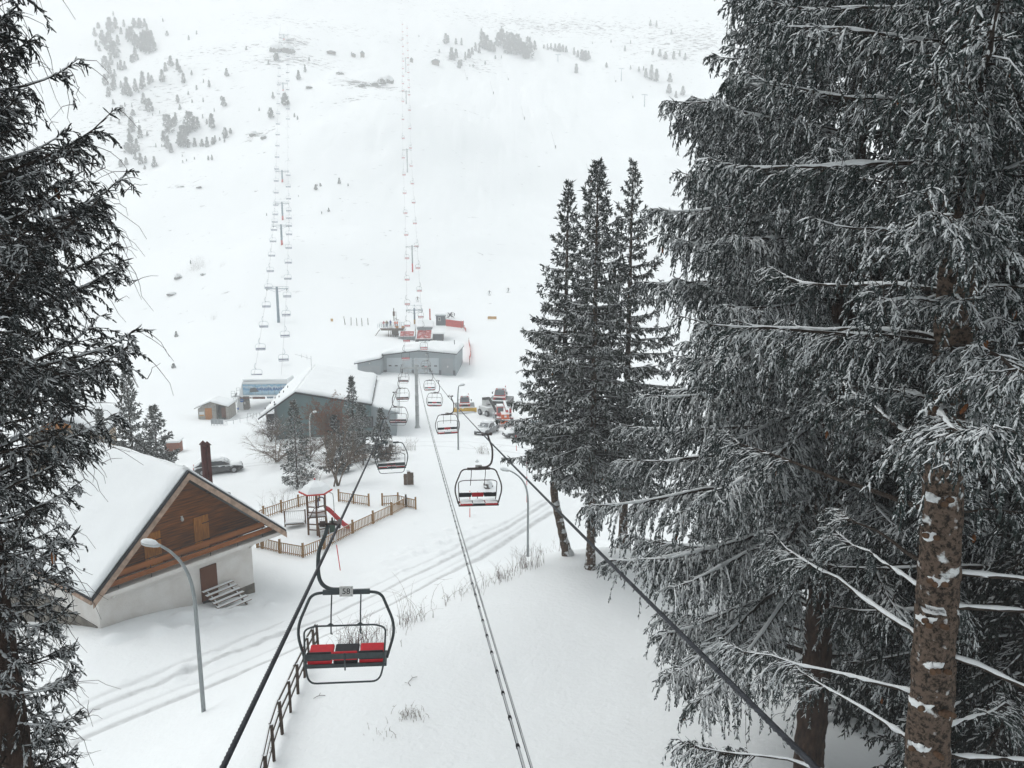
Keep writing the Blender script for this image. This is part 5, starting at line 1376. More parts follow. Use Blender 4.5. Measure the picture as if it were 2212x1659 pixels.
def car(label, loc, rz, paint, kind='suv', L_=4.4, W=1.82, H=1.62, snow_glass=True):
    """front looks along -y"""
    t = thing('parked_car', label, 'car', loc, rz, 'cars parked in the snow')
    h = W / 2
    def sec(y, z0, z1, w0, w1):
        return [(-w0, y, z0), (-w0 * 1.0, y, z0 + (z1 - z0) * .55), (-w1, y, z1), (w1, y, z1), (w0, y, z0 + (z1 - z0) * .55), (w0, y, z0)]
    A = -L_ / 2; B = L_ / 2
    zb = .28; zh = H * .60
    ss = [sec(A, zb + .12, zh * .72, h * .80, h * .70), sec(A + .12, zb, zh * .86, h * .92, h * .82), sec(A + .5, zb - .02, zh * .95, h, h * .88), sec(A + 1.15, zb - .02, zh, h, h * .92), sec(B - .9, zb - .02, zh * 1.03, h, h * .92), sec(B - .15, zb, zh * 1.0, h * .95, h * .86), sec(B, zb + .1, zh * .85, h * .88, h * .78)]
    b = loft(ss); body = b.build('body', paint, t, sub=0, bev=.05)
    # cabin
    if kind == 'pickup': c0, c1, c2, c3 = A + 1.35, A + 1.95, A + 3.25, A + 3.55
    else: c0, c1, c2, c3 = A + 1.15, A + 1.85, B - .75, B - .12
    zc = H
    def cs(y, z, w): return [(-w, y, zh * .98), (-w * .98, y, zh + (z - zh) * .5), (-w * .84, y, z), (w * .84, y, z), (w * .98, y, zh + (z - zh) * .5), (w, y, zh * .98)]
    b = loft([cs(c0, zh + .04, h * .88), cs(c1, zc - .05, h * .86), cs((c1 + c2) / 2, zc, h * .86), cs(c2, zc - .04, h * .85), cs(c3, zh + .08, h * .84)]); b.build('roof', paint, t, bev=.04)
    b = MB(); f = .14
    b.add([(-h * .74, c0 + (c1 - c0) * f, zh + (zc - zh) * f + .04), (h * .74, c0 + (c1 - c0) * f, zh + (zc - zh) * f + .04), (h * .66, c0 + (c1 - c0) * .86, zh + (zc - zh) * .86 + .0), (-h * .66, c0 + (c1 - c0) * .86, zh + (zc - zh) * .86 + .0)], [(0, 1, 2, 3)])
    for v in range(4): b.v[v] = (b.v[v][0], b.v[v][1] - .045, b.v[v][2] + .02)
    b.build('windscreen', M_CARGL, t)
    for s in (-1, 1):
        b = MB(); x = s * h * .915
        b.prism([(x, c0 + .45, zh + .08), (x, c3 - .35, zh + .08), (x * .93, c2 - .1, zc - .14), (x * .93, c1 + .12, zc - .14)], (s * .012, 0, 0)); b.build('side_window', M_GLASS, t)
        b = MB(); b.box((s * (h + .08), c0 + .45, zh + .12), (.16, .1, .12)); b.build('wing_mirror', M_BUMP, t, bev=.02)
        b = MB(); b.box((s * h * .66, A + .09, zh * .74), (.34, .14, .14)); b.build('headlight', M_LAMP, t, bev=.02)
        b = MB(); b.box((s * h * .74, B - .02, zh * .82), (.2, .06, .24)); b.build('tail_light', M_REDP, t)
        for y in (A + .85, B - .85):
            wheel(t, (s * (h - .10), y, .34), .35, .23)
            b = MB(); b.tube([(s * (h - .02), y + .42 * math.cos(a), .36 + .42 * math.sin(a)) for a in np.linspace(0, PI, 10)], .035, 5); b.build('wheel_arch', M_BUMP, t)
    b = MB(); b.box((0, A + .03, zh * .66), (W * .44, .08, .2)); b.build('grille', M_BUMP, t)
    b = MB(); b.box((0, A - .01, zb + .16), (W * .8, .1, .16)); b.build('bumper', M_BUMP, t, bev=.03)
    b = MB(); b.box((0, A - .03, zh * .5), (W * .36, .06, .12)); b.build('number_plate', M_SIGNW, t)
    if kind == 'pickup':
        b = MB(); b.box((0, (c3 + B) / 2, zh + .01), (W * .78, B - c3 - .2, .06)); b.build('load_bed_snow', M_SNOWLUMP, t)
    # lying snow on bonnet and roof
    b = MB(); b.ball((0, (c1 + c2) / 2, zc - .02), (h * .74, (c2 - c1) / 2 * .95, .13), 14, 6, .02); b.ball((0, A + .72, zh - .06), (h * .84, .55, .13), 14, 6, .02, 3); b.build('car_snow', M_SNOWR, t)
    return t
pc = G(1052, 936)
car('dark grey pickup with a snow-covered bonnet facing the road', pc, R(-24), M_VGRY, 'pickup', 5.0, 1.9, 1.75)
pc = G(1122, 944)
car('dark car parked side-on, its tail tucked behind the roadside spruces', pc, R(-72), M_VBLK, 'suv', 4.5, 1.8, 1.6)
pc = G(472, 1020)
car('black estate car behind the chalet\'s twin flues', pc, R(112), M_VBLK, 'suv', 4.7, 1.8, 1.5)
def groomer(label, loc, rz, blade, scale=1.0, boom=False):
    t = thing('snow_groomer', label, 'snow groomer', loc, rz, 'snow groomers parked by the garage', scale)
    # caterpillar tracks
    for s in (-1, 1):
        b = MB(); x = s * 1.35
        pts = rounded([(x, -2.0, .12), (x, 2.2, .12), (x, 2.5, .65), (x, 2.2, .98), (x, -2.0, .98), (x, -2.4, .6)], .3, 4, True)
        poly = [(x - .62, p.y, p.z) for p in pts]; b.prism(poly, (1.24, 0, 0)); tr = b.build('track', M_TRACK, t)
        b = MB()
        for k in range(11): y = -2.1 + k * .43; b.box((x, y, 1.0), (1.26, .07, .07))
        b.build('track_cleat', M_STEEL, tr)
    b = MB(); b.box((0, .2, .95), (1.5, 4.0, .7)); b.build('chassis', M_BUMP, t, bev=.04)
    b = loft([[(-1.05, -1.75, .95), (-1.05, -1.75, 1.5), (1.05, -1.75, 1.5), (1.05, -1.75, .95)], [(-1.1, -1.0, .95), (-1.1, -1.0, 1.72), (1.1, -1.0, 1.72), (1.1, -1.0, .95)]]); b.build('bonnet', M_VRED, t, bev=.05)
    b = MB(); b.box((0, -1.78, 1.2), (.9, .06, .5)); b.build('grille', M_BUMP, t)
    b = loft([[(-.98, -1.35, 1.55), (-1.0, -1.35, 1.75), (1.0, -1.35, 1.75), (.98, -1.35, 1.55)], [(-.96, -.75, 1.55), (-.86, -.75, 2.75), (.86, -.75, 2.75), (.96, -.75, 1.55)], [(-.98, .5, 1.55), (-.9, .5, 2.85), (.9, .5, 2.85), (.98, .5, 1.55)], [(-.95, .9, 1.55), (-.9, .8, 2.3), (.9, .8, 2.3), (.95, .9, 1.55)]]); cab = b.build('cab', M_VRED, t, bev=.05)
    b = MB(); b.add([(-.9, -1.33, 1.8), (.9, -1.33, 1.8), (.8, -.82, 2.68), (-.8, -.82, 2.68)], [(0, 1, 2, 3)]); b.v = [(x, y - .05, z + .03) for x, y, z in b.v]; b.build('windscreen', M_CARGL, cab)
    for s in (-1, 1):
        b = MB(); b.prism([(s * .99, -1.0, 1.8), (s * .99, .35, 1.8), (s * .90, .4, 2.65), (s * .90, -.72, 2.65)], (s * .02, 0, 0)); b.build('side_window', M_GLASS, cab)
        b = MB(); b.bar((s * .95, -1.1, 2.35), (s * 1.3, -1.25, 2.35), .04, .04); b.box((s * 1.32, -1.25, 2.2), (.16, .08, .42)); b.build('mirror', M_BUMP, cab)
        b = MB(); b.box((s * .6, -.78, 2.86), (.3, .16, .14)); b.build('work_light', M_REDP, cab)
    b = MB(); b.box((0, -.1, 2.92), (1.65, 1.3, .16)); b.build('roof_snow', M_SNOWR, cab, bev=.06)
    b = MB(); b.bar((.75, .6, 2.8), (.75, .6, 3.25), .12, .12); b.build('exhaust', M_REDP, t)
    b = MB(); b.box((0, 1.7, 1.55), (1.7, 1.7, .6)); b.build('engine_cover', M_VWHT, t, bev=.06)
    # blade
    b = MB(); pr = [(-2.85, .15), (-3.0, .45), (-2.98, .8), (-2.8, 1.08)]
    vs = []
    for x, off in ((-2.35, -.35), (-1.7, 0), (1.7, 0), (2.35, -.35)):
        for (y, z) in pr: vs.append((x, y + off, z))
        for (y, z) in reversed(pr): vs.append((x, y + off + .10, z))
    n = 8; fs = [tuple(range(n))[::-1], tuple(3 * n + k for k in range(n))]
    for i in range(3):
        for k in range(n): l = (k + 1) % n; fs.append((i * n + k, i * n + l, (i + 1) * n + l, (i + 1) * n + k))
    b.add(vs, fs); b.build('blade', blade, t)
    b = MB()
    for s in (-.5, .5): b.bar((s, -1.6, .7), (s, -2.8, .6), .14, .16)
    b.build('blade_arm', M_BUMP, t)
    b = MB(); b.box((0, -2.8, 1.1), (3.4, .35, .14)); b.ball((.4, -3.15, .12), (1.9, .4, .2), 10, 5, .1); b.build('blade_snow', M_SNOWLUMP, t)
    return t
groomer('red and white snow groomer with a wide yellow blade behind the lamp post', G(1004, 885), R(4), M_YBLADE, .82)
groomer('larger red snow groomer with a dark blade beside the excavator arm', G(1082, 872), R(-10), M_BUMP, .95)
# tracked loader with a dark jib and a bucket, between the groomers and the telehandler
t = thing('snow_blower_loader', 'snow-covered loader with a dark slanting jib and a low bucket behind the telehandler', 'loader', G(1058, 897), R(38))
b = MB(); b.box((0, .4, 1.0), (2.0, 2.6, .9)); b.build('chassis', M_VWHT, t, bev=.08)
b = MB(); b.box((.2, 1.0, 1.9), (1.3, 1.2, 1.1)); b.build('cab', M_VWHT, t, bev=.1)
b = MB(); b.bar((-.5, 1.2, 2.6), (-.4, -.4, 2.9), .35, .4); b.bar((-.4, -.4, 2.9), (-.4, -2.4, 1.0), .28, .34); b.bar((-.1, .6, 1.6), (-.2, -1.3, 2.2), .16, .16); b.build('jib', M_BUMP, t, bev=.03)
b = MB(); b.prism([(-1.1, -2.3, .1), (-1.1, -3.2, .15), (-1.1, -2.5, .9), (-1.1, -2.2, .8)], (2.0, 0, 0)); b.build('bucket', M_STEEL, t)
b = MB(); b.ball((-.1, -2.7, .55), (.9, .4, .2), 10, 5, .08); b.ball((.2, 1.0, 2.5), (.65, .6, .14), 10, 5, .05); b.build('lying_snow', M_SNOWLUMP, t)
for s in (-1, 1):
    for y in (-.6, 1.3): wheel(t, (s * .95, y, .5), .5, .35)
# telehandler seen from behind
t = thing('telehandler', 'orange-red telehandler with snow on its boom, parked behind the pickup', 'telehandler', G(1090, 917), R(6))
b = MB(); b.box((0, .9, .95), (1.5, 4.0, .6)); b.build('chassis', M_VRED, t, bev=.06)
b = loft([[(-.55, -1.35, .75), (-.6, -1.35, 1.85), (.6, -1.35, 1.85), (.55, -1.35, .75)], [(-.62, -.2, .75), (-.66, -.2, 2.1), (.66, -.2, 2.1), (.62, -.2, .75)]]); en = b.build('engine_cover', M_VORG, t, bev=.05)
b = MB(); b.box((0, -1.38, 1.55), (.34, .04, .28)); b.build('notice', M_SIGNW, en)
b = MB(); b.box((0, -1.5, .75), (1.5, .35, .5)); b.build('counterweight', M_VORG, t, bev=.06)
b = MB(); b.box((0, -1.5, 1.05), (1.55, .4, .12)); b.build('ledge_snow', M_SNOWR, t, bev=.04)
b = MB(); b.box((-.62, .9, 2.0), (.95, 1.5, 1.5)); cb = b.build('cab', M_VRED, t, bev=.06)
b = MB(); b.box((-.62, .13, 2.2), (.78, .03, .8)); b.build('rear_window', M_CARGL, cb)
b = MB(); b.box((-.62, .9, 2.82), (1.0, 1.55, .16)); b.build('cab_snow', M_SNOWR, cb, bev=.06)
b = MB(); b.bar((.32, -.6, 2.15), (.32, 3.6, 2.6), .36, .42); bo = b.build('boom', M_VRED, t)
b = MB(); b.bar((.32, -.6, 2.42), (.32, 3.6, 2.87), .36, .16); b.build('boom_snow', M_SNOWR, bo, bev=.05)
for s in (-1, 1):
    for y in (-.75, 2.1):
        wheel(t, (s * 1.05, y, .58), .58, .42)
        b = MB(); b.box((s * 1.05, y, 1.26), (.5, 1.1, .08)); b.build('mudguard', M_VRED, t, bev=.02)
        b = MB(); b.ball((s * 1.05, y, 1.31), (.28, .5, .12), 10, 5, .04); b.build('mudguard_snow', M_SNOWLUMP, t)
b = MB(); b.box((1.0, 1.2, 1.9), (.3, .5, .7)); b.build('side_box', M_VRED, t, bev=.03)
# ================================================================ STREET FURNITURE AND SMALL THINGS
M_GALV = mat('galvanised_lamp_post', (.30, .325, .33), .5, .3, var=.15, scale=5)
M_PICK = mat('picket_wood', (.40, .235, .10), .75, var=.5, scale=7, stretch=(4, 4, .6), snow=.95, snow_thr=.72)
M_PLAYW = mat('playground_timber', (.155, .080, .042), .75, var=.45, scale=5, snow=.95, snow_thr=.68)
M_RAILW = mat('old_rail_wood', (.105, .078, .062), .9, var=.5, scale=6, stretch=(.4, 3, 3), snow=.9, snow_thr=.74, bump=.4)
M_POLER = mat('red_marker', (.62, .04, .05), .55, var=.12)
M_POLEW = mat('white_marker', (.66, .66, .66), .55, var=.08)
def lamp(label, base, top_px, d, toward, hgt, arm=1.6, r=.075, snowy_post=False):
    """curved arm lamp. toward = ground direction (x, y) in which the arm reaches"""
    t = thing('street_lamp', label, 'street lamp', base, 0, 'curved street lamps')
    tx, ty = toward
    pth = smooth_path([(0, 0, -.3), (0, 0, hgt * .35), (0, 0, hgt * .62)] + [(tx * arm * f, ty * arm * f, hgt * g_) for f, g_ in ((.04, .74), (.16, .83), (.38, .905), (.70, .965), (1.0, 1.0))], 5)
    n = len(pth); b = MB(); b.tube(pth, [r * (1 - .45 * i / (n - 1)) for i in range(n)], 12); b.build('post', M_VWHT if snowy_post else M_GALV, t)
    hd = Vector((tx * arm, ty * arm, hgt)); dv = Vector((tx, ty, .22)).normalized(); sd_ = Vector((-ty, tx, 0)); upv = dv.cross(sd_) * -1
    b = MB(); secs = []
    for f, w_, h_ in ((0, .05, .04), (.08, .09, .07), (.25, .15, .10), (.55, .17, .11), (.68, .13, .08), (.74, .05, .03)):
        c = hd + dv * (f * .95 - .02)
        secs.append([c + sd_ * w_ * math.cos(a) + Vector((0, 0, 1)) * h_ * math.sin(a) for a in np.linspace(0, 2 * PI, 12, endpoint=False)])
    b = loft(secs); h_o = b.build('lamp_head', M_PALE, t)
    secs = []
    for f, w_, h_ in ((.1, .05, .03), (.2, .13, .11), (.35, .16, .14), (.52, .16, .13), (.64, .11, .09), (.7, .04, .03)):
        c = hd + dv * (f - .02) + Vector((0, 0, .055))
        secs.append([c + sd_ * w_ * math.cos(a) + Vector((0, 0, 1)) * h_ * max(-.2, math.sin(a)) for a in np.linspace(0, 2 * PI, 12, endpoint=False)])
    b = loft(secs); b.build('lamp_snow', M_SNOWLUMP, h_o)
    return t
def lamp_at(label, ub, vb, d, ut, vt, **k):
    base = G(ub, vb) if d is None else spot(ub, vb, d)
    # depth of that ground
    dd = base.y * CP - (base.z - CAMZ) * SP
    tip = U(ut, vt, dd)
    h = tip.z - base.z; dx = tip.x - base.x
    arm = abs(dx)
    return lamp(label, base, None, dd, (math.copysign(.995, dx), -.1), h, arm, **k)
lamp_at('nearest street lamp, its snowy head in front of the chalet gable', 440, 1537, None, 380, 1150, r=.085)
lamp_at('street lamp on the bank edge beside the brown-hangered chair', 1140, 1225, 53.5, 1101, 1006, r=.085)
lamp_at('tall thin street lamp standing in front of the yellow-bladed groomer', 990, 972, None, 993, 829, r=.10)
lamp_at('small snow-plastered street lamp before the grey building wall', 672, 985, 84, 676, 889, r=.09, snowy_post=True)
# snow marker poles
def marker(label, ub, vb, ut, vt, bands, d=None, rad=.03):
    base = spot(ub, vb, d) if d else G(ub, vb)
    dd = base.y * CP - (base.z - CAMZ) * SP
    tip = U(ut, vt, dd)
    t = thing('marker_pole', label, 'snow pole', base, 0, 'red and white snow marker poles')
    v = tip - base
    n = len(bands)
    for k, c in enumerate(bands):
        b = MB(); b.tube([v * (k / n) - (v * .05 if k == 0 else v * 0), v * ((k + 1) / n)], rad, 8); b.build('band', M_POLER if c == 'r' else M_POLEW, t)
    return t
marker('leaning red marker pole below the picket fence, behind the 58 chair', 735, 1232, 723, 1150, 'rrw')
marker('slim red marker pole seen through the seat of the snow-seated chair', 1015, 1117, 1015, 1060, 'rwr')
marker('red and white marker pole behind the bank lamp', 1138, 1085, 1138, 992, 'rwrwr')
marker('red and white marker pole in front of the dark parked car', 1116, 974, 1114, 940, 'rwr')
# wooden box sign and boulder on the snow hill
p = G(883, 1047)
t = thing('wooden_notice', 'weathered three-board wooden notice with a snowy top on the playground hill', 'sign', p, .1, None)
for x, zt, y in ((-.28, 1.02, -.05), (0.02, 1.2, 0), (.28, 1.1, .05)):
    b = MB(); b.box((x, y, zt / 2 - .1), (.29, .08, zt + .2)); b.build('board', M_TIMBER, t)
b = MB(); b.box((0, .04, .75), (.9, .05, .08)); b.build('batten', M_TIMBER, t)
b = MB(); b.box((-.03, 0, 1.3), (.32, .22, .12)); b.build('cap_snow', M_SNOWR, t, bev=.04)
M_ROCK = mat('bare_rock', (.16, .15, .135), .9, var=.6, scale=3, bump=.8, bump_scale=6, snow=.98, snow_thr=.10, snow_scale=.9)
def rock(label, p, r, seed, group=None, name='boulder'):
    b = MB(); b.ball((0, 0, r[2] * .2), r, 16, 11, .26, seed)
    rr = random.Random(seed)
    o = b.build(name, M_ROCK); o.location = p; o.rotation_euler = (rr.uniform(-.2, .2), rr.uniform(-.2, .2), rr.uniform(0, 3)); return tag(o, label, 'rock', group)
p = G(1052, 1052); 
rock('half-buried boulder with dry stalks seen through the snow-seated chair', p + Vector((.1, 0, 0)), (.45, .35, .5), 3)
rock('small stone in the snow in front of that boulder', G(1050, 1066), (.35, .2, .14), 4)
rock('little dark stone beside the lift rope on the flat snow', G(1030, 998), (.16, .14, .2), 6)

# ---------------------------------------------------------------- rail fence in the foreground
def ground_line(pts, n):
    P = [Vector((*p, 0)) for p in pts]; P = smooth_path(P, 8); S = path_len(P)
    return [at_len(P, S, S[-1] * k / (n - 1)) for k in range(n)]
fp = [G(u, v) for u, v in ((688, 1402), (668, 1440), (640, 1508), (606, 1600), (580, 1690), (556, 1800))]
t = thing('rail_fence', 'crooked three-rail wooden fence on the bank behind the 58 chair', 'fence', fp[0])
pl = ground_line([(p.x, p.y) for p in fp], 10)
rr = random.Random(4); tops = []
for i, p in enumerate(pl):
    z = GZ(p.x, p.y); q = Vector((p.x, p.y, z)); lean = Vector((rr.uniform(-.05, .05), rr.uniform(-.05, .05), 1.12))
    b = MB(); b.bar(q - Vector((0, 0, .3)) - fp[0], q + lean - fp[0], .075, .075); b.build('post', M_RAILW, t); tops.append((q, lean))
for j, h in enumerate((.32, .64, .98)):
    for i in range(len(tops) - 1):
        a = tops[i][0] + tops[i][1] * h + Vector((-.06, 0, rr.uniform(-.03, .03))); c = tops[i + 1][0] + tops[i + 1][1] * h + Vector((-.06, 0, rr.uniform(-.03, .03)))
        b = MB(); b.bar(a - fp[0], c - fp[0] + (c - a) * .03, .035, .12); b.build('rail', M_RAILW, t)
# ---------------------------------------------------------------- picket fences of the playground
def picket_fence(label, pix, group='picket fences round the playground', d=None):
    P = [G(u, v) for u, v in pix]
    t = thing('picket_fence', label, 'fence', P[0], 0, group)
    o = P[0]
    for i, p in enumerate(P):
        b = MB(); b.box(p - o + Vector((0, 0, .42)), (.13, .13, 1.3)); b.build('post', M_PICK, t)
    for a, c in zip(P[:-1], P[1:]):
        L_ = (c - a).length; n = max(3, int(L_ / .16)); b = MB()
        for k in range(1, n):
            q = a.lerp(c, k / n); q.z = GZ(q.x, q.y) * .5 + q.z * .5
            b.bar(q - o + Vector((0, 0, -.15)), q - o + Vector((0, 0, .78)), .055, .03)
        for h in (.15, .80): 
            b.bar(a - o + Vector((0, -.02, h)), c - o + Vector((0, -.02, h)), .04, .07)
        b.build('picket_panel', M_PICK, t)
    return t
picket_fence('long picket fence climbing from the chalet corner up to the snow hill', [(556, 1183), (567, 1185), (605, 1195), (655, 1204), (700, 1186), (762, 1152), (806, 1131), (846, 1112), (877, 1095)])
picket_fence('picket fence end forming a gate corner at the top of the snow hill', [(826, 1092), (860, 1090), (898, 1100), (877, 1095)])
picket_fence('short separate picket fence in the middle of the playground hill', [(732, 1083), (764, 1088), (797, 1093)])
picket_fence('picket fence behind the play tower on the chalet side', [(548, 1132), (570, 1120), (608, 1107), (645, 1095), (690, 1082)])
# ---------------------------------------------------------------- play tower
p = G(688, 1148)
py_ = thing('play_tower', 'timber play tower with a six-sided snowy roof and a red slide', 'play tower', p, .25)
SC = 1.06; SX = .67
def s3(x, y, z): return (x * SX, y * SX, z * SC)
for (x, y, zt) in ((-1.05, -.6, 3.0), (-.1, -1.0, 3.0), (.85, -.6, 3.0), (.85, .6, 3.0), (-.1, 1.0, 3.0), (-1.05, .6, 3.0)):
    b = MB(); b.bar(s3(x, y, -.3), s3(x, y, zt), .13, .13); b.build('post', M_PLAYW, py_)
hexa = lambda r, z, a0=0: [(r * math.cos(a0 + k * PI / 3) * SX - .07, r * math.sin(a0 + k * PI / 3) * SX, z * SC) for k in range(6)]
b = MB(); h6 = hexa(1.75, 2.98); b.add(h6 + [(-.1, 0, 3.75 * SC)], [(k, (k + 1) % 6, 6) for k in range(6)] + [(5, 4, 3, 2, 1, 0)]); rf = b.build('roof', M_VRED, py_)
b = MB(); h6 = hexa(1.70, 3.03); h7 = hexa(1.15, 3.42); b.add(h6 + h7 + [(-.1, 0, 3.78 * SC)], [(k, (k + 1) % 6, 6 + (k + 1) % 6, 6 + k) for k in range(6)] + [(6 + k, 6 + (k + 1) % 6, 12) for k in range(6)] + [(5, 4, 3, 2, 1, 0)], False); b.build('roof_snow', M_SNOWR, rf)
b = MB()
for k in range(2, 6):
    a, c = hexa(1.76, 2.98)[k], hexa(1.76, 2.98)[(k + 1) % 6]; b.bar(a, c, .08, .09)
b.build('roof_trim', M_REDP, rf)
b = MB(); b.ball((-.1, 0, 3.83 * SC), .07, 6, 5); b.build('finial', M_REDP, rf)
b = MB(); b.box(s3(-.1, 0, 1.25), (1.27, 1.2, .1)); b.build('platform', M_PLAYW, py_)
b = MB(); b.box(s3(-.1, 0, 1.33), (1.2, 1.1, .1)); b.build('platform_snow', M_SNOWR, py_, bev=.03)
b = MB(); b.bar(s3(-.9, -1.1, 1.2), s3(-.2, -1.2, 2.1), .6, .06); b.build('climbing_ramp', M_TIMBER, py_)
for h in (.35, .75, 1.6, 2.0):
    b = MB(); b.bar(s3(-1.05, -.62, h), s3(-.1, -1.02, h), .07, .09); b.build('crossbeam', M_PLAYW, py_)
    b = MB(); b.bar(s3(-.1, -1.02, h), s3(.85, -.62, h), .07, .09); b.build('crossbeam', M_PLAYW, py_)
b = MB(); b.bar(s3(.15, -1.6, -.2), s3(-.1, -1.05, 1.4), .1, .1); b.build('strut', M_PLAYW, py_)
b = MB(); b.bar(s3(1.1, -1.1, -.2), s3(.85, -.62, 1.4), .1, .1); b.build('strut', M_PLAYW, py_)
b = MB(); sl = [s3(.9, .3, 1.5), s3(1.3, .2, 1.35), s3(2.6, -.2, .45), s3(3.1, -.35, .2), s3(3.4, -.45, .18)]
for off in (-.2, .2): 
    P = smooth_path([(x, y + off, z + .1) for x, y, z in sl], 4)
    b = MB()
    for a, c in zip(P[:-1], P[1:]): b.bar(a, c, .05, .22)
    b.build('slide_side', M_POLER, py_)
b = MB()
P = smooth_path(sl, 4)
for a, c in zip(P[:-1], P[1:]): b.bar(a, c, .38, .04)
b.build('slide', M_VRED, py_)
b = MB(); b.tube(smooth_path([s3(1.0, .5, 2.75), s3(1.55, .4, 2.65), s3(1.75, .3, 2.3), s3(1.8, .2, 0)], 5), .028, 7); b.build('fire_pole', M_STEEL, py_)
b = MB(); b.tube(rounded([s3(.1, .95, 1.5), s3(.1, .95, 2.3), s3(.75, .8, 2.3), s3(.75, .8, 1.5)], .25, 5), .05, 7); b.build('entry_arch', M_BLUEPAD, py_)
b = MB()
for k in range(4): b.bar(s3(-.05 + .23 * k, -1.0, -.1), s3(-.05 + .23 * k, -1.0 + .08 * k, 1.2), .02, .02)
for k in range(4): b.bar(s3(-.1, -1.02, .15 + .3 * k), s3(.85, -.62, .15 + .3 * k), .018, .018)
b.build('climbing_net', M_STEEL, py_)
b = MB(); b.box(s3(1.5, -.5, .35), (.4, .4, .9)); b.build('bin', mat('green_bin', (.02, .07, .04), .5), py_, bev=.04)
# low bridge and bench beside the tower
t = thing('play_bench', 'low snowy play bench with a striped guard beside the play tower', 'bench', p + Vector((-2.0, .9, 0)), .2)
b = MB(); b.box((0, 0, .35), (1.4, .7, .1)); b.build('seat', M_TIMBER, t)
b = MB(); b.box((0, 0, .45), (1.3, .65, .1)); b.build('seat_snow', M_SNOWR, t, bev=.03)
for x in (-.75, .75): b = MB(); b.box((x, .35, .5), (.1, .1, 1.5)); b.build('post', M_PLAYW, t)
b = MB()
for k in range(9): b.bar((-.6 + k * .15, .36, .5), (-.6 + k * .15, .36, 1.1), .03, .03)
b.bar((-.75, .36, 1.15), (.75, .36, 1.15), .05, .07); b.build('guard', M_POLEW, t)

# ---------------------------------------------------------------- people
M_SKIN = mat('skin', (.45, .28, .2), .6)
def person(label, loc, rz, jacket, trousers, pose='stand', scale=1.0, skis=False, group=None):
    t = thing('person', label, 'person', loc, rz, group, scale)
    J = {'pel': (0, 0, .95), 'chest': (0, 0, 1.32), 'neck': (0, 0, 1.5), 'head': (0, -.01, 1.62), 'top': (0, 0, 1.76)}
    wide = .11 if pose == 'stand' else .2
    br = .0
    sw = .22 if pose in ('ski', 'walk') else .05
    for s, nm in ((-1, 'l'), (1, 'r')):
        J['hip' + nm] = (s * .1, 0, .9); J['knee' + nm] = (s * wide, -.06 if pose != 'walk' else s * -.14, .5); J['ank' + nm] = (s * (wide + .01), .02 if pose != 'walk' else s * -.2, .08); J['toe' + nm] = (s * (wide + .03), -.14 + (0 if pose != 'walk' else s * -.2), .05)
        J['sh' + nm] = (s * .19, 0, 1.43); J['elb' + nm] = (s * (.27 + sw), -.04, 1.17 if pose != 'ski' else 1.25); J['wri' + nm] = (s * (.27 + sw * 1.6), -.16, .95 if pose != 'ski' else 1.1); J['hand' + nm] = (s * (.27 + sw * 1.8), -.22, .9 if pose != 'ski' else 1.05)
    if pose == 'sit':
        for s, nm in ((-1, 'l'), (1, 'r')): J['knee' + nm] = (s * .12, -.45, .92); J['ank' + nm] = (s * .12, -.5, .45); J['toe' + nm] = (s * .12, -.65, .42)
    E = [('pel', 'chest'), ('chest', 'neck'), ('neck', 'head'), ('head', 'top')]
    for n in 'lr': E += [('pel', 'hip' + n), ('hip' + n, 'knee' + n), ('knee' + n, 'ank' + n), ('ank' + n, 'toe' + n), ('chest', 'sh' + n), ('sh' + n, 'elb' + n), ('elb' + n, 'wri' + n), ('wri' + n, 'hand' + n)]
    RAD = {'pel': .15, 'chest': .17, 'neck': .065, 'head': .10, 'top': .07, 'hip': .11, 'knee': .075, 'ank': .055, 'toe': .05, 'sh': .085, 'elb': .06, 'wri': .045, 'hand': .045}
    ks = list(J); me = bpy.data.meshes.new('body')
    me.from_pydata([J[k] for k in ks], [(ks.index(a), ks.index(b_)) for a, b_ in E], [])
    o = bpy.data.objects.new('body', me); COL.objects.link(o)
    m1 = o.modifiers.new('skin', 'SKIN'); m1.use_smooth_shade = True
    for i, k in enumerate(ks):
        r_ = RAD.get(k, RAD.get(k[:-1], .08)); me.skin_vertices[0].data[i].radius = (r_, r_)
    me.skin_vertices[0].data[0].use_root = True
    m2 = o.modifiers.new('sub', 'SUBSURF'); m2.levels = 1; m2.render_levels = 1
    # clothing by height: trousers, jacket, head
    m = bpy.data.materials.new('ski_clothes'); nt, N, L = _nodes(m)
    tc = N.new('ShaderNodeTexCoord'); sx = N.new('ShaderNodeSeparateXYZ'); L.new(tc.outputs['Object'], sx.inputs[0])
    cr = N.new('ShaderNodeValToRGB'); cr.color_ramp.interpolation = 'CONSTANT'; e = cr.color_ramp.elements
    e[0].position = 0; e[0].color = (.02, .02, .022, 1); e[1].position = .065; e[1].color = (*trousers, 1)
    for ps_, c_ in ((.45, jacket), (.755, (.45, .28, .2)), (.835, tuple(x * .5 for x in jacket))):
        q = e.new(ps_); q.color = (*c_, 1)
    dv_ = N.new('ShaderNodeMath'); dv_.operation = 'DIVIDE'; dv_.inputs[1].default_value = 2.0; L.new(sx.outputs['Z'], dv_.inputs[0]); L.new(dv_.outputs[0], cr.inputs['Fac']); L.new(cr.outputs['Color'], N['Principled BSDF'].inputs['Base Color']); N['Principled BSDF'].inputs['Roughness'].default_value = .8
    me.materials.append(m); o.parent = t
    if skis:
        for s in (-1, 1):
            b = MB(); b.tube(smooth_path([(s * .2, .8, .03), (s * .2, -.7, .03), (s * .2, -1.0, .14)], 3), .04, 6); b.build('ski', M_INK, t)
            b = MB(); b.tube([J['hand' + ('l' if s < 0 else 'r')], (s * .75, .35, .05)], .015, 5); b.build('ski_pole', M_INK, t)
    return t
GP = 'people on the boarding deck'
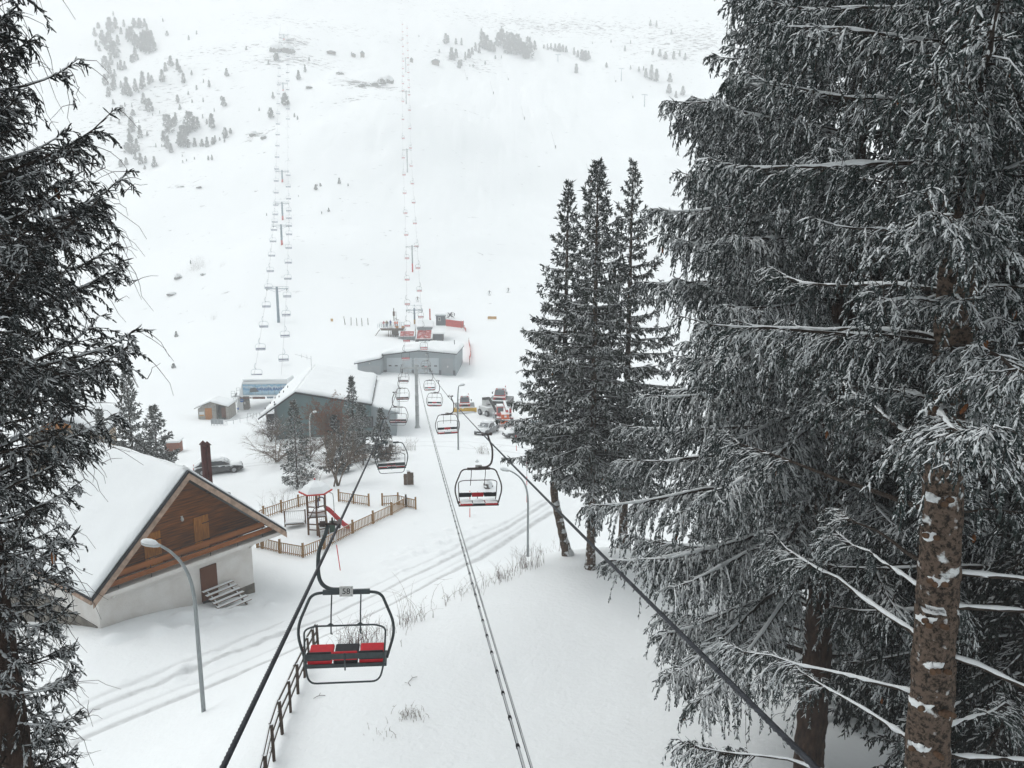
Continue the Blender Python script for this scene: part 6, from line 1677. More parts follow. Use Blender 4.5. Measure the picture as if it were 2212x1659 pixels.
def on_deck(px, py): 
    return Vector((S0.x + X(px), S0.y + 6.0, dk.location.z + .14))
person('person in a pink-red jacket at the end of the boarding deck', on_deck(672, 0), .3, (.45, .09, .10), (.25, .12, .12), group=GP)
person('person in a mustard jacket and dark trousers on the boarding deck', on_deck(708, 0) + Vector((0, .9, 0)), -.5, (.30, .25, .06), (.05, .06, .08), group=GP)
person('person in a dark olive jacket and blue trousers on the boarding deck', on_deck(730, 0), .8, (.06, .055, .03), (.05, .09, .16), group=GP)
person('person in a deep blue ski suit standing on the boarding deck', on_deck(778, 0) + Vector((0, .3, .1)), 2.5, (.03, .05, .22), (.05, .05, .09), scale=1.08, group=GP)
person('person all in bright orange on the boarding deck', on_deck(856, 0), 1.0, (.75, .14, .02), (.60, .12, .03), group=GP)
person('person in an orange jacket and black trousers on the boarding deck', on_deck(893, 0), -.8, (.70, .13, .03), (.04, .04, .045), group=GP)
person('lone walker in a dark maroon coat by the grey building\'s eave', G(577, 913), 2.2, (.065, .022, .028), (.07, .025, .03), 'walk')
person('skier in dark clothes lower on the open piste', G(1057, 638), .4, (.05, .055, .07), (.045, .05, .06), 'ski', skis=True, group='skiers on the open piste')
person('skier in dark clothes standing higher on the open piste', G(1098, 632), -.6, (.06, .06, .065), (.05, .05, .055), 'ski', skis=True, group='skiers on the open piste')
person('skier in brownish clothes with arms out above the station towers', G(902, 652), .2, (.13, .09, .08), (.08, .07, .07), 'ski', skis=True)

# ---------------------------------------------------------------- around the mid station
for k, (px, pt, pb, ln) in enumerate(((120, 250, 400, -.35), (212, 268, 405, .05), (305, 275, 412, -.1), (385, 280, 415, -.05), (482, 278, 400, -.1))):
    q = G(729.6 + px / 7.33, 647.3 + pb / 7.33)
    b = MB(); b.tube([(0, 0, -.3), (ln, 0, (pb - pt) * k_ * 1.0)], [.11, .09], 8); o = b.build('timber_post', M_TIMBER); o.location = q
    tag(o, ['leaning outermost timber post of the row beside the boarding deck', 'timber post between the leaning one and the thick one', 'thickest timber post, in the middle of the row by the deck', 'thin timber post next to the thick one', 'timber post at the corner of the boarding deck'][k], 'post', 'row of bare posts by the deck')
def net(label, pix, hgt, name='safety_net'):
    P = [G(u, v) for u, v in pix]; t = thing(name, label, 'safety net', P[0], 0, 'red safety nets')
    for p_ in P: b = MB(); b.tube([p_ - P[0] + Vector((0, 0, -.3)), p_ - P[0] + Vector((0, 0, hgt + .25))], .05, 6); b.build('pole', M_TIMBER, t)
    for a, c in zip(P[:-1], P[1:]):
        b = MB(); b.bar(a - P[0] + Vector((0, 0, hgt * .55)), c - P[0] + Vector((0, 0, hgt * .55)), .03, hgt * .85); b.build('mesh_panel', M_NETR, t)
    return t
u_ = lambda px: 729.6 + px / 7.33
v_ = lambda py: 647.3 + py / 7.33
net('tall red netting panel between poles beside the control hut', [(u_(1665), v_(425)), (u_(1710), v_(432)), (u_(1955), v_(462)), (u_(1995), v_(460))], 2.2)
net('low red net strip where the tall netting turns downhill', [(u_(2005), v_(462)), (u_(2030), v_(512))], .9)
net('red net running downhill beside the garage roof', [(u_(2075), v_(690)), (u_(2095), v_(800)), (u_(2105), v_(905)), (1014, 782), (1014.5, 789)], 1.2)
b = MB(); b.box((0, 0, 1.8), (.35, .3, 3.6)); b.box((.25, 0, -.2), (.12, .12, 2)); o = b.build('red_banner', M_NETR); o.location = G(u_(1462), v_(395)) + Vector((0, 0, .9)); tag(o, 'tall narrow red banner at the edge of the station roof', 'banner')
t = thing('slalom_rack', 'dark upright ski rack holding a red padded pole behind the deck', 'ski rack', G(u_(890), v_(330)), .1)
b = MB(); b.tube([(0, 0, -.2), (0, 0, 3.6)], .12, 8); b.build('mast', M_TIMBER, t)
b = MB(); b.tube([(0, 0, 1.3), (0, 0, 2.6)], .3, 8); b.build('padding', M_DOORB, t)
b = MB(); b.tube([(.7, 0, 0), (.6, 0, 2.6)], .08, 6); b.tube([(.3, 0, .6), (1.4, .3, .1)], .08, 6); b.build('strut', M_TIMBER, t)
for k, (px, py) in enumerate(((1738, 305), (1820, 295))):
    t = thing('snow_cannon', ('round dark snow cannon nearer the control hut' if k == 0 else 'round dark snow cannon farther from the control hut'), 'snow cannon', G(u_(px), v_(py)), .5 - k, 'snow cannons behind the red netting')
    b = MB(); b.tube([(.0, -.3, 1.1), (0, .35, 1.1)], [.75, .6], 14, cap=False); b.build('barrel', M_BUMP, t)
    b = MB(); b.tube([(0, .1, 1.1), (0, -.1, 1.1)], .2, 8)
    for a in range(6): b.bar((0, 0, 1.1), (.68 * math.cos(a), 0, 1.1 + .68 * math.sin(a)), .05, .05)
    b.build('fan', M_PLATE, t)
    b = MB(); b.bar((-.6, 0, 0), (0, 0, .7), .08, .08); b.bar((.6, 0, 0), (0, 0, .7), .08, .08); b.bar((0, .6, 0), (0, 0, .7), .08, .08); b.build('stand', M_STEEL, t)
for lab, u, v in (('yellow banner lying across the piste near the skiers', 1063, 690), ('small yellow marker board on the slope beside the blue lift', 717, 695)):
    b = MB(); b.box((0, 0, .5), (2.6 if u > 900 else .7, .06, .8)); o = b.build('yellow_banner', M_YEL); o.location = G(u, v); tag(o, lab, 'banner')
t = thing('floodlight_mast', 'slim mast with three stacked black floodlights behind the garage roof', 'floodlight', Vector((U(899, 752, 183).x, U(899, 752, 183).y, GZ(U(899, 752, 183).x, U(899, 752, 183).y))), LYAW)
zz0 = U(899, 757, 183).z - t.location.z
b = MB(); b.tube([(-.15, 0, -.3), (-.15, 0, zz0 + 2.6)], .06, 7); b.build('mast', M_STEEL, t)
for k in range(3): b = MB(); b.prism([(-.15, 0, zz0 + .3 + k * .85), (.6, 0, zz0 + .3 + k * .85), (.7, 0, zz0 + .75 + k * .85), (-.1, 0, zz0 + .75 + k * .85)], (0, .3, 0)); b.build('floodlight', M_INK, t)
# barriers in front of the blue terminal
t = thing('padded_barrier', 'row of grey padded queue barriers in front of the stone hut', 'barrier', G(417 + 505 / 9.6, 811.8 + 1030 / 9.6), .15)
for k in range(4):
    x = (k - 1.5) * .55; b = MB(); b.box((x, .3 * (1.5 - k) * .4, .72), (.5, .14, .95)); b.build('pad', M_GARD2, t, bev=.08)
    for s in (-.18, .18): b = MB(); b.bar((x + s, .3 * (1.5 - k) * .4, -.2), (x + s, .3 * (1.5 - k) * .4, .3), .06, .06); b.build('leg', M_STEEL, t)
def rail(label, pix, hgt, group):
    P = [G(417 + a / 9.6, 811.8 + c / 9.6) for a, c in pix]; t = thing('queue_rail', label, 'railing', P[0], 0, group)
    b = MB()
    for p_ in P: b.bar(p_ - P[0] - Vector((0, 0, .2)), p_ - P[0] + Vector((0, 0, hgt)), .05, .05)
    for a, c in zip(P[:-1], P[1:]): b.bar(a - P[0] + Vector((0, 0, hgt)), c - P[0] + Vector((0, 0, hgt)), .05, .05)
    b.build('rail', M_STEEL, t); return t
rail('low queue rail running from the padded barriers towards the grey building', [(665, 1030), (705, 1020), (840, 1002), (978, 970), (1125, 950), (1230, 895), (1390, 860)], .75, 'thin metal queue rails')
rail('short queue rail under the terminal close to its support column', [(1130, 865), (1192, 862), (1255, 860), (1318, 855), (1385, 845)], .8, 'thin metal queue rails')
# litter of twigs on the bank snow
for k, (u, v, L_, a) in enumerate(((690, 1507, .38, .5), (885, 1478, .3, 1.9), (893, 1468, .32, .9))):
    q = G(u, v); b = MB(); rr = random.Random(k)
    b.tube(smooth_path([(-L_ * .5, 0, .03), (0, .04, .05), (L_ * .5, -.03, .04)], 3), .009, 5); b.tube([(0, .04, .05), (L_ * .2, .16, .06)], .006, 4); o = b.build('fallen_twig', M_TWIG); o.location = q; o.rotation_euler = (0, 0, a)
    tag(o, ['fallen twig lying below the 58 chair', 'curled brown leaf-like twig on the bank snow', 'thin fallen twig beside the curled one'][k], 'twig')

# ================================================================ BARE BUSHES, STALKS AND SMALL TREES
M_STALK = mat('dry_stalks', (.13, .075, .055), .9, var=.5, scale=6)
M_STALKP = mat('pale_dry_stalks', (.20, .155, .12), .9, var=.5, scale=6)
M_RUST = mat('rust_leaves', (.24, .085, .035), .85, var=.5, scale=9)
M_SCRUB = mat('brown_scrub', (.125, .085, .062), .9, var=.5, scale=6)
def stalks(label, pix, n, hgt, seed, spread=.35, m_=None, name='dry_grass_tuft', group='dry stalks along the bank edge', arch=.5, cat='dry plant'):
    rng = np.random.default_rng(seed); P = [G(u, v) for u, v in pix]
    o0 = P[0]
    k = rng.random(n) * (len(P) - 1 + 1e-6); i = np.minimum(k.astype(int), max(0, len(P) - 2)); f = k - i
    A = np.array([tuple(p) for p in P]); B = A[i] * (1 - f)[:, None] + A[np.minimum(i + 1, len(P) - 1)] * f[:, None]
    B[:, :2] += rng.normal(0, spread, (n, 2)); B[:, 2] = ground_h(B[:, 0], B[:, 1]) - .03
    h = hgt * rng.uniform(.3, 1.25, n) ** 1.1; d = rng.normal(0, 1, (n, 3)); d[:, 2] = 0; d = _unit(d)
    t5 = np.linspace(0, 1, 6)[None, :, None]; ar = (arch * rng.uniform(.1, 1.3, n))[:, None, None] * h[:, None, None]
    Pth = B[:, None] + np.array([0, 0, 1.0]) * h[:, None, None] * (t5 - .28 * arch * t5 ** 3) + d[:, None] * ar * t5 ** 2 - np.array(tuple(o0))
    bag = Bag(); V, q = batch_tubes(Pth, (.0085 * rng.uniform(.5, 1.2, n))[:, None] * np.linspace(1, .3, 6)[None], 3); bag.add(V, q)
    # side twigs
    m2 = n; ii = rng.integers(0, n, m2); s_ = rng.integers(2, 5, m2); Q0 = Pth[ii, s_]; dd = _unit(rng.normal(0, 1, (m2, 3)) + np.array([0, 0, .6])); l2 = h[ii] * rng.uniform(.1, .35, m2)
    t3 = np.linspace(0, 1, 3)[None, :, None]; V, q = batch_tubes(Q0[:, None] + dd[:, None] * l2[:, None, None] * t3, np.broadcast_to(np.array([.006, .004, .002]), (m2, 3)), 3); bag.add(V, q)
    o = bag.build(name, m_ or M_STALK); o.location = o0; return tag(o, label, cat, group)
stalks('thicket of reddish dry stalks at the foot of the bank lamp', [(1130, 1226), (1148, 1226)], 60, 1.1, 31, .35)
stalks('dry stalks on the bank edge between the control cable and the bank lamp', [(1060, 1262), (1085, 1252), (1100, 1245)], 60, .85, 32, .4)
stalks('sparse arching dry stalks on the bank edge beside the control cable', [(965, 1300), (1000, 1290), (1030, 1275)], 34, .8, 33, .5, arch=.9)
stalks('dry stalks on the bank edge right of the 58 chair', [(840, 1368), (880, 1350), (905, 1335)], 62, .8, 34, .4)
stalks('dense dry bush seen through the frame of the 58 chair', [(735, 1402), (770, 1398), (800, 1395)], 130, 1.1, 35, .4, arch=.7)
stalks('few long arching stalks leaning over the bank edge', [(860, 1350), (930, 1315)], 14, 2.0, 36, .5, arch=1.0)
stalks('small tuft of dry grass poking through the bank snow', [(870, 1545), (905, 1550)], 60, .35, 37, .22, m_=M_STALKP)
stalks('tiny grass tips in the bare bank snow', [(815, 1570), (830, 1600)], 16, .3, 38, .2, m_=M_STALKP)
stalks('dry stalks in front of the lamp on the upper road', [(872, 975), (890, 972)], 60, 1.6, 39, .6, m_=M_STALKP, group='bare bushes by the upper road')
stalks('low bare bush on the flat below the parked pickup', [(1040, 980), (1050, 981)], 50, 1.2, 40, .5, m_=M_STALKP, group='bare bushes by the upper road', arch=1.1)
stalks('dry stalks below the bent spruce trunk', [(1160, 1200), (1195, 1185)], 40, 1.0, 41, .7, m_=M_STALKP)
stalks('bare shrub behind the near picket fence', [(590, 1100), (610, 1090)], 60, 1.5, 42, .7, m_=M_STALKP, group='bare bushes by the playground')
# bushes on the mountain foot
for k, (u, v, n, h) in enumerate(((425, 582, 160, 5.0), (545, 300, 80, 3), (462, 690, 40, 2), (520, 665, 20, 1.5), (480, 575, 30, 1.8), (745, 560, 20, 1.2))):
    stalks(['grey leafless thicket high on the white slope', 'leafless scrub at the ledge beside the blue lift', 'small scrub clump on the lower white slope', 'tiny scrub clump below the blue lift tower', 'small scrub beside the slab of rock', 'tiny scrub on the open slope'][k], [(u, v)], n, h, 50 + k, h * .4, m_=M_SCRUB, name='slope_scrub', group='scrub on the white slope')
def bush(label, u, v, d, hgt, wid, seed, m_, leaves=None, lm=None, lsz=.05, trunk=True, name='bare_bush', group=None, cat='bush', n0=7, spreadup=.5):
    """leafless branching bush or little tree; optionally with clinging leaves"""
    rng = np.random.default_rng(seed); base = spot(u, v, d) if d else G(u, v)
    t = thing(name, label, cat, base, 0, group)
    bag = Bag()
    def grow(P0, D0, L0, r0, n):
        K = 5; tt = np.linspace(0, 1, K)[None, :, None]
        P = P0[:, None] + D0[:, None] * L0[:, None, None] * tt + rng.normal(0, .08, (n, 1, 3)) * L0[:, None, None] * tt ** 2 + np.array([0, 0, -.10]) * L0[:, None, None] * tt ** 2
        V, q = batch_tubes(P, r0[:, None] * np.linspace(1, .45, K)[None], 4); bag.add(V, q); return P
    n = n0; az = np.arange(n) * 2.4 + rng.normal(0, .3, n); D = _unit(np.stack([np.cos(az) * wid / hgt * spreadup, np.sin(az) * wid / hgt * spreadup, np.ones(n)], -1))
    P = grow(np.zeros((n, 3)) + rng.normal(0, .12, (n, 3)) * np.array([1, 1, 0]), D, hgt * rng.uniform(.5, .8, n), np.full(n, .014 * hgt), n)
    tips = []
    L_ = hgt * .42; r_ = .007 * hgt
    for gen, (br, sc) in enumerate(((5, .8), (5, .6), (4, .5))):
        src = np.repeat(np.arange(len(P)), br); m = len(src); s_ = rng.integers(1, 5, m); Q0 = P[src, s_]; T = _unit(P[src, s_] - P[src, s_ - 1])
        D = _unit(T + rng.normal(0, .6, (m, 3)) * np.array([wid / hgt * 1.1, wid / hgt * 1.1, .7]))
        P = grow(Q0, D, L_ * rng.uniform(.5, 1.2, m), np.full(m, max(r_, .006)), m); L_ *= sc; r_ *= .6
    bag.build('branches', m_, t)
    if leaves:
        idx = rng.integers(0, len(P), leaves); s_ = rng.integers(1, 5, leaves); C = P[idx, s_] + rng.normal(0, .05, (leaves, 3))
        V, q = batch_shoots(C, rng.normal(0, 1, (leaves, 3)), lsz * rng.uniform(.8, 1.6, leaves), np.full(leaves, lsz * .4), rng); bg = Bag(); bg.add(V, q); bg.build('leaves', lm or M_RUST, t)
    return t
GB = 'trees and bushes before the grey building'
bush('rust-leaved bush before the dark window of the grey building', 708, 975, 88, 4.6, 2.8, 61, M_SCRUB, 5200, M_RUST, .09, group=GB)
bush('spreading leafless tree at the corner post of the grey building', 600, 1005, 80, 4.4, 6.0, 62, M_STALKP, 500, M_SCRUB, .06, group=GB, name='bare_tree', cat='tree', spreadup=.9)
bush('leafless tree with a forked trunk behind the play tower', 728, 1070, 66, 5.4, 2.8, 63, M_STALKP, group=GB, name='bare_tree', cat='tree', n0=4)
bush('brown leafless bush between the two small spruces', 668, 1000, 80, 3.0, 3.4, 64, M_SCRUB, 900, M_SCRUB, .06, group=GB)
bush('brown bush at the base of the young spruces below the 57 chair', 835, 985, 74, 2.0, 2.8, 65, M_SCRUB, 500, M_SCRUB, .06, group=GB)
bush('tall bare shrub peeping over the grey building\'s roof', 680, 850, 122, 6.0, 6.0, 66, M_STALKP, group=GB)
bush('low brown shrub among the snow by the lopsided building', 655, 1030, 72, 1.8, 3.0, 67, M_SCRUB, 400, M_SCRUB, .06, group=GB)
bush('snow-dusted shrub beside the crates at the grey building', 585, 950, 95, 3.2, 3.4, 68, M_SCRUB, 500, M_SNOWLUMP, .08, group=GB)
SML = dict(sh_sp=.105, sh_len=.22, sh_r=.036, lat=.24, comb=.35, lat_len=.42, sag=.26, up=.08, limb_snow=.9, snow=.2, inner=.1, whorl=.46, per=7, needle=M_NEEDLE_YOUNG, rag=.5)
def small(label, ub, vb, d, vt, Rc, seed, group, **k):
    p = spot(ub, vb, d); dd = p.y * CP - (p.z - CAMZ) * SP; Ht = U(ub, vt, dd).z - p.z
    a = dict(SML); a.update(k)
    return conifer('young_spruce', label, 'tree', p, Ht, Rc, a.pop('z0', .5), seed, group=group, **a)
small('thin brownish spruce tangled with the leafless tree by the play tower', 643, 1055, 69, 855, 2.0, 71, GB, prof=1.0, bare=.45, dens=.7)
small('pointed spruce rising above the roof of the grey building', 765, 985, 78, 803, 2.1, 72, GB, prof=1.2, dens=.8)
small('bushy dark spruce, widest of the group below the grey roof', 785, 1008, 75, 868, 2.3, 73, GB, prof=.9, z0=1.6)
small('dark low spruce beside the rust-leaved bush', 728, 1035, 72, 890, 2.0, 74, GB, prof=.9, needle=M_NEEDLE_DARK)
small('slender young spruce behind the 57 chair\'s hanger', 825, 985, 76, 878, 1.7, 75, GB, prof=1.0)
small('tall young spruce seen between the sparse conifer and the chalet roof', 288, 990, 62, 772, 3.1, 76, 'young spruces behind the chalet', prof=1.1)
small('bushy young spruce behind the chalet ridge', 340, 988, 66, 866, 3.3, 77, 'young spruces behind the chalet', prof=.9)
small('smallest young spruce in front of the tan house', 226, 1010, 60, 868, 1.2, 78, 'young spruces behind the chalet', prof=.9)
small('dark low spruce at the tan house wall', 180, 1010, 64, 905, 2.0, 79, 'young spruces behind the chalet', prof=.6, needle=M_NEEDLE_DARK)

# ================================================================ MOUNTAIN PINES, ROCKS AND HUTS
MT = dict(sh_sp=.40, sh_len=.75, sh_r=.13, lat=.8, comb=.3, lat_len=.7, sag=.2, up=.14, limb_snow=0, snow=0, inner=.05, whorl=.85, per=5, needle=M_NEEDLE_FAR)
protos = []
for k, (H_, R_, pf, z0_) in enumerate(((8, 2.3, 1.0, .6), (8, 1.7, 1.1, .6), (8, 2.7, .7, .8), (6, 2.6, .7, .3))):
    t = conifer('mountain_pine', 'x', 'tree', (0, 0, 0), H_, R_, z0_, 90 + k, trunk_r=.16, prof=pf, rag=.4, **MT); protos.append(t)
PINES = [  # display pixel of the foot, height in display pixels, shape
 # lower-left slope, read off the photograph
 (205,78,16,0),(213,62,12,2),(245,35,10,1),(318,70,16,1),(300,55,10,0),(352,48,8,1),(425,75,8,0),(208,100,12,2),(222,95,26,2),(238,72,30,2),(250,62,22,0),(262,75,14,1),(268,58,14,0),
 (237,110,34,2),(248,125,30,2),(255,98,20,0),(215,110,10,3),(228,148,24,2),(240,140,18,0),(255,150,14,1),(290,60,18,2),(302,62,20,2),(313,58,16,0),(285,92,30,2),(296,105,26,2),(310,112,36,2),(322,115,40,2),(328,100,30,0),(312,95,26,2),(336,102,10,1),(275,82,18,0),
 (293,130,24,0),(285,135,14,3),(262,152,20,1),(270,150,16,0),(248,165,14,0),(238,170,26,0),(228,185,22,2),(247,190,26,1),(262,190,14,0),(235,210,20,0),(243,196,16,3),(275,205,34,1),(268,205,16,3),(282,208,18,0),(293,197,24,0),(305,192,18,1),(309,188,30,1),(322,182,22,1),(328,178,14,0),(351,177,24,0),(358,155,18,0),(369,143,20,0),(384,152,22,1),(390,158,14,0),(397,180,20,0),(414,163,10,1),(408,86,9,0),(361,78,10,3),(490,165,16,0),(532,108,8,0),
 (407,205,8,0),(425,195,10,1),(452,188,14,0),(440,180,8,1),(311,225,22,0),(323,242,26,2),(300,200,6,1),(264,250,20,2),(285,285,30,0),(288,250,12,3),(303,300,26,1),(280,300,16,0),(258,268,10,0),(240,262,8,0),(384,220,14,0),(389,238,12,0),(415,223,8,1),(439,220,8,1),(484,230,18,0),(479,216,8,3),(463,242,8,1),
 (355,262,14,0),(365,288,36,2),(376,275,20,0),(380,268,22,1),(397,318,42,2),(390,315,26,0),(411,284,38,2),(418,278,20,1),(405,290,22,0),(427,277,22,1),(438,255,8,1),(458,277,28,1),(447,268,10,0),(487,300,22,2),(498,288,10,3),(363,322,26,0),(355,305,20,3),(370,330,18,1),(284,333,38,0),(275,330,20,2),(296,326,24,0),(304,355,22,1),(293,345,14,0),(315,352,14,1),(318,295,10,1),(273,356,14,0),(262,360,14,3),(334,362,22,0),(313,366,8,3),(407,320,16,1),(421,318,18,1),(437,318,16,0),(448,318,20,1),(460,312,14,0),(465,308,14,1),(475,305,8,1),(485,308,8,1),(395,352,6,1),(394,340,6,1),(420,345,6,1),(450,346,9,1),(458,345,10,0),(403,348,5,1),(337,318,8,1),(350,318,6,1),(270,230,8,1),(255,240,8,0),(245,225,10,0),(285,232,8,1),(300,265,6,1),(330,250,6,1),(345,245,6,1),
 # along and between the two lifts
 (645,172,18,0),(659,155,14,1),(616,228,24,2),(590,213,13,0),(585,255,20,2),(636,254,9,1),(643,259,8,1),(596,132,16,2),(600,128,12,1),(580,140,9,0),(668,132,8,0),(560,240,7,1),(682,410,11,0),(685,402,5,1),(692,402,6,3),(733,397,12,0),(710,457,8,0),(695,462,6,1),(645,425,4,1),(576,466,6,1),(600,610,0,0),(752,402,6,0),(760,121,8,1),(381,728,12,0),(375,795,10,3),(412,570,8,1),
 # misty band of trees high up
 (963,95,20,0),(968,92,14,1),(985,96,12,0),(997,98,14,1),(949,115,8,1),(976,130,24,1),(985,126,18,1),(992,148,16,2),(996,142,12,1),(1005,130,16,1),(1013,126,18,0),(1020,118,14,1),(1027,110,16,1),(1035,116,14,1),(1043,104,30,2),(1052,108,28,0),(1060,112,22,2),(1068,112,18,1),(1076,100,26,2),(1084,95,28,2),(1090,105,18,1),(1097,116,34,2),(1104,112,36,2),(1110,118,36,0),(1118,110,32,2),(1125,116,26,1),(1131,118,24,0),(1136,128,26,2),(1141,126,40,2),(1147,112,18,0),(1155,108,18,0),(1175,105,8,0),(1183,108,12,1),(1190,107,12,0),(1199,110,14,0),(1208,112,16,2),(1216,112,14,0),(1223,113,12,1),(1240,118,14,0),(1248,124,14,0),(1257,130,20,2),(1264,132,20,2),(1271,128,16,0),(1245,158,18,1),(1310,146,10,0),(1380,155,10,0),(1395,168,18,1),(1407,172,28,1),(1418,176,24,1),(1447,178,18,0),(1390,152,8,1),(1362,150,8,0),(1350,110,10,1),(1410,118,12,0),(1425,122,14,0),(1437,128,14,2),(1455,128,16,0),(1468,122,12,1),(1480,130,14,0),(1405,56,12,0),(1418,58,12,1),(1450,75,10,0),(1445,202,18,2),(1460,212,14,0),(1475,206,18,0),(1040,75,12,0),(1083,72,14,1),(1095,78,10,0),(1320,92,6,0),(1362,95,8,1),(1048,140,8,1),(1022,145,6,0),(1070,128,8,0),(1083,126,6,1),(1280,95,5,1),(1015,144,5,1),(905,80,5,0)]
used = [False] * 4
_rp = random.Random(12)
for (u, v, hp, sh_) in PINES:
    if hp <= 0: continue
    q, d = ray_ground(u, v, ground_h)
    hm_ = hp * d / FPX / .96
    pr = protos[sh_]
    if used[sh_]: o = copy_tree(pr)
    else: o = pr; used[sh_] = True
    s = hm_ / (6 if sh_ == 3 else 8)
    wf = _rp.uniform(.85, 1.25)
    o.location = q - Vector((0, 0, .1)); o.scale = (s * wf, s * wf, s); o.rotation_euler = (0, 0, _rp.uniform(0, 6.28))
    if u > 880: lab, g = 'grey pine in the misty band of trees high on the mountain', 'misty pines high on the mountain'
    elif u > 520: lab, g = 'lone small pine on the white slope between the two lifts', 'small pines near the lift lines'
    else:
        lab, g = ('broad dark pine clump among the dotted pines of the mountain flank' if sh_ == 2 else 'small dark pine dotted on the snowy mountain flank'), 'pines dotted on the snowy flank'
    tag(o, lab, 'tree', g)
# rocks standing out of the slope
for k, (u, v, a, c, hh) in enumerate(((385, 600, 13, 6, 7), (372, 637, 10, 6, 5), (440, 593, 8, 5, 3), (825, 180, 14, 8, 10), (840, 178, 12, 8, 11), (810, 185, 12, 6, 6), (795, 186, 9, 5, 4), (780, 186, 9, 5, 5), (598, 110, 16, 9, 12), (622, 112, 15, 9, 13), (430, 405, 10, 4, 2.5), (395, 403, 6, 4, 1.5), (570, 298, 8, 5, 6), (548, 292, 10, 5, 7), (735, 160, 9, 5, 5), (668, 190, 8, 5, 4))):
    q, d = ray_ground(u, v, ground_h); m_ = d / FPX
    rock('dark rock outcrop breaking through the mountain snow' if v < 400 else ['tilted slab of rock with a snowy back on the lower slope', 'rounded rock below the tilted slab', 'flat dark rock beside the leafless thicket'][k] if k < 3 else 'low dark rock ledge on the white slope', q, (a * m_, c * m_ * 1.3, hh * m_), 200 + k, 'rocks on the white slope', 'slope_rock')
def mhut(label, u, v, wpx, hpx, m_=None, name='mountain_hut'):
    q, d = ray_ground(u, v, ground_h); k = d / FPX; w_ = wpx * k; h_ = hpx * k
    t = thing(name, label, 'hut', q, .1)
    b = MB(); b.box((0, 0, h_ * .25), (w_ * .9, w_ * .7, h_ * 1.1)); b.build('wall', m_ or M_TIMBER, t)
    b = MB(); b.prism([(-w_ * .55, -w_ * .45, h_ * .72), (w_ * .55, -w_ * .45, h_ * .72), (0, -w_ * .45, h_ * 1.25)], (0, w_ * .9, 0)); b.build('roof', M_GREYB, t)
    return t
mhut('dark wooden hut with a low gable high on the mist-faded slope', 941, 139, 17, 8)
mhut('tiny square hut beside the faint red-lift tower', 889, 135, 7, 8)
mhut('small dark pyramid-roofed hut between the lifts', 764, 123, 9, 6)
mhut('small misty lift cabin beside the pyramid-roofed hut', 783, 123, 9, 10)
mhut('long low snow shed above the rocks between the lifts', 716, 116, 18, 4)
# snow lances on the piste
for k, (u, v, hp) in enumerate(((1009, 172, 22), (1066, 203, 26), (1133, 258, 28), (1200, 320, 34), (1277, 395, 40), (1098, 174, 12), (1330, 178, 14), (1435, 260, 16), (1488, 275, 22), (1367, 212, 12))):
    q, d = ray_ground(u, v, ground_h); b = MB(); h_ = hp * d / FPX
    t = thing('snow_lance', 'thin leaning snow lance on the open piste', 'snow lance', q, 0, 'snow lances along the piste')
    b.tube([(0, 0, -.2), (-h_ * .28, 0, h_)], .08, 5); b.build('lance', M_STEEL, t)
    b = MB(); b.tube([(0, 0, -.2), (0, 0, 1.7)], .3, 7); b.build('base_pad', M_REDP if k == 4 else M_STEEL_B, t)
# faint tow-lift towers on the far piste
for k, (u, v, hp) in enumerate(((1342, 176, 26), (1413, 265, 20) if False else (1392, 230, 24), (1205, 133, 14))):
    q, d = ray_ground(u, v, ground_h); h_ = hp * d / FPX
    t = thing('tow_tower', 'faint T-shaped drag-lift tower on the misty piste', 'lift tower', q, .2, 'drag-lift towers in the mist')
    b = MB(); b.tube([(0, 0, -.3), (0, 0, h_)], [.35, .25], 8); b.build('pole', M_BLUEST, t)
    b = MB(); b.bar((-2.4, 0, h_), (2.4, 0, h_), .4, .4); b.build('crossarm', M_BLUEST, t)
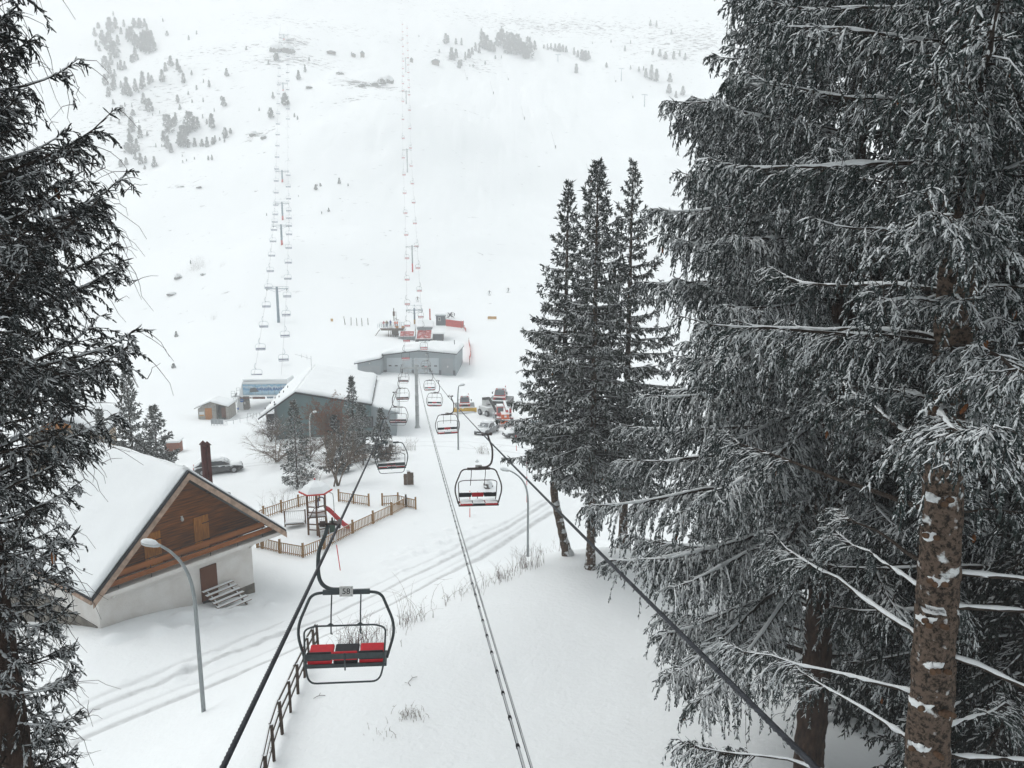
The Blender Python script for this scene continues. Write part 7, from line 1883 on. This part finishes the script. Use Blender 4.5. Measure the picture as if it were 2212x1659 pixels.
# ================================================================ CAMERA, LIGHT, AIR
cd = bpy.data.cameras.new('camera'); cam = bpy.data.objects.new('camera', cd); COL.objects.link(cam)
cam.location = (0, 0, CAMZ); cam.rotation_euler = (R(90) - PITCH, 0, 0)
cd.sensor_fit = 'HORIZONTAL'; cd.sensor_width = 36.0; cd.lens = FPX / 2212 * 36.0
cd.shift_x = 0; cd.clip_start = .1; cd.clip_end = 6000
scene.camera = cam
w = bpy.data.worlds.new('World'); scene.world = w; w.use_nodes = True
nt = w.node_tree; N = nt.nodes; L = nt.links
bg = N['Background']
sky = N.new('ShaderNodeTexSky'); sky.sky_type = 'NISHITA'; sky.sun_disc = False
SUN_EL, SUN_AZ = R(56), R(-62)
sky.sun_elevation = SUN_EL; sky.sun_rotation = SUN_AZ
sky.air_density = 1.0; sky.dust_density = 3.0; sky.ozone_density = 1.0
hs = N.new('ShaderNodeHueSaturation'); hs.inputs['Saturation'].default_value = .16
L.new(sky.outputs[0], hs.inputs['Color'])
tn = N.new('ShaderNodeMix'); tn.data_type = 'RGBA'; tn.blend_type = 'MULTIPLY'; tn.inputs['Factor'].default_value = 1; tn.inputs['B'].default_value = (.98, 1.0, .99, 1)
L.new(hs.outputs['Color'], tn.inputs['A']); L.new(tn.outputs['Result'], bg.inputs['Color']); bg.inputs['Strength'].default_value = .15
sd = bpy.data.lights.new('sun', 'SUN'); sd.energy = 1.4; sd.angle = R(40); sd.color = (1, .97, .94)
so = bpy.data.objects.new('sun', sd); COL.objects.link(so)
dv = Vector((math.sin(SUN_AZ) * math.cos(SUN_EL), math.cos(SUN_AZ) * math.cos(SUN_EL), math.sin(SUN_EL)))
so.rotation_euler = dv.to_track_quat('Z', 'Y').to_euler(); so.location = (0, 0, 120)
# the falling-snow mist of the day: one even volume round everything
hz = MB().box((40, 650, 300), (1960, 1560, 760))
hm = bpy.data.materials.new('haze'); hm.use_nodes = True
nt = hm.node_tree; N = nt.nodes; L = nt.links
N.remove(N['Principled BSDF'])
pv = N.new('ShaderNodeVolumePrincipled'); pv.inputs['Color'].default_value = (.985, .995, 1, 1); pv.inputs['Density'].default_value = HAZE
pv.inputs['Anisotropy'].default_value = 0.0
L.new(pv.outputs[0], N['Material Output'].inputs['Volume'])
ho = hz.build('haze', hm); ho['kind'] = 'stuff'; ho.display_type = 'WIRE'
scene.view_settings.view_transform = 'Standard'; scene.view_settings.look = 'None'; scene.view_settings.gamma = 1
scene.view_settings.exposure = EXPOSURE
cy = scene.cycles
cy.max_bounces = 6; cy.diffuse_bounces = 3; cy.glossy_bounces = 2; cy.transmission_bounces = 3; cy.volume_bounces = 6; cy.transparent_max_bounces = 4
cy.use_denoising = True
cy.caustics_reflective = False; cy.caustics_refractive = False
try: cy.denoiser = 'OPENIMAGEDENOISE'
except Exception: pass
